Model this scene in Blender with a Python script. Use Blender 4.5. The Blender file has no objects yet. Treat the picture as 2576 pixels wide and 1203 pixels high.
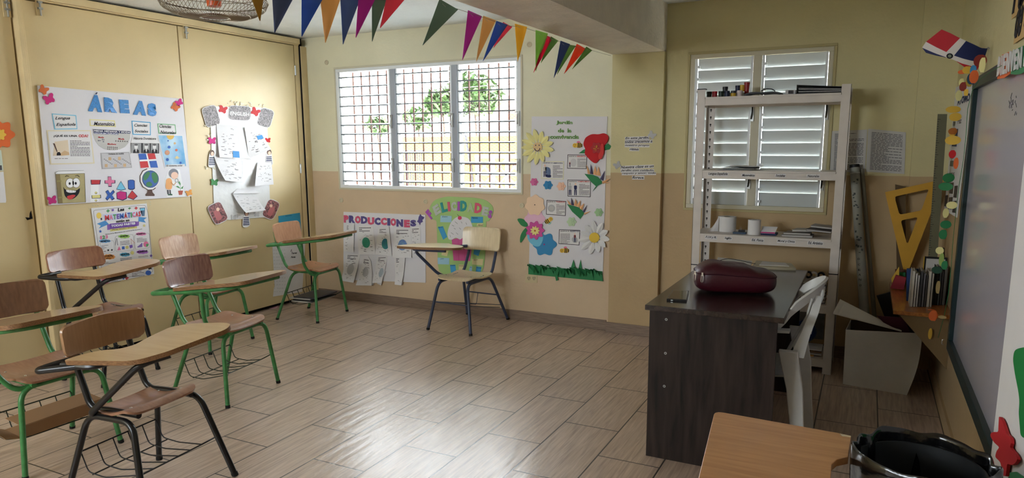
import bpy, math, random
import numpy as np
from mathutils import Vector, Matrix
random.seed(7)
S = bpy.context.scene
# ---------------------------------------------------------------- camera
CF, CYAW, CPITCH, CROLL, CPY, CH = 1763.86, 0.467878, 0.1636525, -0.00552376, 657.185, 1.5
_cy, _sy, _cp, _sp = math.cos(CYAW), math.sin(CYAW), math.cos(CPITCH), math.sin(CPITCH)
FWD = np.array([-_sy*_cp, _cy*_cp, -_sp]); _r = np.array([_cy, _sy, 0.]); _u = np.cross(_r, FWD)
RGT = math.cos(CROLL)*_r + math.sin(CROLL)*_u
UPV = -math.sin(CROLL)*_r + math.cos(CROLL)*_u
CAM = np.array([0., 0., CH])
cd = bpy.data.cameras.new('camera'); cam = bpy.data.objects.new('camera', cd); S.collection.objects.link(cam)
cam.matrix_world = Matrix(((RGT[0], UPV[0], -FWD[0], 0), (RGT[1], UPV[1], -FWD[1], 0), (RGT[2], UPV[2], -FWD[2], CH), (0, 0, 0, 1)))
cd.sensor_width = 36; cd.lens = 36*CF/2576; cd.shift_y = (CPY-601.5)/2576; cd.clip_start = .05
S.camera = cam
S.view_settings.view_transform = 'Standard'; S.view_settings.look = 'None'; S.view_settings.gamma = 1
S.view_settings.exposure = 0.22
# ---------------------------------------------------------------- daylight: bright overcast sky, entering through the windows and an added rear opening
W = bpy.data.worlds.new('sky'); S.world = W; W.use_nodes = True
wn = W.node_tree.nodes; wn.clear()
wo = wn.new('ShaderNodeOutputWorld'); wb = wn.new('ShaderNodeBackground'); W.node_tree.links.new(wb.outputs[0], wo.inputs[0])
wb.inputs[0].default_value = (.86, .95, 1.04, 1); wb.inputs[1].default_value = 26.5
def portal(name, loc, rot, sx, sy):
    l = bpy.data.lights.new(name, 'AREA'); l.shape = 'RECTANGLE'; l.size = sx; l.size_y = sy; l.cycles.is_portal = True
    o = bpy.data.objects.new(name, l); o.location = loc; o.rotation_euler = rot; S.collection.objects.link(o)
portal('daylight_window', (-3.57, 5.60, 1.66), (-math.pi/2, 0, 0), 2.2, 1.3)      # faces -Y
portal('daylight_louvers', (-.74, 5.60, 1.59), (-math.pi/2, 0, 0), 1.1, 1.2)
portal('daylight_fill_rear', (-3.6, -2.6, 2.02), (math.pi/2, 0, 0), 2.2, .66)          # faces +Y, at the opening added in the unseen rear wall
sun = bpy.data.lights.new('sun', 'SUN'); sun.energy = 60; sun.angle = math.radians(2); sun.color = (1, .96, .88)
so_ = bpy.data.objects.new('sun', sun); S.collection.objects.link(so_); so_.rotation_euler = Vector((-.35, .25, -.9)).to_track_quat('-Z', 'Y').to_euler()
# ---------------------------------------------------------------- pixel -> known plane helpers (the photograph's own geometry)
def ray(x, y): return (x-1288)/CF*RGT-(y-CPY)/CF*UPV+FWD
def P(x, y, ax, v):
    d = ray(x, y); t = (v-CAM[ax])/d[ax]; return CAM+t*d
def PY(x, y, Y): return P(x, y, 1, Y)
def PZ(x, y, Z): return P(x, y, 2, Z)
XL, YB, YC, XR = -4.90, 5.33, 5.28, .46
class Plane:
    def __init__(s, ax, v, n, u): s.ax, s.v, s.n, s.u = ax, v, np.array(n, float), np.array(u, float)
    def __call__(s, x, y, off=0.): return P(x, y, s.ax, s.v)+s.n*off
LW = Plane(0, XL, (1, 0, 0), (0, 1, 0)); BW = Plane(1, YB, (0, -1, 0), (1, 0, 0))
CW = Plane(1, YC, (0, -1, 0), (1, 0, 0)); RW = Plane(0, XR, (-1, 0, 0), (0, -1, 0))
# ---------------------------------------------------------------- materials
def lin(c):
    r = []
    for v in c[:3]:
        v = v/255.; r.append(v/12.92 if v <= .04045 else ((v+.055)/1.055)**2.4)
    return (*r, 1)
MC = {}
def mat(name, rgb, rough=.6, spec=.4, metal=0, noise=0., nscale=30, bump=0., bscale=60, trans=0, emis=None, coat=0, two=None, stretch=(1, 1, 1)):
    if name in MC: return MC[name]
    m = bpy.data.materials.new(name); m.use_nodes = True; nt = m.node_tree; b = nt.nodes['Principled BSDF']
    b.inputs['Base Color'].default_value = lin(rgb); b.inputs['Roughness'].default_value = rough
    b.inputs['Specular IOR Level'].default_value = spec; b.inputs['Metallic'].default_value = metal
    if coat: b.inputs['Coat Weight'].default_value = coat; b.inputs['Coat Roughness'].default_value = .15
    if trans: b.inputs['Transmission Weight'].default_value = trans
    tc = nt.nodes.new('ShaderNodeTexCoord'); mp = nt.nodes.new('ShaderNodeMapping'); nt.links.new(tc.outputs['Object'], mp.inputs[0]); mp.inputs['Scale'].default_value = stretch
    if noise or two:
        n = nt.nodes.new('ShaderNodeTexNoise'); n.inputs['Scale'].default_value = nscale; n.inputs['Detail'].default_value = 5
        nt.links.new(mp.outputs[0], n.inputs['Vector'])
        cr = nt.nodes.new('ShaderNodeValToRGB'); cr.color_ramp.elements[0].position = .3; cr.color_ramp.elements[1].position = .7
        c = lin(rgb); k = noise
        cr.color_ramp.elements[0].color = lin(two) if two else (c[0]*(1-k), c[1]*(1-k), c[2]*(1-k), 1)
        cr.color_ramp.elements[1].color = c if two else (min(1, c[0]*(1+k)), min(1, c[1]*(1+k)), min(1, c[2]*(1+k)), 1)
        nt.links.new(n.outputs[0], cr.inputs[0]); nt.links.new(cr.outputs[0], b.inputs['Base Color'])
    if bump:
        n2 = nt.nodes.new('ShaderNodeTexNoise'); n2.inputs['Scale'].default_value = bscale; n2.inputs['Detail'].default_value = 4
        nt.links.new(mp.outputs[0], n2.inputs['Vector'])
        bp = nt.nodes.new('ShaderNodeBump'); bp.inputs['Strength'].default_value = bump; bp.inputs['Distance'].default_value = .01
        nt.links.new(n2.outputs[0], bp.inputs['Height']); nt.links.new(bp.outputs[0], b.inputs['Normal'])
    MC[name] = m; return m
def paint2(name, upper, lower, z, bump=.35):
    """painted plaster, a second colour below height z"""
    m = bpy.data.materials.new(name); m.use_nodes = True; nt = m.node_tree; b = nt.nodes['Principled BSDF']; L = nt.links.new
    g = nt.nodes.new('ShaderNodeNewGeometry'); sx = nt.nodes.new('ShaderNodeSeparateXYZ'); L(g.outputs['Position'], sx.inputs[0])
    nz = nt.nodes.new('ShaderNodeTexNoise'); nz.inputs['Scale'].default_value = 9; L(g.outputs['Position'], nz.inputs['Vector'])
    ma = nt.nodes.new('ShaderNodeMath'); ma.operation = 'MULTIPLY_ADD'; L(nz.outputs[0], ma.inputs[0]); ma.inputs[1].default_value = .006; L(sx.outputs[2], ma.inputs[2])
    gt = nt.nodes.new('ShaderNodeMath'); gt.operation = 'GREATER_THAN'; L(ma.outputs[0], gt.inputs[0]); gt.inputs[1].default_value = z+.003
    mx = nt.nodes.new('ShaderNodeMix'); mx.data_type = 'RGBA'; L(gt.outputs[0], mx.inputs[0]); mx.inputs[6].default_value = lin(lower); mx.inputs[7].default_value = lin(upper)
    n3 = nt.nodes.new('ShaderNodeTexNoise'); n3.inputs['Scale'].default_value = 2.2; n3.inputs['Detail'].default_value = 6; L(g.outputs['Position'], n3.inputs['Vector'])
    mr = nt.nodes.new('ShaderNodeMapRange'); L(n3.outputs[0], mr.inputs[0]); mr.inputs[1].default_value = .3; mr.inputs[2].default_value = .7; mr.inputs[3].default_value = .93; mr.inputs[4].default_value = 1.05
    m2 = nt.nodes.new('ShaderNodeMix'); m2.data_type = 'RGBA'; m2.blend_type = 'MULTIPLY'; m2.inputs[0].default_value = 1; L(mx.outputs[2], m2.inputs[6]); L(mr.outputs[0], m2.inputs[7])
    L(m2.outputs[2], b.inputs['Base Color']); b.inputs['Roughness'].default_value = .55; b.inputs['Specular IOR Level'].default_value = .3
    n2 = nt.nodes.new('ShaderNodeTexNoise'); n2.inputs['Scale'].default_value = 45; n2.inputs['Detail'].default_value = 6; L(g.outputs['Position'], n2.inputs['Vector'])
    bp = nt.nodes.new('ShaderNodeBump'); bp.inputs['Strength'].default_value = bump; bp.inputs['Distance'].default_value = .006; L(n2.outputs[0], bp.inputs['Height']); L(bp.outputs[0], b.inputs['Normal'])
    return m
def wood(name, a, b_, rough=.35, axis=0, scale=7, stretch=14, coat=0, spec=.4):
    m = bpy.data.materials.new(name); m.use_nodes = True; nt = m.node_tree; b = nt.nodes['Principled BSDF']; L = nt.links.new
    tc = nt.nodes.new('ShaderNodeTexCoord'); mp = nt.nodes.new('ShaderNodeMapping'); L(tc.outputs['Object'], mp.inputs[0])
    s = [stretch]*3; s[axis] = 1; mp.inputs['Scale'].default_value = s
    n = nt.nodes.new('ShaderNodeTexNoise'); n.inputs['Scale'].default_value = scale*1.6; n.inputs['Detail'].default_value = 8; n.inputs['Distortion'].default_value = .35; L(mp.outputs[0], n.inputs['Vector'])
    cr = nt.nodes.new('ShaderNodeValToRGB'); cr.color_ramp.elements[0].position = .28; cr.color_ramp.elements[1].position = .72
    cr.color_ramp.elements[0].color = lin(a); cr.color_ramp.elements[1].color = lin(b_); L(n.outputs[0], cr.inputs[0]); L(cr.outputs[0], b.inputs['Base Color'])
    b.inputs['Roughness'].default_value = rough; b.inputs['Specular IOR Level'].default_value = spec
    if coat: b.inputs['Coat Weight'].default_value = coat; b.inputs['Coat Roughness'].default_value = .12
    return m
def floor_mat():
    m = bpy.data.materials.new('wood_look_tile'); m.use_nodes = True; nt = m.node_tree; b = nt.nodes['Principled BSDF']; L = nt.links.new
    g = nt.nodes.new('ShaderNodeNewGeometry'); sx = nt.nodes.new('ShaderNodeSeparateXYZ'); L(g.outputs['Position'], sx.inputs[0])
    def add(o, v):
        a = nt.nodes.new('ShaderNodeMath'); a.operation = 'ADD'; L(o, a.inputs[0]); a.inputs[1].default_value = v; return a.outputs[0]
    u = add(sx.outputs[1], -3.07-.3215+.643*20); v = add(sx.outputs[0], 1.70+.3066*40)
    cb = nt.nodes.new('ShaderNodeCombineXYZ'); L(u, cb.inputs[0]); L(v, cb.inputs[1])
    br = nt.nodes.new('ShaderNodeTexBrick'); L(cb.outputs[0], br.inputs['Vector']); br.inputs['Scale'].default_value = 1
    br.inputs['Brick Width'].default_value = .643; br.inputs['Row Height'].default_value = .3066; br.inputs['Mortar Size'].default_value = .0036; br.inputs['Mortar Smooth'].default_value = .1
    br.offset = .5; br.offset_frequency = 2; br.inputs['Bias'].default_value = 0
    br.inputs['Color1'].default_value = (0, 0, 0, 1); br.inputs['Color2'].default_value = (1, 1, 1, 1)
    # grain, stretched along the tile and different in every tile
    vm = nt.nodes.new('ShaderNodeVectorMath'); vm.operation = 'MULTIPLY'; L(cb.outputs[0], vm.inputs[0]); vm.inputs[1].default_value = (2.4, 38, 1)
    va = nt.nodes.new('ShaderNodeVectorMath'); va.operation = 'MULTIPLY_ADD'; L(br.outputs['Color'], va.inputs[0]); va.inputs[1].default_value = (13, 7, 3); L(vm.outputs[0], va.inputs[2])
    n = nt.nodes.new('ShaderNodeTexNoise'); n.inputs['Scale'].default_value = 2.0; n.inputs['Detail'].default_value = 8; n.inputs['Distortion'].default_value = .5; L(va.outputs[0], n.inputs['Vector'])
    cr = nt.nodes.new('ShaderNodeValToRGB'); e = cr.color_ramp.elements; e[0].position = .25; e[1].position = .75; e[0].color = lin((156, 133, 116)); e[1].color = lin((212, 188, 168)); L(n.outputs[0], cr.inputs[0])
    mx = nt.nodes.new('ShaderNodeMix'); mx.data_type = 'RGBA'; L(br.outputs['Fac'], mx.inputs[0]); L(cr.outputs[0], mx.inputs[6]); mx.inputs[7].default_value = lin((40, 32, 27))
    L(mx.outputs[2], b.inputs['Base Color'])
    # slight waves in the glaze, soft gloss
    v2 = nt.nodes.new('ShaderNodeVectorMath'); v2.operation = 'MULTIPLY'; L(cb.outputs[0], v2.inputs[0]); v2.inputs[1].default_value = (2.2, 13, 1)
    v3 = nt.nodes.new('ShaderNodeVectorMath'); v3.operation = 'MULTIPLY_ADD'; L(br.outputs['Color'], v3.inputs[0]); v3.inputs[1].default_value = (5, 9, 3); L(v2.outputs[0], v3.inputs[2])
    n2 = nt.nodes.new('ShaderNodeTexNoise'); n2.inputs['Scale'].default_value = 1.5; n2.inputs['Detail'].default_value = 2; L(v3.outputs[0], n2.inputs['Vector'])
    inv = nt.nodes.new('ShaderNodeMath'); inv.operation = 'MULTIPLY_ADD'; L(br.outputs['Fac'], inv.inputs[0]); inv.inputs[1].default_value = -.6; L(n2.outputs[0], inv.inputs[2])
    bp = nt.nodes.new('ShaderNodeBump'); bp.inputs['Strength'].default_value = .5; bp.inputs['Distance'].default_value = .008; L(inv.outputs[0], bp.inputs['Height']); L(bp.outputs[0], b.inputs['Normal'])
    b.inputs['Roughness'].default_value = .42; b.inputs['Specular IOR Level'].default_value = .8; b.inputs['Coat Weight'].default_value = .7; b.inputs['Coat Roughness'].default_value = .27; L(bp.outputs[0], b.inputs['Coat Normal'])
    return m
# ---------------------------------------------------------------- mesh builder
TXT = {}
def text_geo(s, bold=0.):
    k = (s, bold)
    if k not in TXT:
        c = bpy.data.curves.new('t', 'FONT'); c.body = s; c.size = 1; c.resolution_u = 2; c.offset = bold; c.fill_mode = 'FRONT'
        o = bpy.data.objects.new('t', c); me = bpy.data.meshes.new_from_object(o)
        V = [tuple(v.co) for v in me.vertices]; F = [tuple(p.vertices) for p in me.polygons]
        E = {}
        for f in F:
            for i in range(len(f)):
                e = (f[i], f[(i+1) % len(f)]); E[e] = 1
        rim = [e for e in E if (e[1], e[0]) not in E]
        bpy.data.objects.remove(o); bpy.data.curves.remove(c); bpy.data.meshes.remove(me)
        TXT[k] = (V, F, rim)
    return TXT[k]
class MB:
    def __init__(s): s.V = []; s.F = []; s.I = []; s.mats = []
    def mi(s, m):
        if m not in s.mats: s.mats.append(m)
        return s.mats.index(m)
    def add(s, V, F, m):
        o = len(s.V); s.V += [tuple(map(float, v)) for v in V]; k = s.mi(m)
        for f in F: s.F.append(tuple(i+o for i in f)); s.I.append(k)
        return s
    def box(s, x0, x1, y0, y1, z0, z1, m):
        V = [(x, y, z) for z in (z0, z1) for y in (y0, y1) for x in (x0, x1)]
        return s.add(V, [(0, 2, 3, 1), (4, 5, 7, 6), (0, 1, 5, 4), (2, 6, 7, 3), (0, 4, 6, 2), (1, 3, 7, 5)], m)
    def hexa(s, a, b, c, d, t, m):
        """slab: quad a b c d and its copy shifted by vector t"""
        a, b, c, d, t = map(np.array, (a, b, c, d, t))
        V = [a, b, c, d, a+t, b+t, c+t, d+t]
        return s.add(V, [(3, 2, 1, 0), (4, 5, 6, 7), (0, 1, 5, 4), (1, 2, 6, 5), (2, 3, 7, 6), (3, 0, 4, 7)], m)
    def prism(s, pts, t, m):
        pts = [np.array(p, float) for p in pts]; t = np.array(t, float); n = len(pts)
        nn = sum((np.cross(pts[i]-pts[0], pts[(i+1) % n]-pts[0]) for i in range(n)), np.zeros(3))
        if nn@t < 0: pts = pts[::-1]
        V = pts+[p+t for p in pts]
        F = [tuple(range(n-1, -1, -1)), tuple(range(n, 2*n))]+[(i, (i+1) % n, n+(i+1) % n, n+i) for i in range(n)]
        return s.add(V, F, m)
    def tube(s, path, r, m, n=8, closed=False, caps=True):
        p = [np.array(q, float) for q in path]; N = len(p); R = r if hasattr(r, '__len__') else [r]*N
        T = []
        for i in range(N):
            a = p[(i-1) % N] if (closed or i > 0) else p[i]; b = p[(i+1) % N] if (closed or i < N-1) else p[i]
            d = b-a; T.append(d/(np.linalg.norm(d)+1e-12))
        ref = np.array([0, 0, 1.]) if abs(T[0][2]) < .9 else np.array([1., 0, 0])
        u = np.cross(T[0], ref); u /= np.linalg.norm(u); V = []
        for i in range(N):
            u = u-T[i]*(u@T[i]); u /= np.linalg.norm(u)+1e-12; w = np.cross(T[i], u)
            for k in range(n):
                a = 2*math.pi*k/n; V.append(p[i]+R[i]*(math.cos(a)*u+math.sin(a)*w))
        F = [(i*n+k, i*n+(k+1) % n, ((i+1) % N)*n+(k+1) % n, ((i+1) % N)*n+k) for i in range(N if closed else N-1) for k in range(n)]
        if caps and not closed: F += [tuple(range(n-1, -1, -1)), tuple((N-1)*n+k for k in range(n))]
        return s.add(V, F, m)
    def lathe(s, prof, c, m, n=24, ax=2, a0=0, a1=2*math.pi):
        full = abs(a1-a0-2*math.pi) < 1e-6; K = n if full else n+1; V = []
        for r, h in prof:
            for k in range(K):
                a = a0+(a1-a0)*k/n; q = [r*math.cos(a), r*math.sin(a), h]
                if ax == 0: q = [q[2], q[0], q[1]]
                if ax == 1: q = [q[1], q[2], q[0]]
                V.append(np.array(q)+np.array(c))
        F = []
        for i in range(len(prof)-1):
            for k in range(n):
                k2 = (k+1) % K; F.append((i*K+k, i*K+k2, (i+1)*K+k2, (i+1)*K+k))
        return s.add(V, F, m)
    def sphere(s, c, r, m, n=8, k=6, sc=(1, 1, 1)):
        V = []; F = []
        for i in range(k+1):
            t = math.pi*i/k
            for j in range(n):
                a = 2*math.pi*j/n; V.append(np.array(c)+r*np.array([math.sin(t)*math.cos(a)*sc[0], math.sin(t)*math.sin(a)*sc[1], math.cos(t)*sc[2]]))
        for i in range(k):
            for j in range(n): F.append((i*n+j, (i+1)*n+j, (i+1)*n+(j+1) % n, i*n+(j+1) % n))
        return s.add(V, F, m)
    def sheet(s, fn, nu, nv, th, m):
        """fn(u,v)->point; thin closed shell of thickness th along the local normal"""
        G = [[np.array(fn(i/nu, j/nv), float) for j in range(nv+1)] for i in range(nu+1)]
        V = []
        for i in range(nu+1):
            for j in range(nv+1): V.append(G[i][j])
        for i in range(nu+1):
            for j in range(nv+1):
                a = G[min(i+1, nu)][j]-G[max(i-1, 0)][j]; b = G[i][min(j+1, nv)]-G[i][max(j-1, 0)]; q = np.cross(a, b); V.append(G[i][j]-q/(np.linalg.norm(q)+1e-12)*th)
        K = nv+1; O = (nu+1)*K; F = []
        for i in range(nu):
            for j in range(nv):
                a, b, c, d = i*K+j, (i+1)*K+j, (i+1)*K+j+1, i*K+j+1; F += [(a, b, c, d), (O+d, O+c, O+b, O+a)]
        for i in range(nu): F += [(i*K, O+i*K, O+(i+1)*K, (i+1)*K), ((i+1)*K+nv, O+(i+1)*K+nv, O+i*K+nv, i*K+nv)]
        for j in range(nv): F += [(j+1, O+j+1, O+j, j), (nu*K+j, O+nu*K+j, O+nu*K+j+1, nu*K+j+1)]
        return s.add(V, F, m)
    def text(s, st, bl, br, tl, m, t=None, bold=0., shear=0.):
        """lettering fitted into the parallelogram bottom-left, bottom-right, top-left; t = thickness vector"""
        V, F, rim = text_geo(st, bold)
        V = [(x+shear*y, y) for x, y, z in V]
        x0 = min(v[0] for v in V); x1 = max(v[0] for v in V); y0 = min(v[1] for v in V); y1 = max(v[1] for v in V)
        bl, br, tl = map(np.array, (bl, br, tl)); U = (br-bl)/(x1-x0); Y = (tl-bl)/(y1-y0)
        Q = [bl+U*(x-x0)+Y*(y-y0) for x, y in V]
        if t is None: return s.add(Q, F, m)
        t = np.array(t); n = len(Q); Q2 = [q+t for q in Q]
        return s.add(Q+Q2, [tuple(i+n for i in f) for f in F]+[(a, b, b+n, a+n) for a, b in rim], m)
    def build(s, name, parent=None, local=False, bevel=0, sharp=40, loc=None):
        V = np.array(s.V) if s.V else np.zeros((0, 3))
        if parent is not None and not local:
            L, a = FR[parent.name]; V = V-np.array(L); c, sn = math.cos(-a), math.sin(-a)
            V = np.stack([V[:, 0]*c-V[:, 1]*sn, V[:, 0]*sn+V[:, 1]*c, V[:, 2]], 1)
        if parent is None and loc is None and not local:
            loc = ((V[:, 0].min()+V[:, 0].max())/2, (V[:, 1].min()+V[:, 1].max())/2, V[:, 2].min())
        if parent is None and not local: V = V-np.array(loc)
        me = bpy.data.meshes.new(name); me.from_pydata([tuple(v) for v in V], [], s.F); me.polygons.foreach_set('material_index', s.I)
        for m in s.mats: me.materials.append(m)
        me.polygons.foreach_set('use_smooth', [True]*len(me.polygons)); me.update()
        try: me.set_sharp_from_angle(angle=math.radians(sharp))
        except Exception: pass
        o = bpy.data.objects.new(name, me); S.collection.objects.link(o)
        if parent is not None: o.parent = parent; FR[o.name] = FR[parent.name]
        elif not local: o.location = loc; FR[o.name] = (tuple(loc), 0.)
        if bevel:
            b = o.modifiers.new('bevel', 'BEVEL'); b.width = bevel; b.segments = 2; b.limit_method = 'ANGLE'; b.angle_limit = math.radians(50)
        return o
FR = {}
def thing(name, label, cat, loc, rz=0., group=None):
    o = bpy.data.objects.new(name, None); S.collection.objects.link(o); o.empty_display_size = .1
    o.location = loc; o.rotation_euler = (0, 0, rz); FR[o.name] = (tuple(float(v) for v in loc), rz); o['label'] = label; o['category'] = cat
    if group: o['group'] = group
    return o
def tag(o, label, cat, group=None, kind=None):
    o['label'] = label; o['category'] = cat
    if group: o['group'] = group
    if kind: o['kind'] = kind
    return o
def struct(o, label=None, cat=None):
    o['kind'] = 'structure'
    if label: o['label'] = label
    if cat: o['category'] = cat
    return o
def rnd(path, r=.05, n=5, closed=False):
    """round the corners of a polyline"""
    p = [np.array(q, float) for q in path]; out = []; N = len(p)
    for i in range(N):
        if not closed and i in (0, N-1): out.append(p[i]); continue
        a, b, c = p[(i-1) % N], p[i], p[(i+1) % N]
        la, lc = np.linalg.norm(a-b), np.linalg.norm(c-b); rr = min(r, la*.48, lc*.48)
        q0 = b+(a-b)/la*rr; q1 = b+(c-b)/lc*rr
        for k in range(n+1):
            t = k/n; out.append((1-t)**2*q0+2*t*(1-t)*b+t*t*q1)
    return out
def px2(pl, pts, off=0.): return [pl(x, y, off) for x, y in pts]
def circ(cx, cy, rx, ry, n=20, a0=0.): return [(cx+rx*math.cos(a0+2*math.pi*k/n), cy+ry*math.sin(a0+2*math.pi*k/n)) for k in range(n)]
# ================================================================ the room
CEIL = 2.52
M_wall = paint2('wall_paint', (226, 222, 194), (211, 187, 156), 1.262)
M_wall_dim = paint2('wall_paint_dim', (210, 200, 152), (190, 164, 124), 1.285)  # same paint darkened and yellowed: the dimmer right side put into the colour
M_ceil = mat('ceiling_plaster', (236, 238, 236), .75, .2, bump=.5, bscale=25, noise=.04, nscale=3)
M_beam = mat('beam_plaster', (236, 228, 212), .7, .2, bump=.8, bscale=40, noise=.06, nscale=8)
M_floor = floor_mat()
M_base = wood('baseboard_tile', (118, 98, 84), (150, 130, 112), .4, axis=0, scale=6)
M_door = mat('door_paint', (213, 192, 146), .42, .45, noise=.05, nscale=2.5, bump=.12, bscale=12)
M_trim = mat('trim_paint', (216, 194, 148), .45, .4, noise=.08, nscale=6, bump=.15, bscale=30)
M_gap = mat('dark_gap', (28, 26, 30), .9, .1)
M_white = mat('white_enamel', (232, 236, 238), .4, .4)
M_slat = mat('white_slat', (206, 212, 212), .4, .5)
M_alu = mat('aluminium', (170, 172, 170), .35, .5, metal=.8)
M_dark = mat('dark_metal', (30, 30, 32), .5, .4, metal=.4)

b = MB(); b.box(-7.3, .7, -2.8, 5.5, -.12, 0, M_floor); struct(b.build('floor'))
b = MB(); b.box(-7.3, .7, -2.8, 5.5, CEIL, CEIL+.12, M_ceil); struct(b.build('ceiling'))
def wall_holes(name, m, axis, v0, v1, a0, a1, z0, z1, holes):
    """wall slab between v0..v1 on `axis`, running a0..a1, with rectangular holes (h0,h1,hz0,hz1)"""
    b = MB(); cur = a0
    def put(p, q, r, s_):
        if axis == 1: b.box(p, q, v0, v1, r, s_, m)
        else: b.box(v0, v1, p, q, r, s_, m)
    for h0, h1, hz0, hz1 in sorted(holes):
        put(cur, h0, z0, z1); put(h0, h1, z0, hz0); put(h0, h1, hz1, z1); cur = h1
    put(cur, a1, z0, z1); return struct(b.build(name))
W1 = (-4.545, -2.60, 1.105, 2.215); W2 = (-1.215, -.26, 1.028, 2.145)
M_wallb = M_wall
wb1 = MB()
def wall_back():
    b = MB(); y0, y1 = YB, YB+.16
    b.box(-5.2, W1[0], y0, y1, 0, CEIL, M_wall); b.box(W1[0], W1[1], y0, y1, 0, W1[2], M_wall); b.box(W1[0], W1[1], y0, y1, W1[3], CEIL, M_wall)
    b.box(W1[1], -1.6, y0, y1, 0, CEIL, M_wall)
    b.box(-1.6, W2[0], y0, y1, 0, CEIL, M_wall_dim); b.box(W2[0], W2[1], y0, y1, 0, W2[2], M_wall_dim); b.box(W2[0], W2[1], y0, y1, W2[3], CEIL, M_wall_dim); b.box(W2[1], XR+.2, y0, y1, 0, CEIL, M_wall_dim)
    return struct(b.build('wall_back'))
wall_back()
b = MB(); b.box(-1.80, -1.40, YC, YB+.02, 0, 2.19, M_wall_dim); struct(b.build('wall_pillar'))
b = MB(); b.box(.245, XR+.02, YB-.04, YB+.02, 0, CEIL, M_wall_dim); struct(b.build('wall_corner_pier'))
b = MB(); b.box(XR, XR+.16, -2.7, YB+.16, 0, CEIL, M_wall_dim); struct(b.build('wall_right'))
wall_holes('wall_behind', M_wall, 1, -2.66, -2.5, -5.2, .7, 0, CEIL, [(-4.7, -2.5, 1.7, 2.35)])  # opening added out of view, placed and sized for its fill light
b = MB(); b.box(-1.80, -1.40, -2.5, YB+.02, 2.178, CEIL+.02, M_beam); struct(b.build('ceiling_beam'))
# left side: folding wooden partition on a dark backing wall
b = MB(); b.box(-5.2, -4.95, -2.6, YB, 0, CEIL, M_gap); struct(b.build('wall_left'))
def yz(px, py): q = LW(px, py); return q[1], q[2]
yseam = (yz(449, 64)[0]+yz(492, 690)[0])/2
ypost0, ypost1 = yz(62, 300)[0], yz(82.3, 300)[0]
yend = yz(753, 400)[0]
def panel(n, y0, y1, label):
    d = MB().box(XL-.05, XL, y0, y1, .035, 2.437, M_door).build('door_%d' % n, bevel=.003); struct(d); return d
d1 = panel(1, .35, ypost0-.012, ''); d2 = panel(2, ypost1+.012, yseam-.004, ''); d3 = panel(3, yseam+.004, yend, ''); d0 = panel(4, -2.5, .33, '')
b = MB(); b.box(XL-.05, XL+.05, ypost0, ypost1-.02, 0, CEIL, M_trim); b.box(XL-.04, XL+.03, ypost1-.02, ypost1, 0, CEIL, M_trim); struct(b.build('trim_1', bevel=.004))
b = MB(); b.box(XL-.05, XL+.035, -2.5, yend+.055, 2.452, 2.50, M_trim); b.box(XL-.05, XL+.02, -2.5, yend+.055, 2.443, 2.452, M_trim); struct(b.build('trim_2', bevel=.003))
b = MB(); b.box(XL-.05, XL-.005, yend+.012, yend+.075, 0, 2.45, M_trim); b.box(XL-.05, XL+.012, yend+.085, YB, 0, 2.44, M_trim); b.box(XL-.04, XL+.004, yend+.075, yend+.085, 0, 2.44, M_gap); struct(b.build('trim_3', bevel=.003))
# latches, hinges, hole in the left door
def latch(px, py, par, h=.12):
    y, z = yz(px, py); b = MB(); b.box(XL, XL+.004, y-.022, y+.022, z-h/2, z+h/2, M_trim)
    b.tube([(XL+.012, y, z-h/2), (XL+.012, y, z+h/2+.03)], .006, M_alu); b.box(XL+.003, XL+.02, y-.014, y+.014, z-.02, z-.008, M_alu); b.box(XL+.003, XL+.02, y-.014, y+.014, z+.02, z+.032, M_alu)
    b.build('latch', par)
latch(16, 18, d1); latch(98, 16, d2); latch(466, 78, d3)
for (px, py) in ((746, 178), (757, 424)):
    y, z = yz(px, py); b = MB(); b.tube([(XL+.006, yend+.006, z-.045), (XL+.006, yend+.006, z+.045)], .008, M_alu); b.box(XL, XL+.003, yend-.02, yend+.03, z-.04, z+.04, M_trim); b.build('hinge', d3)
y, z = yz(75, 542); MB().prism([(XL+.001, y-.03, z-.01), (XL+.001, y-.005, z-.015), (XL+.001, y+.0, z+.012), (XL+.001, y+.01, z+.03), (XL+.001, y+.014, z-.022), (XL+.001, y-.02, z-.03)], (.002, 0, 0), M_gap).build('hole', d1)
# baseboards
b = MB(); b.box(-4.88, -1.83, YB-.012, YB, 0, .085, M_base); struct(b.build('baseboard_back', bevel=.002))
b = MB(); b.box(-1.815, -1.388, YC-.012, YC, 0, .085, M_base); b.box(-1.40, -1.388, YC, YB, 0, .085, M_base); struct(b.build('baseboard_pillar', bevel=.002))
b = MB(); b.box(-1.388, .24, YB-.012, YB, 0, .085, M_base); struct(b.build('baseboard_window'))
b = MB(); b.box(XR-.012, XR, -2.4, YB-.04, 0, .085, mat('base_plain', (186, 160, 120), .6, .3)); struct(b.build('baseboard_right'))
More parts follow.
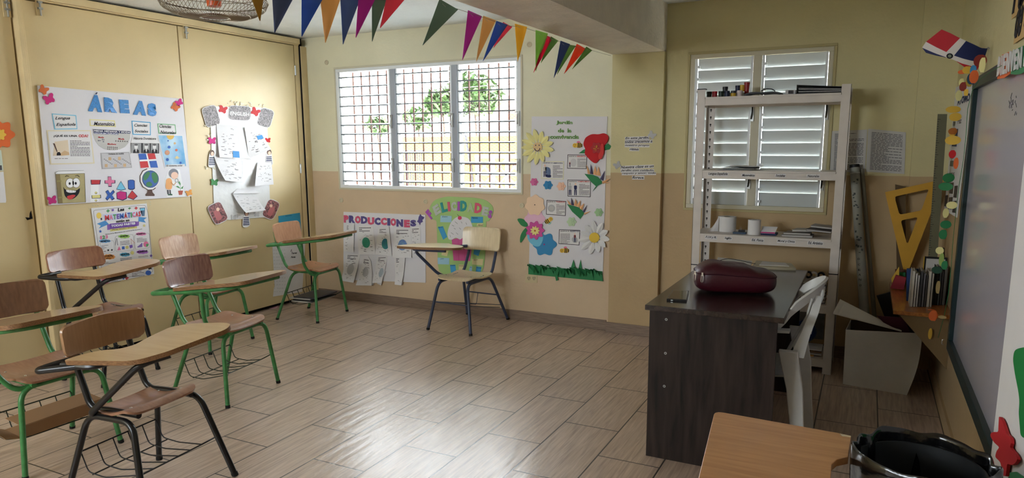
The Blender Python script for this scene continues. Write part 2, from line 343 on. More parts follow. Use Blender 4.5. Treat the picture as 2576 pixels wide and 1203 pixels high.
# ---------------------------------------------------------------- louvred windows
def window(n, w, mulls, nsl, tilt, depth, op, top_white=False):
    x0, x1, z0, z1 = w; root = thing('window_%d' % n, 'louvred window %d' % n, 'window', ((x0+x1)/2, YB, z0)); root['kind'] = 'structure'
    del root['label']; del root['category']
    f = MB(); t = .03; ya, yb_ = YB-.004, YB+.07
    Mf = M_white if n == 1 else mat('window_frame_cream', (206, 200, 176), .5, .35)
    # outer plaster reveal strip
    f.box(x0, x1, ya, yb_, z0, z0+t, Mf); f.box(x0, x1, ya, yb_, z1-t, z1, Mf); f.box(x0, x0+t, ya, yb_, z0+t, z1-t, Mf); f.box(x1-t, x1, ya, yb_, z0+t, z1-t, Mf)
    for m in mulls: f.box(m-.028, m+.028, ya, yb_, z0+t, z1-t, mat('mullion', (168, 174, 184), .5, .4) if n == 1 else Mf)
    f.build('window_frame', root, bevel=.002)
    edges = [x0+t]+[v for m in mulls for v in (m-.028, m+.028)]+[x1-t]
    H = z1-z0-2*t; p = H/nsl
    for k in range(0, len(edges), 2):
        a, c = edges[k]+.004, edges[k+1]-.004
        j = MB(); j.box(a, a+.014, ya+.008, yb_-.008, z0+t, z1-t, M_white); j.box(c-.014, c, ya+.008, yb_-.008, z0+t, z1-t, M_white); 
        for i in range(nsl):   # pivots
            zc = z0+t+p*(i+.5); j.box(a+.014, a+.03, YB+.012, YB+.05, zc-.022, zc-.004, M_white)
        j.build('louver_jamb', root)
        for i in range(nsl):
            zc = z0+t+p*(i+.5); yc = YB+.034; T = tilt if not callable(tilt) else tilt(k//2, i)
            dy, dz = math.cos(T)*depth/2, math.sin(T)*depth/2; ny, nz = -math.sin(T)*.0025, math.cos(T)*.0025
            A = (a+.016, yc-dy, zc-dz); 
            cc_ = c-.016 if n == 1 else c-.003; s_ = MB(); s_.hexa((a+.016, yc-dy-ny, zc-dz-nz), (cc_, yc-dy-ny, zc-dz-nz), (cc_, yc+dy-ny, zc+dz-nz), (a+.016, yc+dy-ny, zc+dz-nz), (0, 2*ny, 2*nz), M_slat)
            if n == 1: s_.box(a+.016, c-.016, yc-dy-.003, yc-dy, zc-dz-.008, zc-dz+.003, mat('slat_lip_shaded', (120, 128, 134), .45, .4))  # lip added and darkened: the slat's shaded inner edge put into its colour
            s_.build('louver', root)
        for zz in (op if k > -1 else ()):
            o_ = MB(); o_.box(c+.004, c+.024, ya-.012, ya, zz-.06, zz+.06, M_alu); o_.tube([(c+.014, ya-.02, zz+.04), (c+.014, ya-.03, zz), (c+.008, ya-.022, zz-.045)], .004, M_dark if n == 2 else M_alu); o_.box(c-.02, c+.01, ya-.016, ya-.008, zz+.05, zz+.058, M_alu); o_.build('operator', root)
    return root
window(1, W1, (-3.893, -3.243), 12, lambda k, i: math.radians(7 if k == 0 and i > 5 else 3), .10, (1.33, 1.72))
window(2, W2, (-.747,), 12, lambda k, i: math.radians(-81.5 if not (k == 0 and i == 1) else -76), .101, (1.24, 1.72))
# plaster lip round both windows
for nm, w in (('trim_4', (-4.56, -2.585, 1.09, 2.232)), ('trim_5', (-1.235, -.24, 1.01, 2.165))):
    x0, x1, z0, z1 = w; b = MB(); m = M_wall if nm == 'trim_4' else M_wall_dim; m = mat('reveal_'+nm, (206, 200, 176) if nm == 'trim_4' else (186, 174, 128), .6, .3)
    b.box(x0, x1, YB-.008, YB+.001, z0, z0+.016, m); b.box(x0, x1, YB-.008, YB+.001, z1-.017, z1, m); b.box(x0, x0+.016, YB-.008, YB+.001, z0+.016, z1-.017, m); b.box(x1-.016, x1, YB-.008, YB+.001, z0+.016, z1-.017, m)
    struct(b.build(nm, bevel=.002))
# wall bolts (round plastered discs)
M_disc = mat('plaster_disc', (206, 196, 168), .7, .2, bump=.3)
for i, (px, py, lb) in enumerate(((822, 157, 'round plaster cap high on the wall left of the open window'), (859, 504, 'round plaster cap under the left end of the open window'), (1071, 507, 'round plaster cap under the middle of the open window'), (1313, 517, 'round plaster cap under the right end of the open window'), (1332, 112, 'round plaster cap behind the bunting right of the window'))):
    q = BW(px, py); b = MB(); b.lathe([(0, -.001), (.022, -.001), (.022, -.006), (.016, -.008), (.012, -.004), (.006, -.004), (.004, -.007), (0, -.007)], q, M_disc, 20, ax=1)
    tag(b.build('plaster_disc'), lb, 'plaster disc', 'plaster caps on the back wall')
# ---------------------------------------------------------------- outside
M_bar = mat('rusty_bar', (58, 38, 34), .8, .2, noise=.25, nscale=40)
g = thing('security_grille', 'rusty welded bar grille with diamond mesh outside the open window', 'grille', (-3.57, YB+.26, 1.0))
b = MB()
for i in range(24):
    x = -4.75+i*.1005; b.box(x-.006, x+.006, YB+.25, YB+.262, .85, 2.5, M_bar)
b.build('vertical_bars', g)
b = MB()
for z in (2.33, 1.62, 1.335, .95): b.box(-4.8, -2.4, YB+.236, YB+.25, z-.008, z+.008, M_bar)
b.build('cross_bars', g)
b = MB()
for x in (-4.72, -2.44):
    for z in (.95, 1.62, 2.33): b.box(x-.008, x+.008, YB+.16, YB+.236, z-.008, z+.008, M_bar)
b.build('wall_anchors', g)
b = MB(); yy = YB+.27
for i in range(-34, 62):
    for sg in (1, -1):
        # diamond mesh, one wire each way; clipped to the opening
        x0 = -4.8+i*.045; z0 = .9; z1 = 2.35; k = .62
        a = np.array([x0, z0]); L_ = (z1-z0)/k; c_ = np.array([x0+sg*L_, z1])
        xa, xb = -4.75, -2.45
        def clip(a, c_):
            t0, t1 = 0., 1.; d = c_[0]-a[0]
            ta, tb = sorted(((xa-a[0])/d, (xb-a[0])/d)); t0, t1 = max(t0, ta), min(t1, tb)
            return None if t0 >= t1 else (a+(c_-a)*t0, a+(c_-a)*t1)
        if sg == -1: a = a+np.array([.0, 0])
        r_ = clip(a, c_)
        if r_ is None: continue
        p_, q_ = r_; b.tube([(p_[0], yy, p_[1]), (q_[0], yy, q_[1])], .0009, M_bar, n=3, caps=False)
for i in range(-34, 90, 1):
    x0 = -4.8+(i+28)*.045+.0
    if x0 < -2.45: continue
    a = np.array([x0, .9]); c_ = np.array([x0-1.45/.62, 2.35]); r_ = None
    d = c_[0]-a[0]; ta, tb = sorted(((-4.75-a[0])/d, (-2.45-a[0])/d)); t0, t1 = max(0, ta), min(1, tb)
    if t0 < t1: p_, q_ = a+(c_-a)*t0, a+(c_-a)*t1; b.tube([(p_[0], yy, p_[1]), (q_[0], yy, q_[1])], .0009, M_bar, n=3, caps=False)
b.build('diamond_mesh', g)
M_grd = mat('outside_ground', (206, 202, 194), .9, .1, noise=.1, nscale=3)
b = MB(); b.box(-40, 20, 5.5, 45, -.6, -.5, M_grd); struct(b.build('outside_ground'), 'grey paved ground outside the windows', 'ground')
M_yel = mat('yellow_render', (156, 116, 36), .8, .2, noise=.05, nscale=1)
zt_ = PY(1200, 343, 13.2)[2]; xa_, xb_ = PY(1008, 343, 13.2)[0], PY(1330, 343, 13.2)[0]
b = MB(); b.box(xa_, xb_, 13.2, 13.5, -.5, zt_, M_yel); tag(b.build('boundary_wall'), 'yellow rendered boundary wall seen through the open window', 'wall')
M_fb = mat('white_block', (120, 120, 116), .7, .2)
f = MB(); x0_ = PY(1196, 430, 11)[0]; z0_ = PY(1196, 398, 11)[2]; c_ = .30
for i in range(5):
    for j in range(3):
        x = x0_+i*c_; z = z0_-(j+1)*c_
        f.box(x, x+.03, 11.0, 11.12, z, z+c_, M_fb); f.box(x, x+c_, 11.0, 11.12, z, z+.03, M_fb)
        f.tube([(x, 11.06, z), (x+c_, 11.06, z+c_)], .014, M_fb, n=4); f.tube([(x+c_, 11.06, z), (x, 11.06, z+c_)], .014, M_fb, n=4)
f.box(x0_, x0_+5*c_, 10.98, 11.14, z0_, z0_+.06, M_fb); f.box(x0_, x0_+5*c_, 10.98, 11.14, -.5, z0_-3*c_, M_fb)
tag(f.build('screen_block_wall'), 'white pierced screen block wall in front of the yellow wall outside', 'wall')
f = MB(); xg = PY(1008, 430, 11.5)[0]; zg = PY(1008, 378, 11.5)[2]; wg = PY(1066, 430, 11.5)[0]-xg
for i in range(11): f.box(xg+i*wg/10, xg+i*wg/10+.018, 11.5, 11.52, -.5, zg, M_dark)
for z in (-.2, zg*.5, zg-.03): f.box(xg, xg+wg, 11.49, 11.53, z, z+.03, M_dark)
tag(f.build('iron_gate'), 'dark iron gate of thin vertical bars outside the middle of the window', 'gate')
xh0, xh1 = PY(1224, 280, 26)[0], PY(1345, 280, 26)[0]; zh = PY(1250, 256, 26)[2]
h = thing('far_house', 'pale house with grey wall and red brick patch behind the trees', 'building', ((xh0+xh1)/2, 26, -.5))
MB().box(xh0, xh1, 26, 30, -.5, zh, mat('house_wall', (96, 84, 76), .8)).build('wall', h)
q0, q1 = PY(1278, 300, 25.9), PY(1302, 286, 25.9); MB().box(q0[0], q1[0], 25.9, 26.0, q0[2], q1[2], mat('brick_red', (130, 56, 36), .8)).build('brick_patch', h)
MB().box(xh0-.2, xh1+.2, 25.7, 30.3, zh, zh+.2, mat('house_roof', (150, 146, 140), .8)).build('roof', h)
M_leaf = mat('leaf', (40, 62, 26), .6, .3, noise=.35, nscale=6); M_bark = mat('bark', (50, 40, 32), .9)
rr = random.Random(3)
def tree(x, y, zt, r, label, n=420, palm=False):
    t = thing('tree', label, 'tree', (x, y, -.5), 0, 'trees beyond the boundary wall')
    MB().tube([(x, y, -.5), (x+.1, y, zt*.5), (x, y, zt)], [.05, .04, .03], M_bark).build('trunk', t)
    b = MB()
    for i in range(n):
        if palm:
            a = rr.random()*6.28; l = r*(.4+.6*rr.random()); q = np.array([x+l*math.cos(a), y+l*math.sin(a), zt+.5*r-l*l/r*.6+rr.random()*.2])
        else:
            while 1:
                q = np.array([rr.uniform(-1, 1) for _ in range(3)])
                if q@q < 1: break
            q = np.array([x, y, zt])+q*np.array([r, r, r*.75])
        s_ = .16+.12*rr.random(); d1 = np.array([rr.uniform(-1, 1) for _ in range(3)]); d1 /= np.linalg.norm(d1); d2 = np.cross(d1, [rr.uniform(-1, 1), .3, 1]); d2 /= np.linalg.norm(d2)+1e-9
        b.add([q-d1*s_, q+d2*s_*.4, q+d1*s_, q-d2*s_*.4], [(0, 1, 2, 3)], M_leaf)
    b.build('foliage', t)
def tree_at(px, py, Y, r, label, n): q = PY(px, py, Y); tree(q[0], Y, q[2], r, label, n)
tree_at(1192, 238, 22, 1.0, 'airy green tree beyond the yellow wall, seen through the right pane', 520)
tree_at(1112, 258, 20, .62, 'small green tree seen between the middle and right louvres', 260)
tree_at(948, 316, 24, .5, 'low round tree seen through the left louvres', 110)
tree_at(1050, 298, 24, .6, 'low bushy tree seen through the middle louvres', 150)
q_ = [PY(x, y, 19) for x, y in ((760, 205), (860, 216), (1000, 222), (1150, 222), (1220, 216), (1320, 209), (1500, 190))]; b = MB(); b.tube(q_, .014, M_dark, n=4); pw = thing('power_line', 'thin dark cable crossing the sky outside the window', 'cable', (q_[3][0], 19, -.5)); b.build('cable', pw)
for e_ in (q_[0], q_[-1]): MB().tube([e_*[1, 1, 0]+[0, 0, -.5], e_+[0, 0, .3]], .09, M_bark).build('pole', pw)
b = MB(); b.tube([PY(1171, 338, 12.9), PY(1176, 370, 12.9), PY(1186, 425, 12.9), PY(1200, 500, 12.9)*[1, 1, 0]+[0, 0, -.5]], .03, M_dark, n=6); tag(b.build('leaning_pipe'), 'thin dark pipe leaning against the yellow wall outside', 'pipe')
# ================================================================ tablet-arm school chairs
M_green = mat('green_tube', (62, 128, 70), .38, .5, noise=.25, nscale=25)
M_black = mat('black_tube', (16, 17, 21), .28, .5, noise=.3, nscale=25)
M_blue = mat('slate_blue_tube', (62, 72, 98), .35, .5, noise=.12, nscale=25)
M_screw = mat('screw_steel', (215, 210, 200), .25, .6, metal=.7)
M_rub = mat('rubber_foot', (24, 24, 24), .8)
M_wire = mat('basket_wire', (44, 52, 42), .45, .4, metal=.3); M_wireb = mat('basket_wire_black', (22, 22, 26), .45, .4, metal=.3)
W_red = wood('plywood_red', (134, 90, 68), (164, 116, 88), .36, axis=2, scale=5, stretch=9, coat=.25)
W_tan = wood('plywood_tan', (158, 118, 82), (173, 133, 95), .34, axis=2, scale=5, stretch=9, coat=.25)
W_pink = wood('plywood_pale_red', (176, 136, 108), (206, 170, 140), .36, axis=2, scale=5, stretch=9, coat=.2)
W_seat = wood('plywood_seat', (140, 98, 74), (162, 118, 90), .3, axis=0, scale=5, stretch=9, coat=.4)
W_top = wood('laminate_top', (180, 150, 112), (190, 161, 122), .24, axis=0, scale=3, stretch=10, coat=.5)
W_edge = wood('plywood_edge', (104, 70, 44), (160, 120, 80), .6, axis=0, scale=9, stretch=20)
W_birch = wood('birch_laminate', (216, 196, 160), (232, 214, 180), .35, axis=2, scale=4, stretch=12, coat=.2)
GREEN = dict(fa=.278, fb=.14, fw=.231, sa=-.188, sb=.129, swr=.193, swf=.184, sz=.444, szr=.455, tx=-.32, tw=.19, tz=.835, bx=-.289, bw=.183, bz=.667, A0=(-.297, -.288, .671), T0=(-.077, -.318, .719), T1=(.381, -.346, .784), T2=(.379, .037, .781))
GREEN['top'] = [(-.118, -.318), (-.112, -.262), (-.03, -.235), (.0, -.13), (.039, .04), (.12, .095), (.30, .098), (.385, .06), (.41, -.02), (.415, -.31), (.385, -.352), (.34, -.358)]
BLK1 = dict(fa=.262, fb=.21, fw=.242, sa=-.143, sb=.105, swr=.161, swf=.183, sz=.438, szr=.41, tx=-.244, tw=.202, tz=.778, bx=-.239, bw=.195, bz=.637, A0=(-.237, -.31, .628), T0=(-.126, -.274, .667), T1=(.191, -.216, .685), T2=(.34, .151, .756))
BLK1['top'] = [(-.126, -.275), (-.10, -.222), (-.048, -.171), (.03, -.143), (.066, -.10), (.06, -.03), (.072, .08), (.144, .125), (.288, .158), (.34, .15), (.36, .10), (.27, -.125), (.215, -.20), (.171, -.225)]
BLK3 = dict(fa=.21, fb=.165, fw=.202, sa=-.19, sb=.158, swr=.18, swf=.165, sz=.45, szr=.44, tx=-.289, tw=.193, tz=.838, bx=-.258, bw=.2, bz=.70, A0=(-.243, -.27, .704), T0=(-.109, -.243, .718), T1=(.223, -.18, .719), T2=(.333, .152, .774))
BLK3['top'] = [(-.11, -.25), (-.09, -.20), (-.03, -.16), (.04, -.13), (.07, -.08), (.07, .02), (.09, .09), (.16, .14), (.29, .165), (.345, .15), (.36, .10), (.28, -.10), (.235, -.17), (.19, -.20)]
BLUE = dict(fa=.347, fb=.263, fw=.209, sa=-.165, sb=.199, swr=.184, swf=.164, sz=.437, szr=.429, tx=-.288, tw=.19, tz=.805, bx=-.261, bw=.188, bz=.608, A0=(-.28, -.235, .643), T0=(-.106, -.278, .672), T1=(.297, -.447, .695), T2=(.282, .13, .708))
BLUE['top'] = [(.30, -.46), (.02, -.45), (-.11, -.36), (-.12, -.24), (-.03, -.16), (.02, -.04), (.10, .05), (.24, .12), (.31, .09), (.38, -.15), (.39, -.36), (.36, -.43)]
def chair(name, label, pose, s, mt, wb, ws, wt, sideU, basket=True, rails_only=False, marks=None, wm=None, brace=False):
    cx, cy_, th = pose; t = thing(name, label, 'chair', (cx, cy_, 0), th, None)
    r = .0125 if mt is M_green else (.0135 if mt is M_black else .0125)
    fa, fb, fw, sz, szr = s['fa'], s['fb'], s['fw'], s['sz'], s['szr']
    zt = sz-.03
    def leg(foot, top, nxt):
        b = MB(); pth = rnd([foot, top, nxt], .07, 6); b.tube(pth, r, mt, n=10)
        o = b.build('leg', t, local=True)
        fb_ = MB(); d = (np.array(top)-np.array(foot)); d /= np.linalg.norm(d); fb_.tube([np.array(foot)+d*.0, np.array(foot)+d*.018], r*1.12, M_rub, n=10)
        fo = fb_.build('rubber_foot', o, local=True)
    if not sideU:      # transverse hoops: front pair and rear pair
        xf, xr_ = s['sb']-.03, -fa+.15; wt_ = fw-.045
        for sg in (-1, 1):
            leg((fb, sg*fw, .0), (xf, sg*wt_, zt), (xf, 0, zt)); leg((-fa, sg*fw, .0), (xr_, sg*wt_, zt), (xr_, 0, zt))
    else:              # hoops run along each side
        for sg in (-1, 1):
            yt = sg*(fw-.07); zt2 = zt-.008
            xm = (s['sa']+s['sb'])/2
            leg((fb, sg*fw, .0), (s['sb']-.005, yt, zt2), (xm, yt, zt2)); leg((-fa, sg*fw, .0), (s['sa']-.01, yt, zt2), (xm, yt, zt2))
    # two uprights: backrest posts that bend forward under the seat
    yp = .135
    for sg in (-1, 1):
        b = MB(); tx, bx = s['tx'], s['bx']
        b.tube(rnd([(tx-.006, sg*yp, s['tz']-.07), (bx-.02, sg*yp, s['bz']), (s['sa']-.03, sg*(yp+.005), szr-.0), (s['sa']+.07, sg*yp, sz-.02), (s['sb']-.01, sg*yp, sz-.022)], .075, 6), r, mt, n=10); b.build('frame_upright', t, local=True)
    # arm loop under the tablet
    A0, T0, T1, T2 = map(np.array, (s['A0'], s['T0'], s['T1'], s['T2']))
    nrm = np.cross(T1-T0, T2-T0); nrm /= np.linalg.norm(nrm)
    if nrm[2] < 0: nrm = -nrm
    zp = lambda x, y: T0[2]-(nrm[0]*(x-T0[0])+nrm[1]*(y-T0[1]))/nrm[2]
    TH = .02
    def tp(x, y, dz=0.): return (x, y, zp(x, y)+dz)
    b = MB(); dz = -TH-r
    if mt is M_blue:
        pth = [(s['bx']+.01, -.14, s['bz']+.03), tp(-.12, -.25, dz), tp(.0, -.33, dz), tp(.16, -.38, dz), tp(.24, -.36, dz), tp(.27, -.2, dz), tp(.26, -.02, dz)]
    else:
        yo = A0[1]; x1 = T1[0]-.10
        pth = [(s['bx']+.0, -.12, A0[2]-.005), (A0[0]+.0, yo+.05, A0[2]-.005), (A0[0]+.0, yo, A0[2]-.008), tp(T0[0]+.03, T0[1]+.02, dz), tp(x1-.04, T1[1]+.035, dz), tp(x1+.05, T1[1]+.11, dz), tp(x1+.07, .02, dz)]
    b.tube(rnd(pth, .04, 5), r*1.05, mt, n=10)
    if mt is not M_blue: b.tube(rnd([tp(A0[0]+.08, yo+.055, -.03), tp(T0[0]+.12, yo+.07, dz), tp(x1, T1[1]+.12, dz)], .03, 3), r, mt, n=8)
    b.build('arm_frame', t, local=True)
    b = MB()
    if not brace:
        b.tube(rnd([tp(.045, -.27, dz), (.05, -.262, sz+.06), (.085, -.20, sz-.035), (.10, -.12, sz-.03)], .06, 6), r, mt, n=10)
    elif mt is M_blue: b.tube(rnd([tp(.26, -.08, dz), tp(.27, -.33, dz), (.08, -.22, sz-.0), (.03, -.14, sz-.03)], .07, 7), r, mt, n=10)
    else: b.tube(rnd([tp(T1[0]+.05, T1[1]+.13, dz), tp(T1[0]-.03, T1[1]+.05, dz-.01), (s['sa']+.02, -.19, sz-.03), (s['sa']+.05, -.12, sz-.035)], .05, 6), r*1.05, mt, n=10)
    b.build('arm_brace', t, local=True)
    # tablet
    top = rnd([(*p, 0) for p in s['top']], .022, 3, closed=True); b = MB(); A = [np.array(tp(p[0], p[1])) for p in top]
    n = len(A); V = A+[a-nrm*TH for a in A]
    ar = sum(A[i][0]*A[(i+1) % n][1]-A[(i+1) % n][0]*A[i][1] for i in range(n))
    if ar < 0: A = A[::-1]; V = A+[a-nrm*TH for a in A]
    b.add(V, [tuple(range(n)), tuple(range(2*n-1, n-1, -1))], wt); k0 = len(b.F)
    b.add(V, [((i+1) % n, i, n+i, n+(i+1) % n) for i in range(n)], W_edge)
    b.build('tablet', t, local=True, sharp=35)
    # backrest: curved plywood
    b = MB(); nu, nv = 12, 6; bt = .011
    def bf(u, v):
        yy = (u*2-1); k = v
        w = s['bw']*(1-k)+s['tw']*k; cr = .035
        # rounded corners: shrink the width near the top and bottom
        e = min(v, 1-v)*(s['tz']-s['bz']); sh = 0
        if e < cr: sh = cr-math.sqrt(max(0, cr*cr-(cr-e)**2))
        ww = w-sh
        return (s['bx']*(1-k)+s['tx']*k-.03*(1-yy*yy)+.012, yy*ww, s['bz']*(1-k)+s['tz']*k)
    b.sheet(lambda u, v: bf(1-u, (1-math.cos(math.pi*v))/2), nu, 12, bt, wb)
    bo = b.build('backrest', t, local=True, sharp=50)
    if marks: 
        for (txt, u0, v0, du, dv) in marks:
            mm = MB(); o_ = np.array(bf(u0, v0))+np.array([.003, 0, 0]); mm.text(txt, o_, np.array(bf(u0+du, v0))+np.array([.003, 0, 0]), np.array(bf(u0, v0+dv))+np.array([.003, 0, 0]), mat('marker', (26, 22, 22), .6)); mm.build('marker_writing', bo, local=True)
    for (u, v) in ((.42, .82), (.85, .28), (.13, .18)) if mt is not M_blue else ((.38, .62), (.6, .62), (.14, .16), (.86, .16)):
        c_ = bf(u, v); mm = MB(); mm.sphere((c_[0]+.0015, c_[1], c_[2]), .0065, M_screw, sc=(.45, 1, 1)); mm.build('screw', bo, local=True)
    # seat
    b = MB(); 
    def sf(u, v):
        x = s['sa']+(s['sb']-s['sa'])*u; w = s['swr']+(s['swf']-s['swr'])*u; e = min(u, 1-u)*(s['sb']-s['sa']); cr = .05; sh = 0
        if e < cr: sh = cr-math.sqrt(max(0, cr*cr-(cr-e)**2))
        q = v*2-1; z = szr+(sz-szr)*u-.016*math.sin(math.pi*min(1, u*1.25))+.006*q*q
        if u > .82: z -= .018*((u-.82)/.18)**2
        return (x, q*(w-sh), z+.008)
    b.sheet(lambda u, v: sf((1-math.cos(math.pi*u))/2, v), 16, 10, .011, ws); so = b.build('seat', t, local=True, sharp=50)
    for (u, v) in ((.25, .14), (.25, .86), (.75, .14), (.75, .86)):
        c_ = sf(u, v); MB().sphere((c_[0], c_[1], c_[2]+.001), .0065, M_screw, sc=(1, 1, .4)).build('screw', so, local=True)
    # wire basket
    wm = wm or (M_wireb if mt is M_black else M_wire)
    def legpt(front, sg, z):
        if not sideU: f0 = (fb, sg*fw) if front else (-fa, sg*fw); t0 = (s['sb']-.03, sg*(fw-.045)) if front else (-fa+.15, sg*(fw-.045))
        else: f0 = (fb, sg*fw) if front else (-fa, sg*fw); t0 = (s['sb']-.005, sg*(fw-.07)) if front else (s['sa']-.01, sg*(fw-.07))
        k = z/zt; return np.array([f0[0]+(t0[0]-f0[0])*k, f0[1]+(t0[1]-f0[1])*k, z])
    b = MB(); wr = .0028
    if basket:
        R0, R1 = legpt(0, -1, .235), legpt(0, 1, .235); F0, F1 = legpt(1, -1, .20), legpt(1, 1, .20)
        b.tube([R0, R1], wr*1.2, wm, n=6)
        xr_ = (R0[0]+R1[0])/2; xf = F0[0]
        b.tube(rnd([F1, F1+np.array([-.05, -.03, -.03]), F0+np.array([-.05, .03, -.03]), F0], .03, 3), wr*1.2, wm, n=6)
        for i in range(6):
            yy = R0[1]+(R1[1]-R0[1])*(.03+.94*i/5)
            b.tube(rnd([(xr_, yy, .237), (xr_+.035, yy, .15), (xr_+.13, yy, .142), (xf-.05, yy*.85, .17)], .02, 3), wr, wm, n=6)
        b.tube([(xr_+.06, R0[1]*.95, .143), (xr_+.06, R1[1]*.95, .143)], wr, wm, n=6)
        b.build('wire_basket', t, local=True)
    elif rails_only:
        R0, R1 = legpt(0, -1, .235), legpt(0, 1, .235); F0, F1 = legpt(1, -1, .235), legpt(1, 1, .235)
        b.tube([R0, R1], .0055, mt, n=6); b.tube([F0, F1], .0055, mt, n=6); b.tube([F1+np.array([-.02, 0, -.01]), legpt(0, 1, .12)+np.array([0.02, -.02, 0])], .003, mt, n=6)
        b.tube(rnd([R0*.6+R1*.4, R0*.6+R1*.4+np.array([.03, 0, -.1]), F0*.5+F1*.5+np.array([-.04, 0, 0])], .02, 3), .003, mt, n=6); b.tube([F0, legpt(0, 1, .14)], .003, mt, n=6)
        b.build('basket_rail', t, local=True)
    return t
chair('tablet_chair', 'black framed tablet chair nearest the camera, with tan backrest', (-2.704, 1.873, .089), BLK1, M_black, W_tan, W_seat, W_top, True, brace=True)
chair('tablet_chair', 'green framed tablet chair cut by the left edge, cardboard in its basket', (-3.483, 1.907, -.012), GREEN, M_green, wood('plywood_brown', (116, 82, 58), (138, 100, 72), .36, axis=2, scale=5, stretch=9, coat=.25), W_seat, W_top, False)
chair('tablet_chair', 'black framed tablet chair with dark red backrest in front of the mathematics poster', (-4.405, 2.819, .057), BLK3, M_black, W_red, W_seat, W_top, True, brace=True)
chair('tablet_chair', 'green framed tablet chair with black marker writing on its dark backrest', (-3.402, 2.932, .133), GREEN, M_green, wood('plywood_dark_red', (118, 78, 66), (158, 116, 100), .36, axis=2, scale=5, stretch=9, coat=.2), W_seat, W_top, False, marks=[('martha', .56, .80, .36, .1), ('#7', .64, .58, .16, .1)])
c5 = chair('tablet_chair', 'green framed tablet chair with pale scuffed backrest behind the one with marker writing', (-4.374, 3.633, .132), GREEN, M_green, W_pink, W_seat, W_top, False)
chair('tablet_chair', 'green framed tablet chair in the far left corner with papers in its basket', (-4.304, 4.686, .131), GREEN, M_green, wood('plywood_orange', (184, 134, 102), (204, 156, 122), .36, axis=2, scale=5, stretch=9, coat=.2), wood('plywood_seat_orange', (160, 108, 76), (190, 138, 104), .3, axis=0, scale=5, stretch=9, coat=.4), W_top, False, marks=[('ANDRES', .64, .72, .22, .06), ('JUAN 4', .66, .6, .2, .06), ('RIVERA', .66, .48, .2, .06)])
chair('tablet_chair', 'pale birch tablet chair with slate blue frame under the open window', (-2.942, 4.961, -1.607), BLUE, M_blue, W_birch, W_birch, W_birch, True, basket=False, rails_only=True, brace=True)
# ================================================================ right side of the room
M_paper = mat('paper', (228, 226, 226), .75, .2, noise=.03, nscale=4); M_paper2 = mat('paper_grey', (196, 194, 190), .8, .2, noise=.05, nscale=5)
M_ink = mat('ink', (28, 24, 30), .6, .2); M_inkg = mat('print_grey', (92, 90, 92), .7, .2)
M_red = mat('red_foam', (196, 40, 46), .7, .2); M_orange = mat('orange_paper', (226, 112, 60), .7, .2); M_yellow = mat('yellow_paper', (232, 190, 80), .7, .2)
M_pale = mat('pale_yellow_paper', (238, 230, 160), .7, .2); M_grn = mat('green_paper', (52, 132, 82), .65, .25); M_bluep = mat('blue_paper', (66, 142, 192), .7, .2)
M_navy = mat('navy', (28, 38, 84), .6, .3); M_pink = mat('pink_paper', (224, 122, 160), .7, .2); M_mag = mat('magenta_foam', (200, 52, 128), .7, .2); M_tape = mat('clear_tape', (226, 222, 196), .2, .6)
# ---------------------------------------------------------------- white steel shelf unit
M_shelf = mat('shelf_enamel', (214, 206, 198), .42, .4, noise=.05, nscale=12)
sx0, sx1, sy0, sy1, STOP = -1.064, -.128, 4.885, 5.235, 1.862
sh = thing('shelf_unit', 'white slotted steel shelf unit in front of the closed louvres', 'shelf', ((sx0+sx1)/2, (sy0+sy1)/2, 0))
M_slot = mat('slot_dark', (60, 56, 50), .8)
for i, (x, y, dx, dy) in enumerate(((sx0, sy0, 1, 1), (sx1, sy0, -1, 1), (sx0, sy1, 1, -1), (sx1, sy1, -1, -1))):
    b = MB(); w = .054; xa, xb = sorted((x, x+dx*w)); ya, yb_ = sorted((y, y+dy*.002)); b.box(xa, xb, ya, yb_, 0, STOP, M_shelf)
    xa, xb = sorted((x, x+dx*.002)); ya, yb_ = sorted((y, y+dy*.04)); b.box(xa, xb, ya, yb_, 0, STOP, M_shelf)
    if i == 2:
        for k in range(34):
            z = .08+k*.052; c_ = (x+.027, y-.0025, z); b.lathe([(0, 0), (.006, 0), (.0066, -.001)], c_, M_slot, 8, ax=1); b.box(x+.0245, x+.0295, y-.0032, y-.0022, z-.015, z, M_slot)
    b.build('post', sh)
MB().box(sx0-.001, sx0+.056, sy0-.001, sy0+.04, STOP, STOP+.006, M_dark).build('post_cap', sh)
for (x0_, x1_) in ((sx0, sx0+.055), (sx1-.055, sx1)): MB().box(x0_-.001, x1_+.001, sy0-.002, sy0+.04, .668, .674, M_dark).build('joint_band', sh)
levels = [1.812, 1.325, .892, .462, .10]
LIPS = {}
for k, z in enumerate(levels):
    b = MB(); b.box(sx0+.004, sx1-.004, sy0+.004, sy1-.004, z-.004, z, M_shelf)
    b.box(sx0+.05, sx1-.05, sy0+.003, sy0+.007, z-.056, z, M_shelf); b.box(sx0+.05, sx1-.05, sy0+.0, sy0+.003, z-.014, z, M_shelf); b.box(sx0+.05, sx1-.05, sy0+.0, sy0+.003, z-.056, z-.05, M_shelf)
    b.box(sx0+.05, sx1-.05, sy1-.007, sy1-.003, z-.056, z, M_shelf); b.box(sx0+.004, sx0+.008, sy0+.01, sy1-.01, z-.056, z, M_shelf); b.box(sx1-.008, sx1-.004, sy0+.01, sy1-.01, z-.056, z, M_shelf)
    LIPS[k] = b.build('shelf_board', sh, bevel=.001)
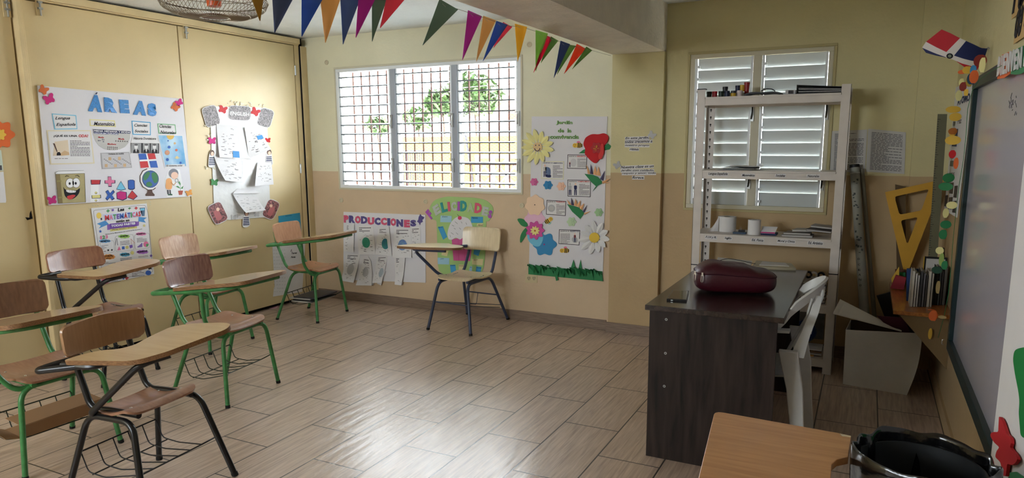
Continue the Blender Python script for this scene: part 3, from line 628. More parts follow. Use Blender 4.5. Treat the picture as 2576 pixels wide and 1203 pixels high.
def lip_label(k, txt, xa, xb, yb_, h):
    Yp = sy0+.0015; a = PY(xa, yb_+h/2, Yp); c_ = PY(xb, yb_+h/2, Yp); t_ = PY(xa, yb_-h/2, Yp)
    a[1] = c_[1] = t_[1] = Yp
    z0 = (a[2]+c_[2])/2; hh = t_[2]-a[2]
    a[2] = c_[2] = min(max(z0, levels[k]-.05), levels[k]-.034); t_ = a+np.array([0, 0, hh])
    b = MB(); b.hexa(a+[-.004, 0, -.003], c_+[.004, 0, -.003], c_+[.004, 0, hh+.003], a+[-.004, 0, hh+.003], (0, .0012, 0), M_paper)
    b.text(txt, a+[0, -.0012, 0], c_+[0, -.0012, 0], t_+[0, -.0012, 0], M_ink, bold=.02, shear=.25); b.build('name_strip', LIPS[k])
lip_label(1, 'Lengua Española', 1782, 1830, 438, 8); lip_label(1, 'Matemática', 1867, 1898, 441, 6); lip_label(1, 'Sociales', 1951, 1975, 442, 6); lip_label(1, 'Naturales', 2031, 2061, 443, 6)
lip_label(2, 'F.I.H y R.', 1775, 1802, 597, 7); lip_label(2, 'Inglés', 1823, 1840, 598, 7); lip_label(2, 'Ed. Física', 1891, 1920, 604, 6); lip_label(2, 'Moral y Cívica', 1956, 1999, 605, 7); lip_label(2, 'Ed. Artística', 2033, 2069, 611, 7)
# paint pots on top
z = levels[0]+.001
pots = [(1784, 5.0, (40, 42, 40), (52, 60, 56), 0, 'black capped'), (1798, 5.0, (190, 44, 54), (180, 60, 66), 0, 'red capped'), (1814, 5.0, (44, 60, 50), (58, 74, 62), 0, 'dark green capped'), (1829, 5.0, (36, 44, 66), (46, 56, 84), 0, 'navy capped'),
        (1824, 5.09, (38, 40, 44), (52, 54, 60), .035, 'charcoal capped raised'), (1845, 5.0, (44, 50, 62), (206, 168, 50), .0, 'yellow with dark cap'), (1861, 5.0, (222, 206, 206), (216, 200, 200), 0, 'white'), (1856, 5.09, (26, 40, 72), (30, 46, 84), .04, 'navy blue raised'), (1867, 5.09, (216, 178, 56), (210, 170, 50), .042, 'yellow raised')]
for px, Y, cap, body, up, nm in pots:
    x = PY(px, 235, Y)[0]; c_ = (x, Y, z+up); r_ = .017
    t = thing('paint_pot', '%s paint pot in the group on top of the shelf unit' % nm, 'paint pot', c_, 0, 'paint pots on the shelf unit')
    MB().lathe([(0, 0), (r_, 0), (r_, .026), (0, .026)], c_, mat('pot_%s' % nm, body, .4, .4), 16).build('jar', t); MB().lathe([(0, .026), (r_*1.08, .026), (r_*1.08, .042), (0, .042)], c_, mat('cap_%s' % nm, cap, .4, .4), 16).build('cap', t)
b = MB(); xa, xb = PY(1822, 235, 5.09)[0]-.02, PY(1870, 235, 5.09)[0]+.01; b.box(xa, xb, 5.06, 5.12, z, z+.035, mat('clear_box', (190, 190, 186), .3)); tag(b.build('paint_box', bevel=.002), 'low translucent box carrying the rear paint pots', 'box')
x = PY(1879, 230, 5.09)[0]; c_ = (x, 5.08, z+.0)
b = MB(); b.lathe([(0, 0), (.014, 0), (.017, .08), (.02, .10), (0, .10)], c_, mat('red_tube', (150, 28, 34), .35, .5), 14); tag(b.build('paint_tube'), 'dark red paint tube standing at the end of the paint pots', 'paint tube')
a, c_ = PY(1872, 240, 4.95), PY(1966, 240, 4.95); b = MB()
b.sheet(lambda u, v: (a[0]+(c_[0]-a[0])*u, 4.93+.12*v, z+.012+.014*math.sin(math.pi*u)+.004*math.sin(9*u)), 12, 4, .011, mat('black_case', (22, 22, 24), .45, .4)); b.tube(rnd([(a[0]+.1, 4.97, z+.03), (a[0]+.13, 4.97, z+.045), (a[0]+.17, 4.97, z+.042), (a[0]+.19, 4.97, z+.028)], .01, 3), .003, M_dark)
tag(b.build('pencil_case'), 'flat black case with a loop handle on top of the shelf unit', 'case')
def binder(px0, px1, Y, z0, h, dep, m, label, tilt=0.):
    a, c_ = PY(px0, 235, Y)[0], PY(px1, 235, Y)[0]; t = thing('ring_binder', label, 'binder', ((a+c_)/2, Y, z0))
    b = MB(); b.hexa((a, Y, z0), (c_, Y, z0), (c_, Y+dep, z0), (a, Y+dep, z0), (0, 0, .004), m); b.hexa((a, Y, z0+h), (c_, Y, z0+h-tilt), (c_, Y+dep, z0+h-tilt), (a, Y+dep, z0+h), (0, 0, .004), m); b.hexa((a, Y, z0), (a, Y+dep, z0), (a, Y+dep, z0+h), (a, Y, z0+h), (.003, 0, 0), m); b.build('cover', t)
    b = MB()
    for k in range(5): zz = z0+.005+(h-.012)*k/5; b.hexa((a+.012, Y+.006, zz), (c_-.01, Y+.006, zz-tilt*k/6), (c_-.01, Y+dep-.01, zz-tilt*k/6), (a+.012, Y+dep-.01, zz), (0, 0, .0035), M_paper if k % 2 else m)
    b.build('pages', t)
    return t
binder(2003, 2122, 4.92, z, .055, .26, mat('black_binder', (30, 26, 28), .4, .4), 'black ring binder lying on top of the shelf unit, cover raised', .022)
b = MB(); a, c_ = PY(1976, 240, 4.95), PY(2001, 240, 4.95); b.hexa((a[0], 4.93, z), (c_[0], 4.95, z), (c_[0], 5.15, z), (a[0], 5.13, z), (0, 0, .03), M_paper); b.hexa((a[0]+.018, 4.9292, z+.005), (c_[0]-.014, 4.9405, z+.005), (c_[0]-.014, 4.9405, z+.026), (a[0]+.018, 4.9292, z+.026), (0, -.001, 0), M_inkg)
tag(b.build('label_box', bevel=.001), 'small white box with a grey label beside the black binder', 'box')
# shelf 2 papers
z = levels[1]+.001; a, c_ = PY(1800, 420, 5.0), PY(1906, 420, 5.0)
for k in range(4):
    b = MB(); x0 = a[0]+.03*k; b.sheet(lambda u, v, k=k, x0=x0: (x0+(c_[0]-a[0]-.03)*u*(1-.06*k), 4.95+.22*v+.01*k, z+.0015+.009*k+.008*math.sin(2.6*u+k)*u*k/3), 8, 3, .001, M_paper if k != 2 else M_inkg)
    tag(b.build('loose_sheet'), ['bottom sheet of the loose papers on the second shelf from the top', 'second sheet up in the loose papers on the upper shelf', 'dark printed sheet in the loose papers on the upper shelf', 'top curled sheet of the loose papers on the upper shelf'][k], 'paper', 'loose papers on the upper shelf')
# shelf 3 things
z = levels[2]+.001
def roll(px, Y, r_, h, label, tail=False):
    x = PY(px, 560, Y)[0]; t = thing('toilet_roll', label, 'paper roll', (x, Y, z))
    b = MB(); b.lathe([(r_*.42, 0), (r_, 0), (r_, h), (r_*.42, h)], (x, Y, z), M_paper, 24); b.build('paper', t); MB().lathe([(r_*.40, .001), (r_*.42, .001), (r_*.42, h-.002), (r_*.40, h-.002)], (x, Y, z), mat('card_core', (120, 96, 70), .8), 20).build('core', t)
    if tail:
        x1 = PY(1778, 575, 4.95)[0]
        b = MB(); b.sheet(lambda u, v: (x-r_*.8+(x1-x+r_*.8)*u+.0, Y-r_*.5-.02-.05*u+.0*v+.05*v*u, z+.002+(h*.98*v)*(1-u)**1.5+.012*u*v), 10, 6, .001, M_paper); b.build('loose_end', t)
roll(1829, 5.08, .062, .105, 'big paper roll with a long loose end trailing left', True); roll(1898, 4.97, .042, .10, 'small paper roll standing upright near the middle of the shelf')
b = MB(); x = PY(1862, 575, 4.97)[0]; b.box(x-.045, x+.04, 4.95, 5.0, z, z+.012, mat('blue_box', (40, 66, 92), .4)); b.box(x-.01, x+.03, 4.96, 4.99, z+.012, z+.026, M_dark); b.tube([(x, 4.97, z+.026), (x, 4.97, z+.045)], .0015, M_alu); b.tube([(x+.008, 4.97, z+.026), (x+.008, 4.97, z+.045)], .0015, M_alu)
tag(b.build('clip_box'), 'little dark blue box of clips between the two paper rolls', 'box')
a, c_ = PY(1912, 580, 5.0)[0]+.01, PY(1955, 580, 5.0)[0]; b = MB(); b.box(a, c_, 4.96, 5.06, z, z+.012, M_navy); b.hexa((a, 4.96, z+.012), (c_-.01, 4.96, z+.012), (c_, 5.02, z+.05), (a, 5.02, z+.05), (0, .001, .003), M_paper); b.hexa((a, 4.9595, z+.0135), (c_-.01, 4.9595, z+.0135), (c_-.01, 4.965, z+.02), (a, 4.965, z+.02), (0, -.001, .001), M_mag)
tag(b.build('card_pack'), 'pack of printed cards leaning beside the small paper roll', 'cards')
M_nb = [mat('notebook_%d' % i, c_, .6, .3) for i, c_ in enumerate(((150, 146, 142), (120, 112, 104), (186, 180, 168), (96, 88, 84)))]
for k, (p0, p1, Y, zo, tl, lb) in enumerate(((1966, 2046, 4.93, 0, .0, 'lowest notebook at the front of the third shelf'), (1970, 2040, 4.96, .012, .0, 'grey notebook on the lowest one of the third shelf'), (1992, 2060, 5.02, .026, .004, 'cream notebook behind the grey ones on the third shelf'), (2028, 2100, 4.98, .040, -.012, 'thick notebook sloping down to the right post'), (2038, 2104, 5.06, .056, -.010, 'topmost notebook at the right of the third shelf'))):
    a, c_ = PY(p0, 575, Y)[0], PY(p1, 575, Y)[0]; c_ = min(c_, sx1-.058); t = thing('notebook', lb, 'notebook', ((a+c_)/2, Y, z+zo), 0, 'notebooks on the third shelf')
    b = MB(); b.hexa((a, Y, z+zo), (c_, Y+.01, z+zo+tl), (c_, Y+.14, z+zo+tl), (a+.02, Y+.14, z+zo), (0, 0, .002), M_nb[k % 4]); b.hexa((a, Y, z+zo+.010), (c_, Y+.01, z+zo+tl+.010), (c_, Y+.14, z+zo+tl+.010), (a+.02, Y+.14, z+zo+.010), (0, 0, .002), M_nb[k % 4]); b.build('cover', t)
    MB().hexa((a+.004, Y+.003, z+zo+.002), (c_-.004, Y+.012, z+zo+tl+.002), (c_-.004, Y+.136, z+zo+tl+.002), (a+.024, Y+.136, z+zo+.002), (0, 0, .008), M_paper2).build('pages', t)
# shelf 4: stacked books and tape rolls; shelf 5: bag and envelopes
z = levels[3]+.001; rr = random.Random(5)
zz = z
bl = ['lowest', 'second', 'third', 'fourth', 'fifth', 'sixth', 'topmost']
for k in range(7):
    h = rr.choice((.016, .02, .024)); w = .26-.02*rr.random(); x1 = sx1-.062; m = [(70, 62, 58), (150, 144, 134), (46, 40, 42), (170, 164, 156), (88, 80, 72), (58, 52, 60), (188, 184, 176)][k]
    t = thing('stacked_book', '%s book of the dark pile on the fourth shelf' % bl[k], 'book', (x1-w/2, 5.02, zz), 0, 'books piled on the fourth shelf'); mm = mat('bk%d' % k, m, .5, .3)
    b = MB(); b.box(x1-w, x1-.004, 4.93+.01*rr.random(), 5.12, zz, zz+.002, mm); b.box(x1-w, x1-.004, 4.935, 5.12, zz+h-.003, zz+h-.001, mm); b.box(x1-w, x1-w+.002, 4.94, 5.12, zz, zz+h-.001, mm); b.build('cover', t); MB().box(x1-w+.003, x1-.008, 4.942, 5.115, zz+.002, zz+h-.003, M_paper2).build('pages', t); zz += h
for k, (px, m, lb) in enumerate(((2019, M_dark, 'black tape roll at the left end of the tape rolls on the book pile'), (2034, M_dark, 'black tape roll next to the pale one on the book pile'), (2048, M_paper2, 'pale tape roll among the black ones on the book pile'), (2066, M_dark, 'black tape roll at the right end on the book pile'))):
    x = PY(px, 690, 5.06)[0]; b = MB(); 
    b.lathe([(.012, -.012), (.024, -.012), (.024, .012), (.012, .012), (.012, -.012)], (x, 5.06, zz+.025), m, 18, ax=1); tag(b.build('tape_roll'), lb, 'tape roll')
z = levels[4]+.001
c_ = PY(2022, 860, 5.05); b = MB(); b.sphere((c_[0]-.0, 5.05, z+.135), .078, mat('blue_bag', (26, 52, 110), .35, .5, bump=.8, bscale=20), 16, 12, sc=(1, .9, 1)); tag(b.build('plastic_bag'), 'blue plastic bag bundled on the bottom shelf', 'bag')
b = MB(); b.box(-.42, -.24, 4.92, 5.1, z, z+.01, mat('orange_envelope', (196, 140, 72), .7)); tag(b.build('envelope'), 'orange manila envelope on the bottom shelf', 'envelope')
for k in range(3):
    b = MB(); b.hexa((-.36+.01*k, 4.93+.01*k, z+.012+.012*k), (-.195, 4.92+.01*k, z+.012+.012*k), (-.195, 5.1, z+.012+.012*k), (-.36+.01*k, 5.1, z+.012+.012*k), (0, 0, .008), [M_paper2, mat('brown_folder', (130, 100, 70), .7), M_paper][k]); tag(b.build('folder'), ['grey folder under the brown one on the bottom shelf', 'brown folder between two pale ones on the bottom shelf', 'white folder topmost on the bottom shelf'][k], 'folder', 'folders on the bottom shelf')
b = MB(); b.sheet(lambda u, v: (-.62+.42*u, 5.2-.02*v, z+.05+.3*v), 8, 6, .002, mat('grey_print', (120, 118, 116), .7, noise=.3, nscale=14)); tag(b.build('card_backing'), 'grey patterned card leaning behind the blue bag', 'card')
# ---------------------------------------------------------------- teacher's desk
W_dk = wood('dark_laminate', (14, 10, 10), (58, 46, 41), .5, axis=2, scale=1.9, stretch=9, spec=.25); W_dkt = wood('dark_laminate_top', (28, 21, 20), (54, 42, 38), .2, axis=1, scale=3.2, stretch=9, spec=.5, coat=.25)
dk = thing('teacher_desk', 'dark wood grain teacher desk in front of the shelf unit', 'desk', (-.59, 3.8, 0))
DZ = .757
MB().box(-.895, -.280, 3.155, 4.45, DZ-.025, DZ, W_dkt).build('desk_top', dk, bevel=.002)
MB().box(-.876, -.308, 3.172, 3.192, 0, DZ-.025, W_dk).build('side_panel', dk, bevel=.001); MB().box(-.876, -.308, 4.41, 4.43, 0, DZ-.025, W_dk).build('side_panel', dk, bevel=.001)
MB().box(-.86, -.842, 3.192, 4.41, .12, DZ-.025, W_dk).build('modesty_panel', dk)
for px, py in ((1676, 804), (1674, 889), (1671, 972)):
    q = PY(px, py, 3.172); b = MB(); b.lathe([(0, -.001), (.006, -.001), (.0065, 0)], q, M_alu, 12, ax=1); b.lathe([(0, -.0014), (.003, -.0014), (.003, -.001)], q, M_dark, 8, ax=1); b.build('cam_screw', dk)
# burgundy bag
M_bag = mat('burgundy_nylon', (62, 8, 24), .45, .45, bump=.5, bscale=11, noise=.1, nscale=5)
q0, q1 = PZ(1735, 738, DZ), PZ(1940, 745, DZ); cx, cyb = (q0[0]+q1[0])/2, (q0[1]+q1[1])/2+.10
bag = thing('laptop_bag', 'plump burgundy zipped bag lying on the dark desk', 'bag', (cx, cyb, DZ))
hw = (q1[0]-q0[0])/2+.012; b = MB(); ang = math.atan2(q1[1]-q0[1], q1[0]-q0[0])
def bagf(th, ph):
    ct, st, cp, sp = math.cos(th), math.sin(th), math.cos(ph), math.sin(ph); e = .5
    f_ = lambda v, e: math.copysign(abs(v)**e, v)
    x = hw*f_(cp, .32)*f_(ct, .5); y = .125*f_(cp, .45)*f_(st, .55); zt = .062*f_(sp, .7)*(1+.0*x)
    zc = .066+.018*(1-(x/hw+.35)**2)*max(0, sp)
    zz = zt+zc+.006*math.sin(9*x/hw+4*y)*max(0, sp)-.012*(x/hw)*max(0, sp)
    return (cx+x*math.cos(ang)-y*math.sin(ang), cyb+x*math.sin(ang)+y*math.cos(ang), DZ+max(.001, zz))
V = [bagf(2*math.pi*i/36, -math.pi/2+math.pi*j/16) for j in range(17) for i in range(36)]
b.add(V, [(j*36+i, j*36+(i+1) % 36, (j+1)*36+(i+1) % 36, (j+1)*36+i) for j in range(16) for i in range(36)], M_bag); b.build('body', bag, sharp=80)
b = MB(); pts = [np.array(bagf(2*math.pi*i/36, .35)) for i in range(36)]; pts = [p_+(p_-np.array([cx, cyb, DZ+.07]))*.01 for p_ in pts]; b.tube(pts, .0035, mat('zip_tape', (58, 12, 28), .6), n=5, closed=True); b.build('zipper', bag)
for th in (math.pi*1.12, math.pi*1.28):
    p_ = np.array(bagf(th, .3)); p_ = p_+(p_-np.array([cx, cyb, DZ+.06]))*.04
    b = MB(); b.box(p_[0]-.004, p_[0]+.004, p_[1]-.006, p_[1]-.002, p_[2]-.006, p_[2]+.012, M_screw); b.tube(rnd([(p_[0]-.005, p_[1]-.006, p_[2]), (p_[0]-.005, p_[1]-.012, p_[2]-.035), (p_[0]+.005, p_[1]-.012, p_[2]-.035), (p_[0]+.005, p_[1]-.006, p_[2])], .004, 3), .0018, M_screw, n=5); b.build('zip_pull', bag)
# phone
a, b1, c1, d1 = PZ(1677, 757, DZ), PZ(1727, 760, DZ), PZ(1733, 736, DZ), PZ(1692, 734, DZ)
ph = MB(); M_phone = mat('phone_glass', (12, 14, 18), .08, .6); ph.hexa(a, b1, c1, d1, (0, 0, .009), mat('phone_body', (30, 32, 36), .3, .5)); ph.hexa(a*.96+c1*.04+[0, 0, .0092], b1*.96+d1*.04+[0, 0, .0092], c1*.96+a*.04+[0, 0, .0092], d1*.96+b1*.04+[0, 0, .0092], (0, 0, .0006), M_phone)
pt = thing('smartphone', 'black smartphone lying face up at the desk corner', 'phone', (a+c1)/2); ph.build('body', pt, bevel=.001)
b = MB(); b.box(a[0]+.02, a[0]+.03, a[1]-.001, a[1]+.001, DZ+.003, DZ+.007, M_alu); b.build('side_button', pt)
# open books and papers at the far end of the desk
def flat_sheet(pts, zz, th, m, name, label, cat, grp=None):
    b = MB(); b.prism([PZ(x, y, zz) for x, y in pts], (0, 0, th), m); return tag(b.build(name), label, cat, grp)
flat_sheet(((1800, 669), (1806, 652), (1892, 661), (1886, 676)), DZ, .012, M_paper2, 'open_book', 'open book lying behind the bag, nearer the left post', 'book')
flat_sheet(((1892, 676), (1902, 661), (1990, 668), (2002, 681)), DZ, .014, mat('page_tan', (176, 168, 146), .8, noise=.1, nscale=6), 'exercise_book', 'tan open exercise book at the far right end of the desk', 'book')
flat_sheet(((1910, 668), (1918, 659), (1975, 663), (1985, 671)), DZ+.015, .004, M_paper2, 'worksheet', 'single worksheet on the tan exercise book', 'paper')
b = MB(); b.tube(rnd([PZ(1812, 655, DZ+.02), PZ(1830, 650, DZ+.03), PZ(1860, 655, DZ+.03), PZ(1900, 664, DZ+.025)], .03, 4), .002, M_dark, n=5); b.tube(rnd([PZ(1812, 655, DZ+.02), PZ(1820, 660, DZ+.02), PZ(1835, 663, DZ+.02)], .02, 4), .002, M_dark, n=5); tag(b.build('lanyard'), 'thin black cord lying over the open book', 'cord')
# ---------------------------------------------------------------- white plastic chair behind the desk
M_pl = mat('white_plastic', (206, 206, 202), .35, .5, noise=.05, nscale=20)
pc = thing('plastic_chair', 'white monobloc plastic chair tucked behind the desk', 'chair', (-.38, 3.6, 0))
def band(path, w, th, m=M_pl, name='rail'):
    """flat strip along path; w = list of (vector) half-widths"""
    b = MB(); V = []; n = len(path)
    for p_, ww in zip(path, w): V.append((np.array(p_, float), np.array(ww, float)))
    vs = []; fs = []
    for i, (p_, ww) in enumerate(V):
        tn = V[min(i+1, n-1)][0]-V[max(i-1, 0)][0]; nn = np.cross(tn, ww); nn /= np.linalg.norm(nn)+1e-9
        vs += [p_-ww-nn*th/2, p_+ww-nn*th/2, p_+ww+nn*th/2, p_-ww+nn*th/2]
    for i in range(n-1):
        o = i*4
        for k in range(4): fs.append((o+k, o+(k+1) % 4, o+4+(k+1) % 4, o+4+k))
    fs += [(3, 2, 1, 0), (4*n-4, 4*n-3, 4*n-2, 4*n-1)]; b.add(vs, fs, m); return b
yc = 3.60
def arc(k, x_back, zf):   # top rail: from near arm front round the back to the far arm front
    return None
rail = []; ww = []
N = 30
for i in range(N+1):
    t = -1+2*i/N; a_ = t*math.pi/2; s_ = abs(t)
    x = -.150-.20*(1-math.cos(a_*.98))-.05*max(0, s_-.8)*3; y = yc+.25*math.sin(a_); z = .845-.17*s_**2-.20*max(0, s_-.72)**1.3*2
    rail.append((x, y, z)); ww.append(np.array([.010, 0, .024+.012*s_]))
band(rail, ww, .012).build('top_rail', pc, sharp=60)
for sg in (-1, 1): band([(-.165, yc+sg*.12, .80), (-.175, yc+sg*.175, .74), (-.205, yc+sg*.21, .64), (-.235, yc+sg*.235, .53)], [(.016, 0, .0), (.018, 0, 0), (.02, 0, 0), (.03, 0, 0)], .014).build('back_stile', pc)
for k, yo in enumerate((-.15, -.075, 0, .075, .15)):
    s_ = abs(yo)/.25; a_ = math.asin(yo/.25); x = -.150-.20*(1-math.cos(a_)); z = .845-.17*(abs(a_)/(math.pi/2))**2
    band([(x-.002, yc+yo, z-.02), (x-.03, yc+yo*.98, z-.16), (x-.075, yc+yo*.95, .56), (x-.125, yc+yo*.9, .44)], [(0, .019, 0)]*4, .008).build('back_slat', pc)
for sg in (-1, 1):
    band([(-.272, yc+sg*.245, .56), (-.262, yc+sg*.24, .5), (-.235, yc+sg*.245, .38), (-.215, yc+sg*.25, .2), (-.19, yc+sg*.26, 0)], [(.042, 0, 0), (.04, 0, 0), (.036, 0, 0), (.03, 0, 0), (.024, 0, 0)], .03).build('leg', pc, bevel=.004)
    band([(-.60, yc+sg*.23, .62), (-.60, yc+sg*.23, .4), (-.63, yc+sg*.24, .2), (-.66, yc+sg*.25, 0)], [(.03, 0, 0), (.034, 0, 0), (.028, 0, 0), (.022, 0, 0)], .03).build('leg', pc, bevel=.004)
    band([(-.27, yc+sg*.25, .655), (-.36, yc+sg*.255, .65), (-.48, yc+sg*.25, .65), (-.60, yc+sg*.24, .63)], [(0, .025, 0)]*4, .012).build('armrest', pc)
b = MB(); b.sheet(lambda u, v: (-.62+.37*u, yc-.2+.4*v, .43-.015*math.sin(math.pi*u)-.03*(1-u)**6), 10, 6, .008, M_pl); b.build('seat', pc)
# ---------------------------------------------------------------- foreground: tablet arm and bin
ZT = .69
fg = thing('tablet_chair', 'plain wooden tablet arm of a chair in the bottom right foreground, corner chipped', 'chair', (-.1, 1.45, 0))
W_fg = wood('beech_laminate', (190, 138, 92), (212, 160, 112), .35, axis=0, scale=3, stretch=12, coat=.2)
out = [PZ(1798, 1034, ZT), PZ(2112, 1090, ZT), PZ(2117, 1097, ZT), PZ(2141, 1100, ZT), PZ(2134, 1150, ZT), PZ(2106, 1156, ZT), PZ(2092, 1168, ZT), PZ(2090, 1203, ZT)]
e0 = PZ(1757, 1203, ZT)
out += [np.array([out[-1][0]-.005, 1.40, ZT]), np.array([out[-1][0]-.02, 1.28, ZT]), np.array([out[-1][0]-.12, 1.22, ZT]), np.array([e0[0]+.05, 1.24, ZT]), np.array([e0[0]+.035, 1.40, ZT]), e0]
pp = rnd(out[8:]+out[:1], .03, 4); pp = rnd([out[-1], out[0], out[1]], .03, 5)[1:-1]+out[1:8]+rnd([out[7]]+out[8:13]+[out[13]], .05, 5)[1:]
b = MB(); b.prism(pp, (0, 0, -.02), W_fg); b.build('tablet', fg, bevel=.0015)
q = PZ(2128, 1099, ZT); MB().prism([PZ(2113, 1091, ZT), PZ(2141, 1097, ZT), PZ(2140, 1101, ZT), PZ(2119, 1098, ZT)], (0, 0, -.004), W_birch).build('chipped_edge', fg)
b = MB(); b.tube(rnd([(-.30, 1.3, ZT-.034), (-.30, 1.95, ZT-.034), (-.06, 1.97, ZT-.034), (-.055, 1.7, ZT-.034), (-.09, 1.3, ZT-.034)], .05, 5), .0125, M_black, n=10); b.build('arm_frame', fg)
b = MB(); b.tube(rnd([(-.25, 1.5, ZT-.04), (-.25, 1.5, .45), (-.1, 1.5, .40)], .06, 5), .0125, M_black); b.build('arm_brace', fg)
b = MB(); b.sheet(lambda u, v: (-.2+.4*u, 1.15+.4*v, .44+.01*math.cos(3*u)), 8, 8, .012, W_seat); b.build('seat', fg)
b = MB(); b.sheet(lambda u, v: (-.2+.4*u, 1.06-.03*math.sin(math.pi*u)-.03*v, .66+.17*v), 8, 5, .012, W_tan); b.build('backrest', fg)
for sx in (-1, 1):
    b = MB(); b.tube(rnd([(sx*.13, 1.04, .78), (sx*.13, 1.09, .62), (sx*.13, 1.13, .43), (sx*.13, 1.5, .42)], .06, 5), .0125, M_black); b.build('frame_upright', fg)
    for yy, yt in ((1.02, 1.18), (1.56, 1.50)):
        b = MB(); b.tube(rnd([(sx*.23, yy, 0), (sx*.18, yt, .41), (0, yt, .41)], .06, 5), .0125, M_black); b.build('leg', fg)
# bin with black liner
BZ = .72; bc = np.array([.168, 1.945]); br_ = .163
bn = thing('waste_bin', 'tall round waste bin lined with a shiny black bag by the whiteboard', 'bin', (bc[0], bc[1], 0))
b = MB(); b.lathe([(0, .0), (.115, .0), (.145, BZ-.02), (.140, BZ-.02), (.112, .006), (0, .006)], (bc[0], bc[1], 0), mat('bin_body', (34, 36, 38), .5, .4), 32); b.build('bin_body', bn)
M_lin = mat('black_liner', (10, 10, 11), .16, .6, bump=.6, bscale=9); rr = random.Random(11)
ph_ = [rr.random()*6.28 for _ in range(6)]
def liner(u, v):
    a_ = 2*math.pi*u; w = sum(math.sin((3+2*k)*a_+ph_[k]) for k in range(6))*.0035
    if v < .35: k = v/.35; r_, z_ = .1475+.010*k+w*.4, BZ-.26+.26*k-.0      # outside, folded down
    elif v < .5: k = (v-.35)/.15; r_, z_ = .1575+w*.5-.012*k, BZ+.012*math.sin(math.pi*k)+w*.6
    else: k = (v-.5)/.5; r_, z_ = .1455+w*.5-.035*k+w*k*2, BZ-.60*k
    ex = 1+.06*max(0, math.cos(a_))
    return (bc[0]+r_*math.cos(a_)*ex, bc[1]+r_*math.sin(a_), z_)
nu, nv = 96, 24; V = [liner(i/nu, j/nv) for j in range(nv+1) for i in range(nu)]
b = MB(); b.add(V, [(j*nu+i, j*nu+(i+1) % nu, (j+1)*nu+(i+1) % nu, (j+1)*nu+i) for j in range(nv) for i in range(nu)], M_lin); b.build('bin_liner', bn, sharp=70)
# ---------------------------------------------------------------- wrapped box in the corner
M_wrap = mat('grey_wrapping_paper', (226, 224, 218), .8, .2, bump=1.0, bscale=7, noise=.06, nscale=5); M_card = mat('cardboard_dark', (92, 70, 50), .8)
bx = thing('carton', 'carton wrapped in grey paper with one raised flap', 'box', (.13, 4.9, 0))
f0, f1 = np.array([-.052, 4.73, .0]), np.array([.300, 4.68, .0]); g0, g1 = np.array([-.058, 4.72, .355]), np.array([.352, 4.70, .385])
dv = np.array([.02, .29, 0.])
def bil(a, b_, c_, d_, u, v): return (1-u)*(1-v)*a+u*(1-v)*b_+u*v*c_+(1-u)*v*d_
b = MB(); b.sheet(lambda u, v: bil(f0, f1, g1, g0, u, v)+np.array([.018*math.sin(math.pi*v)*(u > .99), -.010*math.sin(math.pi*v)*math.sin(math.pi*u)-.004*abs(math.sin(7*u)), 0]), 14, 12, .004, M_wrap); b.build('front_side', bx)
b = MB(); b.sheet(lambda u, v: bil(f1, f1+dv*[.2, 1, 1], g1+dv*[.2, 1, 1], g1, u, v)-np.array([.02*v*u, 0, 0]), 8, 8, .004, M_card); b.build('right_side', bx)
b = MB(); b.sheet(lambda u, v: bil(f0+dv, f0, g0, g0+dv, u, v), 8, 8, .004, M_wrap); b.build('left_side', bx)
b = MB(); b.sheet(lambda u, v: bil(f1+dv, f0+dv, g0+dv, g1+dv, u, v), 8, 8, .004, M_card); b.build('back_side', bx)
b = MB(); b.hexa(f0, f1, f1+dv, f0+dv, (0, 0, .004), M_card); b.build('bottom', bx)
q = [PY(2113, 756, 4.86), PY(2096, 790, 4.74), PY(2150, 826, 4.72), PY(2268, 834, 4.72), PY(2200, 800, 4.86)]
q = [PY(2096, 790, 4.74), PY(2268, 835, 4.70), PY(2262, 832, 4.80), PY(2113, 756, 4.86)]
b = MB(); b.hexa(q[0], q[1], q[2], q[3], (0, .003, .008), M_wrap); b.build('flap', bx)
b = MB(); b.prism([PY(2205, 795, 4.8), PY(2275, 800, 4.8), PY(2290, 838, 4.8), PY(2250, 838, 4.8)], (0, .01, 0), mat('maroon_card', (84, 30, 54), .7)); b.prism([PY(2262, 812, 4.9), PY(2305, 818, 4.9), PY(2312, 845, 4.9), PY(2262, 845, 4.9)], (0, .01, 0), M_dark)
tag(b.build('folded_card'), 'maroon and black card sticking out of the carton', 'card')
b = MB(); b.prism([PY(2205, 745, 5.05), PY(2240, 735, 5.05), PY(2262, 800, 5.05), PY(2226, 800, 5.05)], (0, .02, 0), mat('black_folder', (22, 20, 22), .5)); b.prism([PY(2226, 800, 5.05), PY(2262, 800, 5.05), PY(2262, 925, 5.05), PY(2230, 925, 5.05)], (0, .02, 0), mat('black_folder', (22, 20, 22), .5)); tag(b.build('black_portfolio'), 'black portfolio standing behind the carton', 'folder')
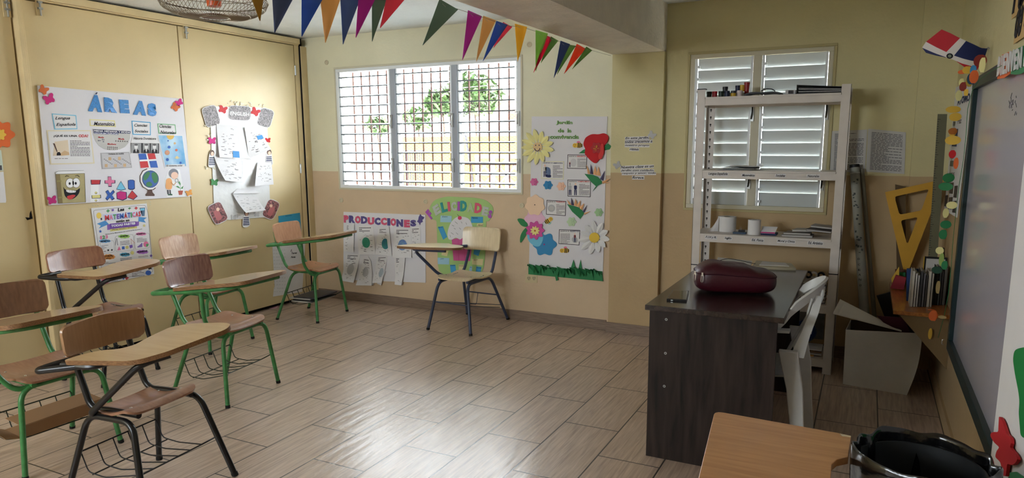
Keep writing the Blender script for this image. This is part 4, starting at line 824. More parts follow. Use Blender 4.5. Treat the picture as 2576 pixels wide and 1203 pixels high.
# ---------------------------------------------------------------- rolled posters leaning in the corner
M_roll = mat('rolled_map', (150, 150, 140), .6, .3, noise=.12, nscale=9)
a, c_ = PY(2178, 840, 5.12), PY(2150, 422, 5.28); a = a+(a-c_)*(a[2]/(c_[2]-a[2])) if a[2] > 0 else a
rp = thing('rolled_map', 'long pale rolled map with vertical lettering leaning on the wall', 'rolled map', (a[0], a[1], 0))
b = MB(); b.tube([a, c_], .030, M_roll, n=18); b.build('roll', rp)
d_ = (c_-a)/np.linalg.norm(c_-a); MB().tube([c_, c_+d_*.02], .0315, M_dark, n=18).build('end_cap', rp); MB().tube([c_-d_*.04, c_-d_*.035], .0312, M_paper2, n=18).build('end_band', rp)
for i, (ch, py) in enumerate(zip('OCEANO', (653, 667, 680, 692, 704, 718))):
    k = (py-422)/(840-422); ctr = PY(2152+(py-653)*.11, py, 5.13-.0); t_ = (ctr[2]-a[2])/(c_[2]-a[2]); ax_ = a+(c_-a)*t_; o_ = ax_+np.array([-.012, -.0305, 0]); s_ = .012
    MB().text(ch, o_+[-.007, 0, -.007], o_+[.007, 0, -.007], o_+[-.007, 0, .007], M_ink, bold=.01).build('letter', rp)
b = MB()
for k in range(26):
    t_ = .58+.36*rr.random(); ax_ = a+(c_-a)*t_; th_ = -1.57+rr.uniform(-.7, .4); o_ = ax_+np.array([.0306*math.cos(th_), .0306*math.sin(th_), 0]); b.box(o_[0]-.006, o_[0]+.006, o_[1]-.0008, o_[1]+.0005, o_[2]-.004, o_[2]+.012*rr.random(), mat('map_ink', (70, 76, 74), .7))
b.build('map_print', rp)
a2, c2 = PY(2200, 800, 5.25), PY(2168, 425, 5.30); a2 = a2+(a2-c2)*(a2[2]/(c2[2]-a2[2])); b = MB(); b.tube([a2, c2], .014, mat('thin_roll', (120, 116, 100), .7), n=12); tag(b.build('thin_tube'), 'thin grey tube leaning right behind the rolled map', 'tube')
# sheets taped on the wall
def text_lines(b, pl, q, n, m, off, w0=.08, w1=.92, seed=0, h=.35, top=.06, bot=.95):
    """rows of small print inside quad q = tl,tr,br,bl (pixels)"""
    r_ = random.Random(seed); A = [pl(*p_, off) for p_ in q]
    for i in range(n):
        v = top+(bot-top)*(i+.5)/n; dv_ = (bot-top)/n*h; u = w0
        e = w1 if r_.random() > .25 else w0+(w1-w0)*r_.uniform(.3, .8)
        while u < e:
            w = r_.uniform(.05, .14); u2 = min(e, u+w)
            f = lambda u_, v_: (1-u_)*(1-v_)*A[0]+u_*(1-v_)*A[1]+u_*v_*A[2]+(1-u_)*v_*A[3]
            b.add([f(u, v+dv_/2), f(u2, v+dv_/2), f(u2, v-dv_/2), f(u, v-dv_/2)], [(0, 1, 2, 3)], m); u = u2+.018
for q, lb, sd in ((((2092, 330), (2182, 326), (2176, 434), (2088, 432)), 'left of two printed sheets taped on the wall beside the louvres', 1), (((2184, 324), (2279, 333), (2275, 438), (2178, 432)), 'right of two printed sheets taped on the wall beside the louvres', 2)):
    t = thing('taped_sheet', lb, 'printed sheet', BW(*q[3]), 0, 'printed sheets on the wall by the louvres'); b = MB(); b.prism(px2(BW, q, .002), (0, -.001, 0), M_paper2); b.build('sheet', t)
    b = MB(); text_lines(b, BW, q, 26, M_inkg, .0035, .1, .92, sd, .4); b.build('small_print', t)
# set square, rulers
M_sq = mat('yellow_wood', (206, 156, 48), .5, .4, noise=.05, nscale=10)
SH = .58
def sqp(x, y): return PY(2100+x/3.166, 400+y/3.166, 5.17)
outer = [sqp(*p_) for p_ in ((400, 265), (545, 880), (592, 880), (872, 160))]
hole1 = [sqp(*p_) for p_ in rnd([(475, 300, 0), (750, 240, 0), (690, 410, 0), (515, 445, 0)], 22, 4, True) for p_ in [p_[:2]]]
hole2 = [sqp(*p_) for p_ in rnd([(525, 490, 0), (662, 463, 0), (585, 668, 0), (572, 668, 0)], 22, 4, True) for p_ in [p_[:2]]]
def plate_holes(outer, holes, t, m):
    """flat plate with holes through bmesh triangulation"""
    import bmesh
    bm = bmesh.new(); 
    loops = []
    for lp in [outer]+holes:
        vs = [bm.verts.new(tuple(p_)) for p_ in lp]; loops.append(vs)
        for i in range(len(vs)): bm.edges.new((vs[i], vs[(i+1) % len(vs)]))
    bmesh.ops.triangle_fill(bm, use_beauty=True, use_dissolve=False, edges=bm.edges[:]); bm.verts.index_update()
    V = [np.array(v.co) for v in bm.verts]; F = [tuple(v.index for v in f.verts) for f in bm.faces]; bm.free()
    b = MB(); t = np.array(t); n = len(V); G = []; 
    for f in F:
        nn = np.cross(V[f[1]]-V[f[0]], V[f[2]]-V[f[0]])
        G.append(f if nn@t < 0 else f[::-1])
    side = []; o = 0
    for lp in [outer]+holes:
        k = len(lp); side += [(o+i, o+(i+1) % k, n+o+(i+1) % k, n+o+i) for i in range(k)]; o += k
    b.add(V+[v+t for v in V], G+[tuple(i+n for i in f[::-1]) for f in G]+side, m); return b
b = plate_holes(outer, [hole1, hole2], (0, .006, 0), M_sq); tag(b.build('set_square', sharp=30), 'large yellow set square standing on its point on the corner shelf', 'set square')
M_rule = mat('grey_rule', (106, 104, 80), .55, .3, noise=.05, nscale=20)
ru = thing('metre_rule', 'long olive grey metre rule leaning in the corner', 'ruler', PY(2348, 690, 5.0))
r0, r1, r2_, r3 = PY(2359, 287, 5.02), PY(2383, 287, 5.02), PY(2353, 722, 4.93), PY(2330, 722, 4.93)
MB().hexa(r3, r2_, r1, r0, (0, .005, 0), M_rule).build('rule', ru)
b = MB()
for k in range(70):
    v = .03+.94*k/70; A = r0+(r3-r0)*v; Bq = r1+(r2_-r1)*v; w = .35 if k % 5 == 0 else .18; s_ = np.array([0, -.0006, 0]); dz = np.array([0, 0, .0012])
    b.add([A+s_-dz, A+(Bq-A)*w+s_-dz, A+(Bq-A)*w+s_+dz, A+s_+dz], [(0, 1, 2, 3)], M_ink)
b.build('tick_marks', ru)
b = MB(); b.prism([PY(x, y, 5.22) for x, y in ((2252, 464), (2278, 470), (2279, 690), (2256, 690))], (0, .01, 0), mat('brown_board', (96, 76, 48), .7)); tag(b.build('brown_board'), 'narrow brown board standing behind the yellow set square', 'board')
# corner shelf on the right wall
W_or = wood('orange_varnish', (150, 88, 34), (190, 122, 56), .3, axis=1, scale=5, stretch=8, coat=.4)
cs = thing('wall_shelf', 'orange varnished wall shelf with triangular side bracket', 'shelf', (.31, 4.85, .5))
MB().box(.178, XR, 4.36, 5.27, SH-.022, SH, W_or).build('shelf_board', cs, bevel=.002)
M_brk = mat('bracket_tan', (136, 112, 76), .6, .3)
for yb_ in (4.385, 5.2):
    b = MB(); b.prism([(.205, yb_, SH-.022), (XR, yb_, SH-.022), (XR, yb_, .27)], (0, .018, 0), M_brk); b.build('bracket', cs)
# blocks, books on that shelf
z = SH+.001
def blockq(pts, Y, dy, m, lb, nm='foam_block'):
    b = MB(); b.prism([PY(x, y, Y) for x, y in pts], (0, dy, 0), m); return tag(b.build(nm, bevel=.001), lb, 'block', 'coloured blocks on the corner shelf')
blockq(((2240, 726), (2254, 693), (2280, 699), (2274, 729)), PZ(2257, 729, z)[1], .03, mat('dark_pink_block', (158, 46, 58), .6), 'dark red block in front of the blue book')
blockq(((2242, 702), (2262, 672), (2262, 724), (2246, 724)), PZ(2257, 723, z)[1], .02, M_yellow, 'yellow triangular block behind the dark red one')
blockq(((2257, 686), (2278, 686), (2278, 719), (2257, 719)), PZ(2257, 719, z)[1], .02, M_grn, 'green block between the yellow one and the blue book')
blockq(((2252, 678), (2282, 678), (2282, 716), (2252, 716)), PZ(2257, 716, z)[1], .02, mat('brown_block', (104, 62, 40), .6), 'brown block behind the green one')
M_bkb = mat('blue_book', (30, 60, 112), .45, .4, noise=.15, nscale=8)
Yb = 4.66; q = [PY(x, y, Yb) for x, y in ((2280, 753), (2311, 755), (2311, 677), (2281, 676))]
for p_ in q[:2]: p_[2] = z
bt_ = thing('book', 'dark blue book standing with its cover facing out', 'book', q[0]); MB().hexa(q[0], q[1], q[2], q[3], (0, .015, 0), M_bkb).build('cover', bt_)
b = MB(); w_ = q[1]-q[0]; h_ = q[3]-q[0]; o_ = np.array([0, -.0006, 0])
b.hexa(q[0]+w_*.3+h_*.06+o_, q[0]+w_*.75+h_*.06+o_, q[0]+w_*.75+h_*.17+o_, q[0]+w_*.3+h_*.17+o_, (0, -.0003, 0), M_paper)
for k in range(9): b.hexa(q[0]+w_*(.33+.045*k)+h_*.08+o_*2, q[0]+w_*(.33+.045*k+.02)+h_*.08+o_*2, q[0]+w_*(.33+.045*k+.02)+h_*.16+o_*2, q[0]+w_*(.33+.045*k)+h_*.16+o_*2, (0, -.0004, 0), M_ink)
b.prism([q[0]+w_*(.42+.1*math.cos(t_))+h_*(.52+.03*math.sin(t_))+o_ for t_ in np.linspace(3.2, 6.2, 7)], (0, -.0004, 0), M_paper); b.build('cover_print', bt_)
cols = [(196, 190, 176), (206, 202, 196), (176, 172, 170), (60, 58, 60), (110, 108, 112), (66, 62, 60), (186, 180, 168), (168, 160, 148), (52, 56, 54), (40, 42, 40), (70, 72, 70), (44, 38, 36), (92, 86, 78), (36, 36, 40)]
xs = .262
for k, c_ in enumerate(cols):
    w_ = .0115 if k % 3 else .016; h_ = .205-.012*(k % 3)-(.0 if k < 8 else -.012); y0 = 4.50+.006*k
    if k >= 8: y0 += .05
    x = xs; xs += w_+.0008
    if xs > XR-.012: break
    t = thing('shelf_book', '%s spine in the corner shelf row, %s from the blue book' % (['cream', 'white', 'light grey', 'black', 'mid grey', 'dark brown', 'ivory', 'beige', 'dark green', 'black green', 'slate', 'brown', 'taupe', 'ink blue'][k], ['first', 'second', 'third', 'fourth', 'fifth', 'sixth', 'seventh', 'eighth', 'ninth', 'tenth', 'eleventh', 'twelfth', 'thirteenth', 'fourteenth'][k]), 'book', (x+w_/2, y0, z), 0, 'books standing on the corner shelf')
    mm = mat('spine%d' % k, c_, .6, .3); b = MB(); b.box(x, x+w_, y0, y0+.002, z, z+h_, mm); b.box(x, x+.0015, y0, y0+.15, z, z+h_, mm); b.box(x+w_-.0015, x+w_, y0, y0+.15, z, z+h_, mm); b.build('cover', t); MB().box(x+.0015, x+w_-.0015, y0+.002, y0+.147, z+.003, z+h_-.004, M_paper2).build('pages', t)
pf = thing('picture_frame', 'small dark picture frame with a yellow edge standing behind the books', 'picture frame', (.40, 4.80, z))
MB().box(.335, .452, 4.80, 4.815, z, z+.25, M_dark).build('frame', pf, bevel=.001); MB().box(.345, .442, 4.7985, 4.80, z+.01, z+.24, M_paper2).build('picture', pf); MB().box(.332, .336, 4.795, 4.82, z, z+.25, mat('frame_yellow', (196, 158, 50), .5)).build('edge', pf)
b = MB(); b.lathe([(0, 0), (.028, 0), (.03, .03), (.018, .09), (.01, .16), (.014, .24), (.006, .30), (0, .30)], (.432, 4.87, z), mat('dark_wood_item', (52, 40, 30), .5), 14); tag(b.build('wooden_vase'), 'slim dark wooden vase behind the picture frame', 'vase')
# ---------------------------------------------------------------- whiteboard on the right wall
XB = .44
M_board = mat('whiteboard_gloss', (196, 192, 206), .12, .5, coat=.2, noise=.02, nscale=2); M_bfr = mat('dark_green_frame', (22, 44, 46), .4, .4)
wbd = thing('whiteboard', 'glossy whiteboard in a dark green frame on the right wall', 'whiteboard', (XR, 2.8, .457))
y0b, y1b, z0b, z1b = 1.5, 4.057, .513, 1.752
MB().box(XB, XR, y0b, y1b, z0b, z1b, M_board).build('board', wbd)
for (ya, yb_, za, zb_) in ((y0b-.05, y1b+.053, z0b-.056, z0b), (y0b-.05, y1b+.053, z1b, z1b+.05), (y0b-.05, y0b, z0b, z1b), (y1b, y1b+.053, z0b, z1b)): MB().box(XB-.02, XR, ya, yb_, za, zb_, M_bfr).build('frame', wbd, bevel=.003)
RX = lambda x, y, X=XB-.004: P(x, y, 0, X)
b = MB(); rr = random.Random(4)
for k in range(16):
    q = RX(2549+rr.uniform(-10, 10), 250+rr.uniform(-8, 40), XB-.0006); b.tube([q, q+[0, rr.uniform(-.03, .03), rr.uniform(-.02, .02)]], .0012, M_inkg, n=4)
b.build('marker_scribble', wbd)
b = MB(); q = RX(2374, 862, XB-.022); b.tube(rnd([q+[0, 0, .015], q+[-.008, .0, .015], q+[-.008, 0, -.012], q+[0, 0, -.012]], .004, 2), .0016, M_screw); b.build('clip', wbd)
# big display sheet covering the right end of the board
XS = XB-.028
yE = RX(2525, 860, XS)[1]
dp = thing('display_sheet', 'white display sheet with green shape and red butterfly over the board end', 'poster', (XS, yE-.5, .2))
MB().box(XS, XS+.004, yE-1.0, yE, .18, 1.62, M_paper).build('sheet', dp)
RS = lambda x, y, o=0.: P(x, y, 0, XS)+np.array([-o, 0, 0])
M_dgr = mat('vivid_green', (20, 132, 60), .6, .2)
b = MB(); b.prism([RS(x, y) for x, y in rnd([(2580, 874, 0), (2556, 880, 0), (2552, 905, 0), (2557, 940, 0), (2566, 985, 0), (2569, 1010, 0), (2567, 1040, 0), (2572, 1100, 0), (2600, 1110, 0), (2600, 874, 0)], 14, 3, True) for x, y in [(x, y)]] if False else [RS(p_[0], p_[1]) for p_ in rnd([(2580, 874, 0), (2556, 880, 0), (2552, 905, 0), (2557, 940, 0), (2566, 985, 0), (2569, 1010, 0), (2567, 1040, 0), (2572, 1100, 0), (2600, 1110, 0), (2600, 874, 0)], 10, 3, True)], (-.004, 0, 0), M_dgr); b.build('green_shape', dp)
b = MB(); b.prism([RS(*p_) for p_ in ((2543, 1190), (2560, 1188), (2600, 1215), (2600, 1260), (2535, 1240))], (-.004, 0, 0), M_grn); b.build('green_corner', dp)
bf = [(2525, 1048), (2534, 1062), (2545, 1095), (2555, 1102), (2557, 1118), (2553, 1128), (2568, 1145), (2574, 1158), (2566, 1170), (2556, 1173), (2547, 1168), (2543, 1200), (2536, 1200), (2529, 1165), (2515, 1152), (2519, 1136), (2527, 1128), (2512, 1115), (2503, 1100), (2503, 1092), (2512, 1088), (2523, 1090)]
b = MB(); b.prism([RS(p_[0], p_[1], .004) for p_ in rnd([(x, y, 0) for x, y in bf], 5, 2, True)], (-.008, 0, 0), M_red); b.build('red_butterfly', dp)
# welcome letters
wl = thing('welcome_letters', 'white cut-out welcome letters on orange and green paper above the board', 'sign', RX(2513, 190, XR))
RR = lambda x, y, o=0.: P(x, y, 0, XR-.046)+np.array([-o, 0, 0])
b = MB(); b.prism([RR(*p_) for p_ in ((2510, 199), (2514, 160), (2522, 138), (2545, 128), (2543, 185), (2528, 196))], (-.002, 0, 0), M_orange); b.build('orange_backing', wl)
e1 = [RR(*p_) for p_ in ((2544, 186), (2548, 128), (2600, 104), (2600, 168), (2570, 186), (2556, 188))]
b = MB(); b.prism(e1, (-.002, 0, 0), M_grn); b.build('green_backing', wl)
M_let = mat('letter_white', (214, 214, 212), .6, .2)
for s_, bl_, br__, tl_ in (('B', (2512, 193), (2518, 190), (2517, 143)), ('I', (2521, 190), (2523, 189), (2525, 140)), ('E', (2526, 188), (2533, 185), (2530, 137)), ('N', (2535, 185), (2543, 180), (2539, 134)), ('V', (2545, 182), (2553, 177), (2548, 130)), ('E', (2555, 178), (2562, 173), (2558, 127)), ('N', (2564, 176), (2574, 170), (2567, 124))):
    b = MB(); b.text(s_, RR(*bl_, .004), RR(*br__, .004), RR(*tl_, .004), M_let, t=(-.003, 0, 0), bold=.04); b.build('letter', wl)
yN = RR(2575, 170)[1]
for k, ch in enumerate('IDOS'):
    y_ = yN-.03-.075*k; b = MB(); zz = RR(2575, 170)[2]; b.text(ch, (XR-.05, y_, zz), (XR-.05, y_-(.02 if ch == 'I' else .055), zz), (XR-.05, y_, zz+.16), M_let, t=(-.003, 0, 0), bold=.04); b.build('letter', wl)
# rules sign, cut by the frame
rs = thing('rules_sign', 'white paper sign with slanting script high on the right wall', 'sign', RX(2545, 100, XR))
q0 = RR(2547, 118); ys = q0[1]+.03
MB().box(XR-.006, XR-.004, ys-.9, ys, q0[2]-.02, 2.30, M_paper).build('sheet', rs)
RQ = lambda x, y, o=0.: P(x, y, 0, XR-.007)+np.array([-o, 0, 0])
def sign_text(s_, bl_, z1_, w):
    o_ = RQ(*bl_); hz = z1_-o_[2]; 
    bk = MB(); bk.box(XR-.0075, XR-.0065, o_[1]-w-.01, o_[1]+.01, o_[2]-.015, o_[2]+hz*.55, mat('tan_backing_paper', (206, 170, 110), .7)); bk.build('backing_strip', rs)  # tan paper strip behind the lower part of the lettering
    b = MB(); b.text(s_, o_+[-.001, 0, 0], o_+[-.001, -w, 0], o_+[-.001, 0, hz], M_ink, t=(-.002, 0, 0), bold=.03, shear=.3); b.build('lettering', rs)
sign_text('Pautas', (2547, 38), 2.20, .62); sign_text('de Convivencia', (2552, 100), 2.03, .85)
# flag
fl = thing('small_flag', 'small flag with red and blue quarters and a white cross above the board', 'flag', P(2483, 122, 0, XR))
Yf = 4.02
def FP(x, y, o=0.): 
    k = (x-2320)/163.; return PY(x, y, Yf-.10*math.sin(k*2.6)+o)
M_fr, M_fb2, M_fw = mat('flag_red', (186, 34, 48), .7), mat('flag_blue', (28, 40, 92), .7), mat('flag_white', (222, 216, 212), .7)
def strip(top, bot, m, nm, n=10, off=0.):
    """cloth patch between two poly-curves"""
    def cv(c_, u):
        k = u*(len(c_)-1); i = min(int(k), len(c_)-2); f_ = k-i; return (c_[i][0]*(1-f_)+c_[i+1][0]*f_, c_[i][1]*(1-f_)+c_[i+1][1]*f_)
    b = MB(); b.sheet(lambda u, v: FP(cv(top, u)[0]*(1-v)+cv(bot, u)[0]*v, cv(top, u)[1]*(1-v)+cv(bot, u)[1]*v, off), n, 5, .0012, m); b.build(nm, fl, sharp=80)
strip([(2369, 74), (2392, 84), (2415, 96)], [(2330, 105), (2356, 119), (2381, 131)], M_fr, 'red_quarter')
strip([(2415, 96), (2430, 103)], [(2381, 131), (2400, 140)], M_fw, 'white_cross', 3)
strip([(2430, 103), (2452, 113), (2468, 121), (2484, 122)], [(2400, 140), (2424, 148), (2448, 154), (2473, 155)], M_fb2, 'blue_quarter')
strip([(2330, 105), (2356, 119), (2381, 131), (2400, 140), (2424, 148), (2448, 154), (2473, 155)], [(2320, 120), (2350, 133), (2378, 144), (2397, 150), (2420, 160), (2446, 167), (2470, 168)], M_fw, 'white_band', 14)
strip([(2320, 120), (2350, 133), (2380, 144)], [(2330, 133), (2355, 140), (2380, 145)], M_fb2, 'blue_lower_quarter', 6)
strip([(2398, 150), (2420, 160), (2446, 167), (2462, 168)], [(2404, 153), (2425, 168), (2448, 180), (2458, 176)], M_fr, 'red_lower_quarter', 6)
b = MB(); b.prism([FP(x, y, -.003) for x, y in circ(2389, 141, 8.5, 7, 14)], (0, -.001, 0), M_ink); b.prism([FP(x, y, -.005) for x, y in circ(2389, 141, 4.5, 4, 10)], (0, -.001, 0), mat('emblem', (120, 130, 110), .6)); b.build('emblem', fl)
b = MB(); b.tube([PY(2485, 120, Yf-.03), (XR, Yf-.05, PY(2485, 120, Yf-.03)[2]-.01)], .004, M_screw); b.build('pole', fl)
# paper garland along the board edge
gl = thing('paper_garland', 'garland of coloured paper butterflies and flowers along the board edge', 'garland', P(2400, 600, 0, XB-.02))
GX = XB-.035
def GP(x, y, o=0.): return P(x, y, 0, GX)+np.array([-o, 0, 0])
b = MB(); b.tube([GP(*p_) for p_ in ((2520, 165), (2495, 178), (2465, 200), (2447, 225), (2434, 275), (2430, 340), (2424, 400), (2412, 470), (2404, 540), (2398, 600), (2392, 680), (2386, 740), (2374, 800), (2360, 850))], .0012, M_grn, n=4); b.build('string', gl)
M_dred = mat('dark_red_paper', (140, 48, 40), .7); M_teal = mat('deep_blue_paper', (46, 76, 98), .7); M_tan = mat('tan_paper', (160, 136, 84), .7)
lst = [(2490, 152, 13, 15, M_dred), (2503, 162, 6, 18, M_pale), (2480, 192, 9, 16, M_orange), (2470, 197, 9, 14, M_teal), (2478, 175, 6, 12, M_bluep), (2462, 175, 10, 9, M_yellow), (2463, 203, 7, 14, mat('mustard', (176, 146, 50), .7)), (2450, 217, 7, 11, M_dred), (2446, 207, 5, 10, M_pale), (2455, 232, 3, 8, M_yellow), (2434, 240, 7, 13, M_pale), (2447, 180, 8, 5, M_orange),
       (2421, 275, 15, 8, M_yellow), (2425, 294, 12, 10, M_yellow), (2424, 330, 9, 8, mat('brown_orange', (178, 104, 40), .7)), (2417, 333, 7, 10, M_yellow), (2419, 353, 15, 11, M_yellow), (2422, 388, 7, 10, M_red), (2426, 411, 5, 14, M_orange), (2409, 448, 12, 11, M_grn), (2406, 470, 14, 10, M_grn), (2415, 517, 11, 9, M_pale), (2401, 537, 6, 12, M_pale), (2403, 566, 11, 10, M_grn), (2395, 591, 8, 12, M_grn), (2387, 632, 8, 9, M_pale), (2394, 655, 5, 16, mat('lime_paper', (150, 176, 90), .7)), (2399, 669, 6, 11, M_grn), (2378, 681, 10, 9, mat('dark_green_paper', (30, 72, 52), .7)), (2385, 725, 4, 16, M_tan),
       (2362, 790, 16, 10, M_orange), (2356, 804, 12, 9, M_orange), (2374, 797, 9, 13, M_orange), (2390, 800, 8, 4, M_tan), (2355, 831, 7, 12, M_yellow), (2362, 842, 4, 14, M_yellow)]
for k, (x, y, rx, ry, m) in enumerate(lst):
    A0 = GP(x, y, .03+.004*(k % 3)); dep = (A0-CAM)@FWD; th_ = rr.uniform(-.4, .4); b = MB(); ux = np.array([-1, rr.uniform(-.3, .3), 0])*min(.034, rx*dep/CF*1.12); uy = np.array([0, 0, 1.])*ry*dep/CF
    out_ = rr.uniform(.1, .5)
    b.sheet(lambda u, v: A0+ux*((2*u-1)*math.sqrt(max(.02, 1-(2*v-1)**2*.9)))+uy*(2*v-1)+np.array([-.02*out_*(2*u-1)**2-.0, 0, 0]), 6, 8, .0008, m); b.build('paper_petal', gl)
# photo poster between garland and corner
pp_ = thing('photo_poster', 'white poster with blue title and small photographs left of the whiteboard', 'poster', RW(2385, 530))
qd = ((2399, 222), (2452, 205), (2410, 548), (2367, 522)); b = MB(); b.prism(px2(RW, qd, .003), (-.003, 0, 0), M_paper); b.build('sheet', pp_)
b = MB(); b.text('ÁTOMO', RW(2411, 266, .007), RW(2443, 254, .007), RW(2413, 243, .007), M_navy, bold=.05); b.build('title', pp_)
b = MB(); b.text('L', RW(2392, 279, .007), RW(2399, 276, .007), RW(2395, 255, .007), mat('title_red', (110, 30, 36), .6), bold=.08); b.build('title_initial', pp_)
b = MB(); rr = random.Random(9); M_ph = mat('photo_dark', (70, 66, 66), .5, noise=.5, nscale=60)
for (x, y, w, h) in ((2384, 330, 6, 40), (2392, 328, 6, 38), (2402, 325, 12, 44), (2384, 385, 7, 40), (2394, 385, 8, 14), (2394, 405, 8, 14), (2375, 455, 6, 28), (2384, 453, 7, 26), (2394, 460, 9, 28), (2405, 468, 8, 30), (2372, 488, 7, 26), (2381, 492, 7, 28), (2391, 497, 9, 30), (2402, 506, 8, 30)):
    b.prism([RW(x, y, .007), RW(x+w, y-1, .007), RW(x+w-h*.1, y+h, .007), RW(x-h*.1, y+h-1, .007)], (-.0006, 0, 0), M_ph if w < 12 else M_navy)
b.build('photographs', pp_)
for s_, x, y, w in (('Vida de', 2388, 318, 18), ('Paz', 2412, 312, 10), ('Obreros', 2380, 446, 24)):
    b = MB(); b.text(s_, RW(x, y, .007), RW(x+w, y-2, .007), RW(x+1, y-14, .007), M_inkg, bold=.01, shear=.1); b.build('caption', pp_)
# ================================================================ wall displays
def ZM(x0, y0, s): return lambda *p: [(x0+a/s, y0+b_/s) for a, b_ in p]
def patch(root, name, pl, pts, off, th, m, r=0, build=True, b=None):
    if r: pts = [(q[0], q[1]) for q in rnd([(x, y, 0) for x, y in pts], r, 3, True)]
    own = b is None; b = b or MB(); b.prism([pl(x, y, off) for x, y in pts], pl.n*th, m)
    return b.build(name, root) if own else b
def lett(root, name, pl, s, q, off, m, th=.0006, bold=0., shear=0., b=None):
    """q = bl, br, tl in pixels"""
    own = b is None; b = b or MB(); A = [pl(*p_, off) for p_ in q]
    b.text(s, *A, m, t=pl.n*th if th else None, bold=bold, shear=shear)
    return b.build(name, root) if own else b
def lines(b, pl, q, n, m, off, **k): text_lines(b, pl, q, n, m, off, **k)
def bfly(cx, cy, s, a):   # butterfly outline
    P_ = [(0, .35), (.25, .75), (.75, .95), (.95, .5), (.6, .1), (.85, -.3), (.55, -.75), (.15, -.45), (0, -.6), (-.15, -.45), (-.55, -.75), (-.85, -.3), (-.6, .1), (-.95, .5), (-.75, .95), (-.25, .75)]
    c_, s_ = math.cos(a), math.sin(a); return [(cx+s*(x*c_-y*s_), cy-s*(x*s_+y*c_)) for x, y in P_]
def scallop(cx, cy, r, n, d=.16, sx=1, a0=0.):
    return [(cx+sx*r*(1+d*math.cos(n*t_))*math.cos(t_+a0), cy+r*(1+d*math.cos(n*t_))*math.sin(t_+a0)) for t_ in [2*math.pi*k/(n*8) for k in range(n*8)]]
M_poster = mat('poster_sheet', (226, 224, 228), .7, .2, noise=.02, nscale=3, bump=.5, bscale=2.5)
M_lb = mat('light_blue', (120, 196, 224), .7); M_blue = mat('glitter_blue', (44, 124, 190), .5, noise=.25, nscale=120); M_purple = mat('purple_ink', (122, 88, 176), .6)
M_rb = mat('red_ink', (200, 54, 58), .7); M_bi = mat('blue_ink', (50, 96, 180), .7); M_gi = mat('green_ink', (84, 156, 96), .7); M_yi = mat('khaki_ink', (214, 204, 128), .7, noise=.08, nscale=20); M_brown = mat('brown_ink', (92, 66, 56), .7); M_skin = mat('paper_skin', (240, 200, 176), .7); M_or = mat('bfly_orange', (204, 106, 52), .7)
M_wp = mat('white_print', (240, 240, 240), .7)
# ---------------------------------------------------------------- subject areas poster
z_ = ZM(80, 200, 3.7585); Z1 = lambda x, y: z_((x, y))[0]
ar = thing('subject_poster', 'large white poster titled in blue glitter letters on the wooden partition', 'poster', LW(300, 505))
patch(ar, 'sheet', LW, z_((45, 58), (1420, 183), (1505, 1105), (150, 1190)), .002, .008, M_poster)
O = .0105
for ch, q in (('A', ((522, 300), (655, 312), (530, 140))), ('R', ((680, 306), (795, 318), (672, 168))), ('E', ((828, 318), (915, 322), (815, 190))), ('A', ((948, 332), (1070, 345), (958, 196))), ('S', ((1090, 345), (1172, 350), (1080, 222)))):
    lett(ar, 'title_letter', LW, ch, z_(*q), O, M_blue, .004, bold=.09)
patch(ar, 'accent', LW, z_((590, 138), (604, 122), (612, 126), (600, 142)), O, .003, M_navy)
def card(q, m, txt, sh=.25, inset=8):
    o = patch(ar, 'name_card', LW, z_(*q), O, .001, m); qi = [(q[0][0]+inset, q[0][1]+inset), (q[1][0]-inset, q[1][1]+inset), (q[2][0]-inset, q[2][1]-inset), (q[3][0]+inset, q[3][1]-inset)]
    b = MB(); patch(None, '', LW, z_(*qi), O+.0012, .0004, M_paper, b=b)
    for s, t3 in txt: lett(None, '', LW, s, z_(*t3), O+.002, M_ink, .0004, .015, sh, b=b)
    b.build('printed_name', o)
card(((180, 322), (410, 338), (422, 470), (205, 474)), M_lb, [('Lengua', ((210, 388), (350, 386), (212, 352))), ('Española', ((220, 448), (402, 446), (222, 412)))])
card(((536, 376), (775, 388), (786, 450), (540, 440)), mat('card_yellow', (232, 222, 150), .7), [('Matemática', ((575, 436), (772, 440), (577, 400)))])
card(((934, 390), (1114, 404), (1116, 528), (944, 522)), mat('card_blue', (80, 164, 208), .7), [('Ciencias', ((958, 446), (1082, 448), (958, 418))), ('Sociales', ((962, 500), (1090, 504), (962, 474)))])
card(((1178, 416), (1348, 426), (1358, 515), (1190, 512)), mat('card_green', (120, 176, 130), .7), [('Ciencias', ((1196, 456), (1308, 462), (1196, 424))), ('Naturales', ((1204, 512), (1352, 518), (1206, 482)))])
# what is an ode card
o = patch(ar, 'ode_card', LW, z_((130, 480), (548, 480), (584, 795), (165, 805)), O, .001, mat('card_cream', (226, 214, 180), .7))
b = MB(); patch(None, '', LW, z_((142, 490), (540, 490), (572, 786), (175, 795)), O+.0012, .0004, M_paper, b=b); lett(None, '', LW, '¿QUÉ ES UNA', z_((195, 548), (420, 548), (195, 520)), O+.002, M_ink, .0004, .03, b=b); lett(None, '', LW, 'ODA?', z_((432, 548), (522, 548), (432, 520)), O+.002, M_rb, .0004, .03, b=b)
patch(None, '', LW, z_((205, 590), (330, 572), (345, 715), (190, 722)), O+.002, .0003, mat('parchment', (222, 204, 178), .7), b=b); patch(None, '', LW, z_((188, 602), (206, 606), (232, 680), (226, 690)), O+.0026, .0003, M_brown, b=b); patch(None, '', LW, z_((225, 700), (232, 688), (252, 686), (262, 700), (264, 718), (224, 720)), O+.0026, .0003, M_ink, b=b); patch(None, '', LW, z_((260, 700), (300, 672), (340, 690), (345, 715), (265, 722)), O+.0024, .0003, mat('sand', (206, 172, 130), .7), b=b)
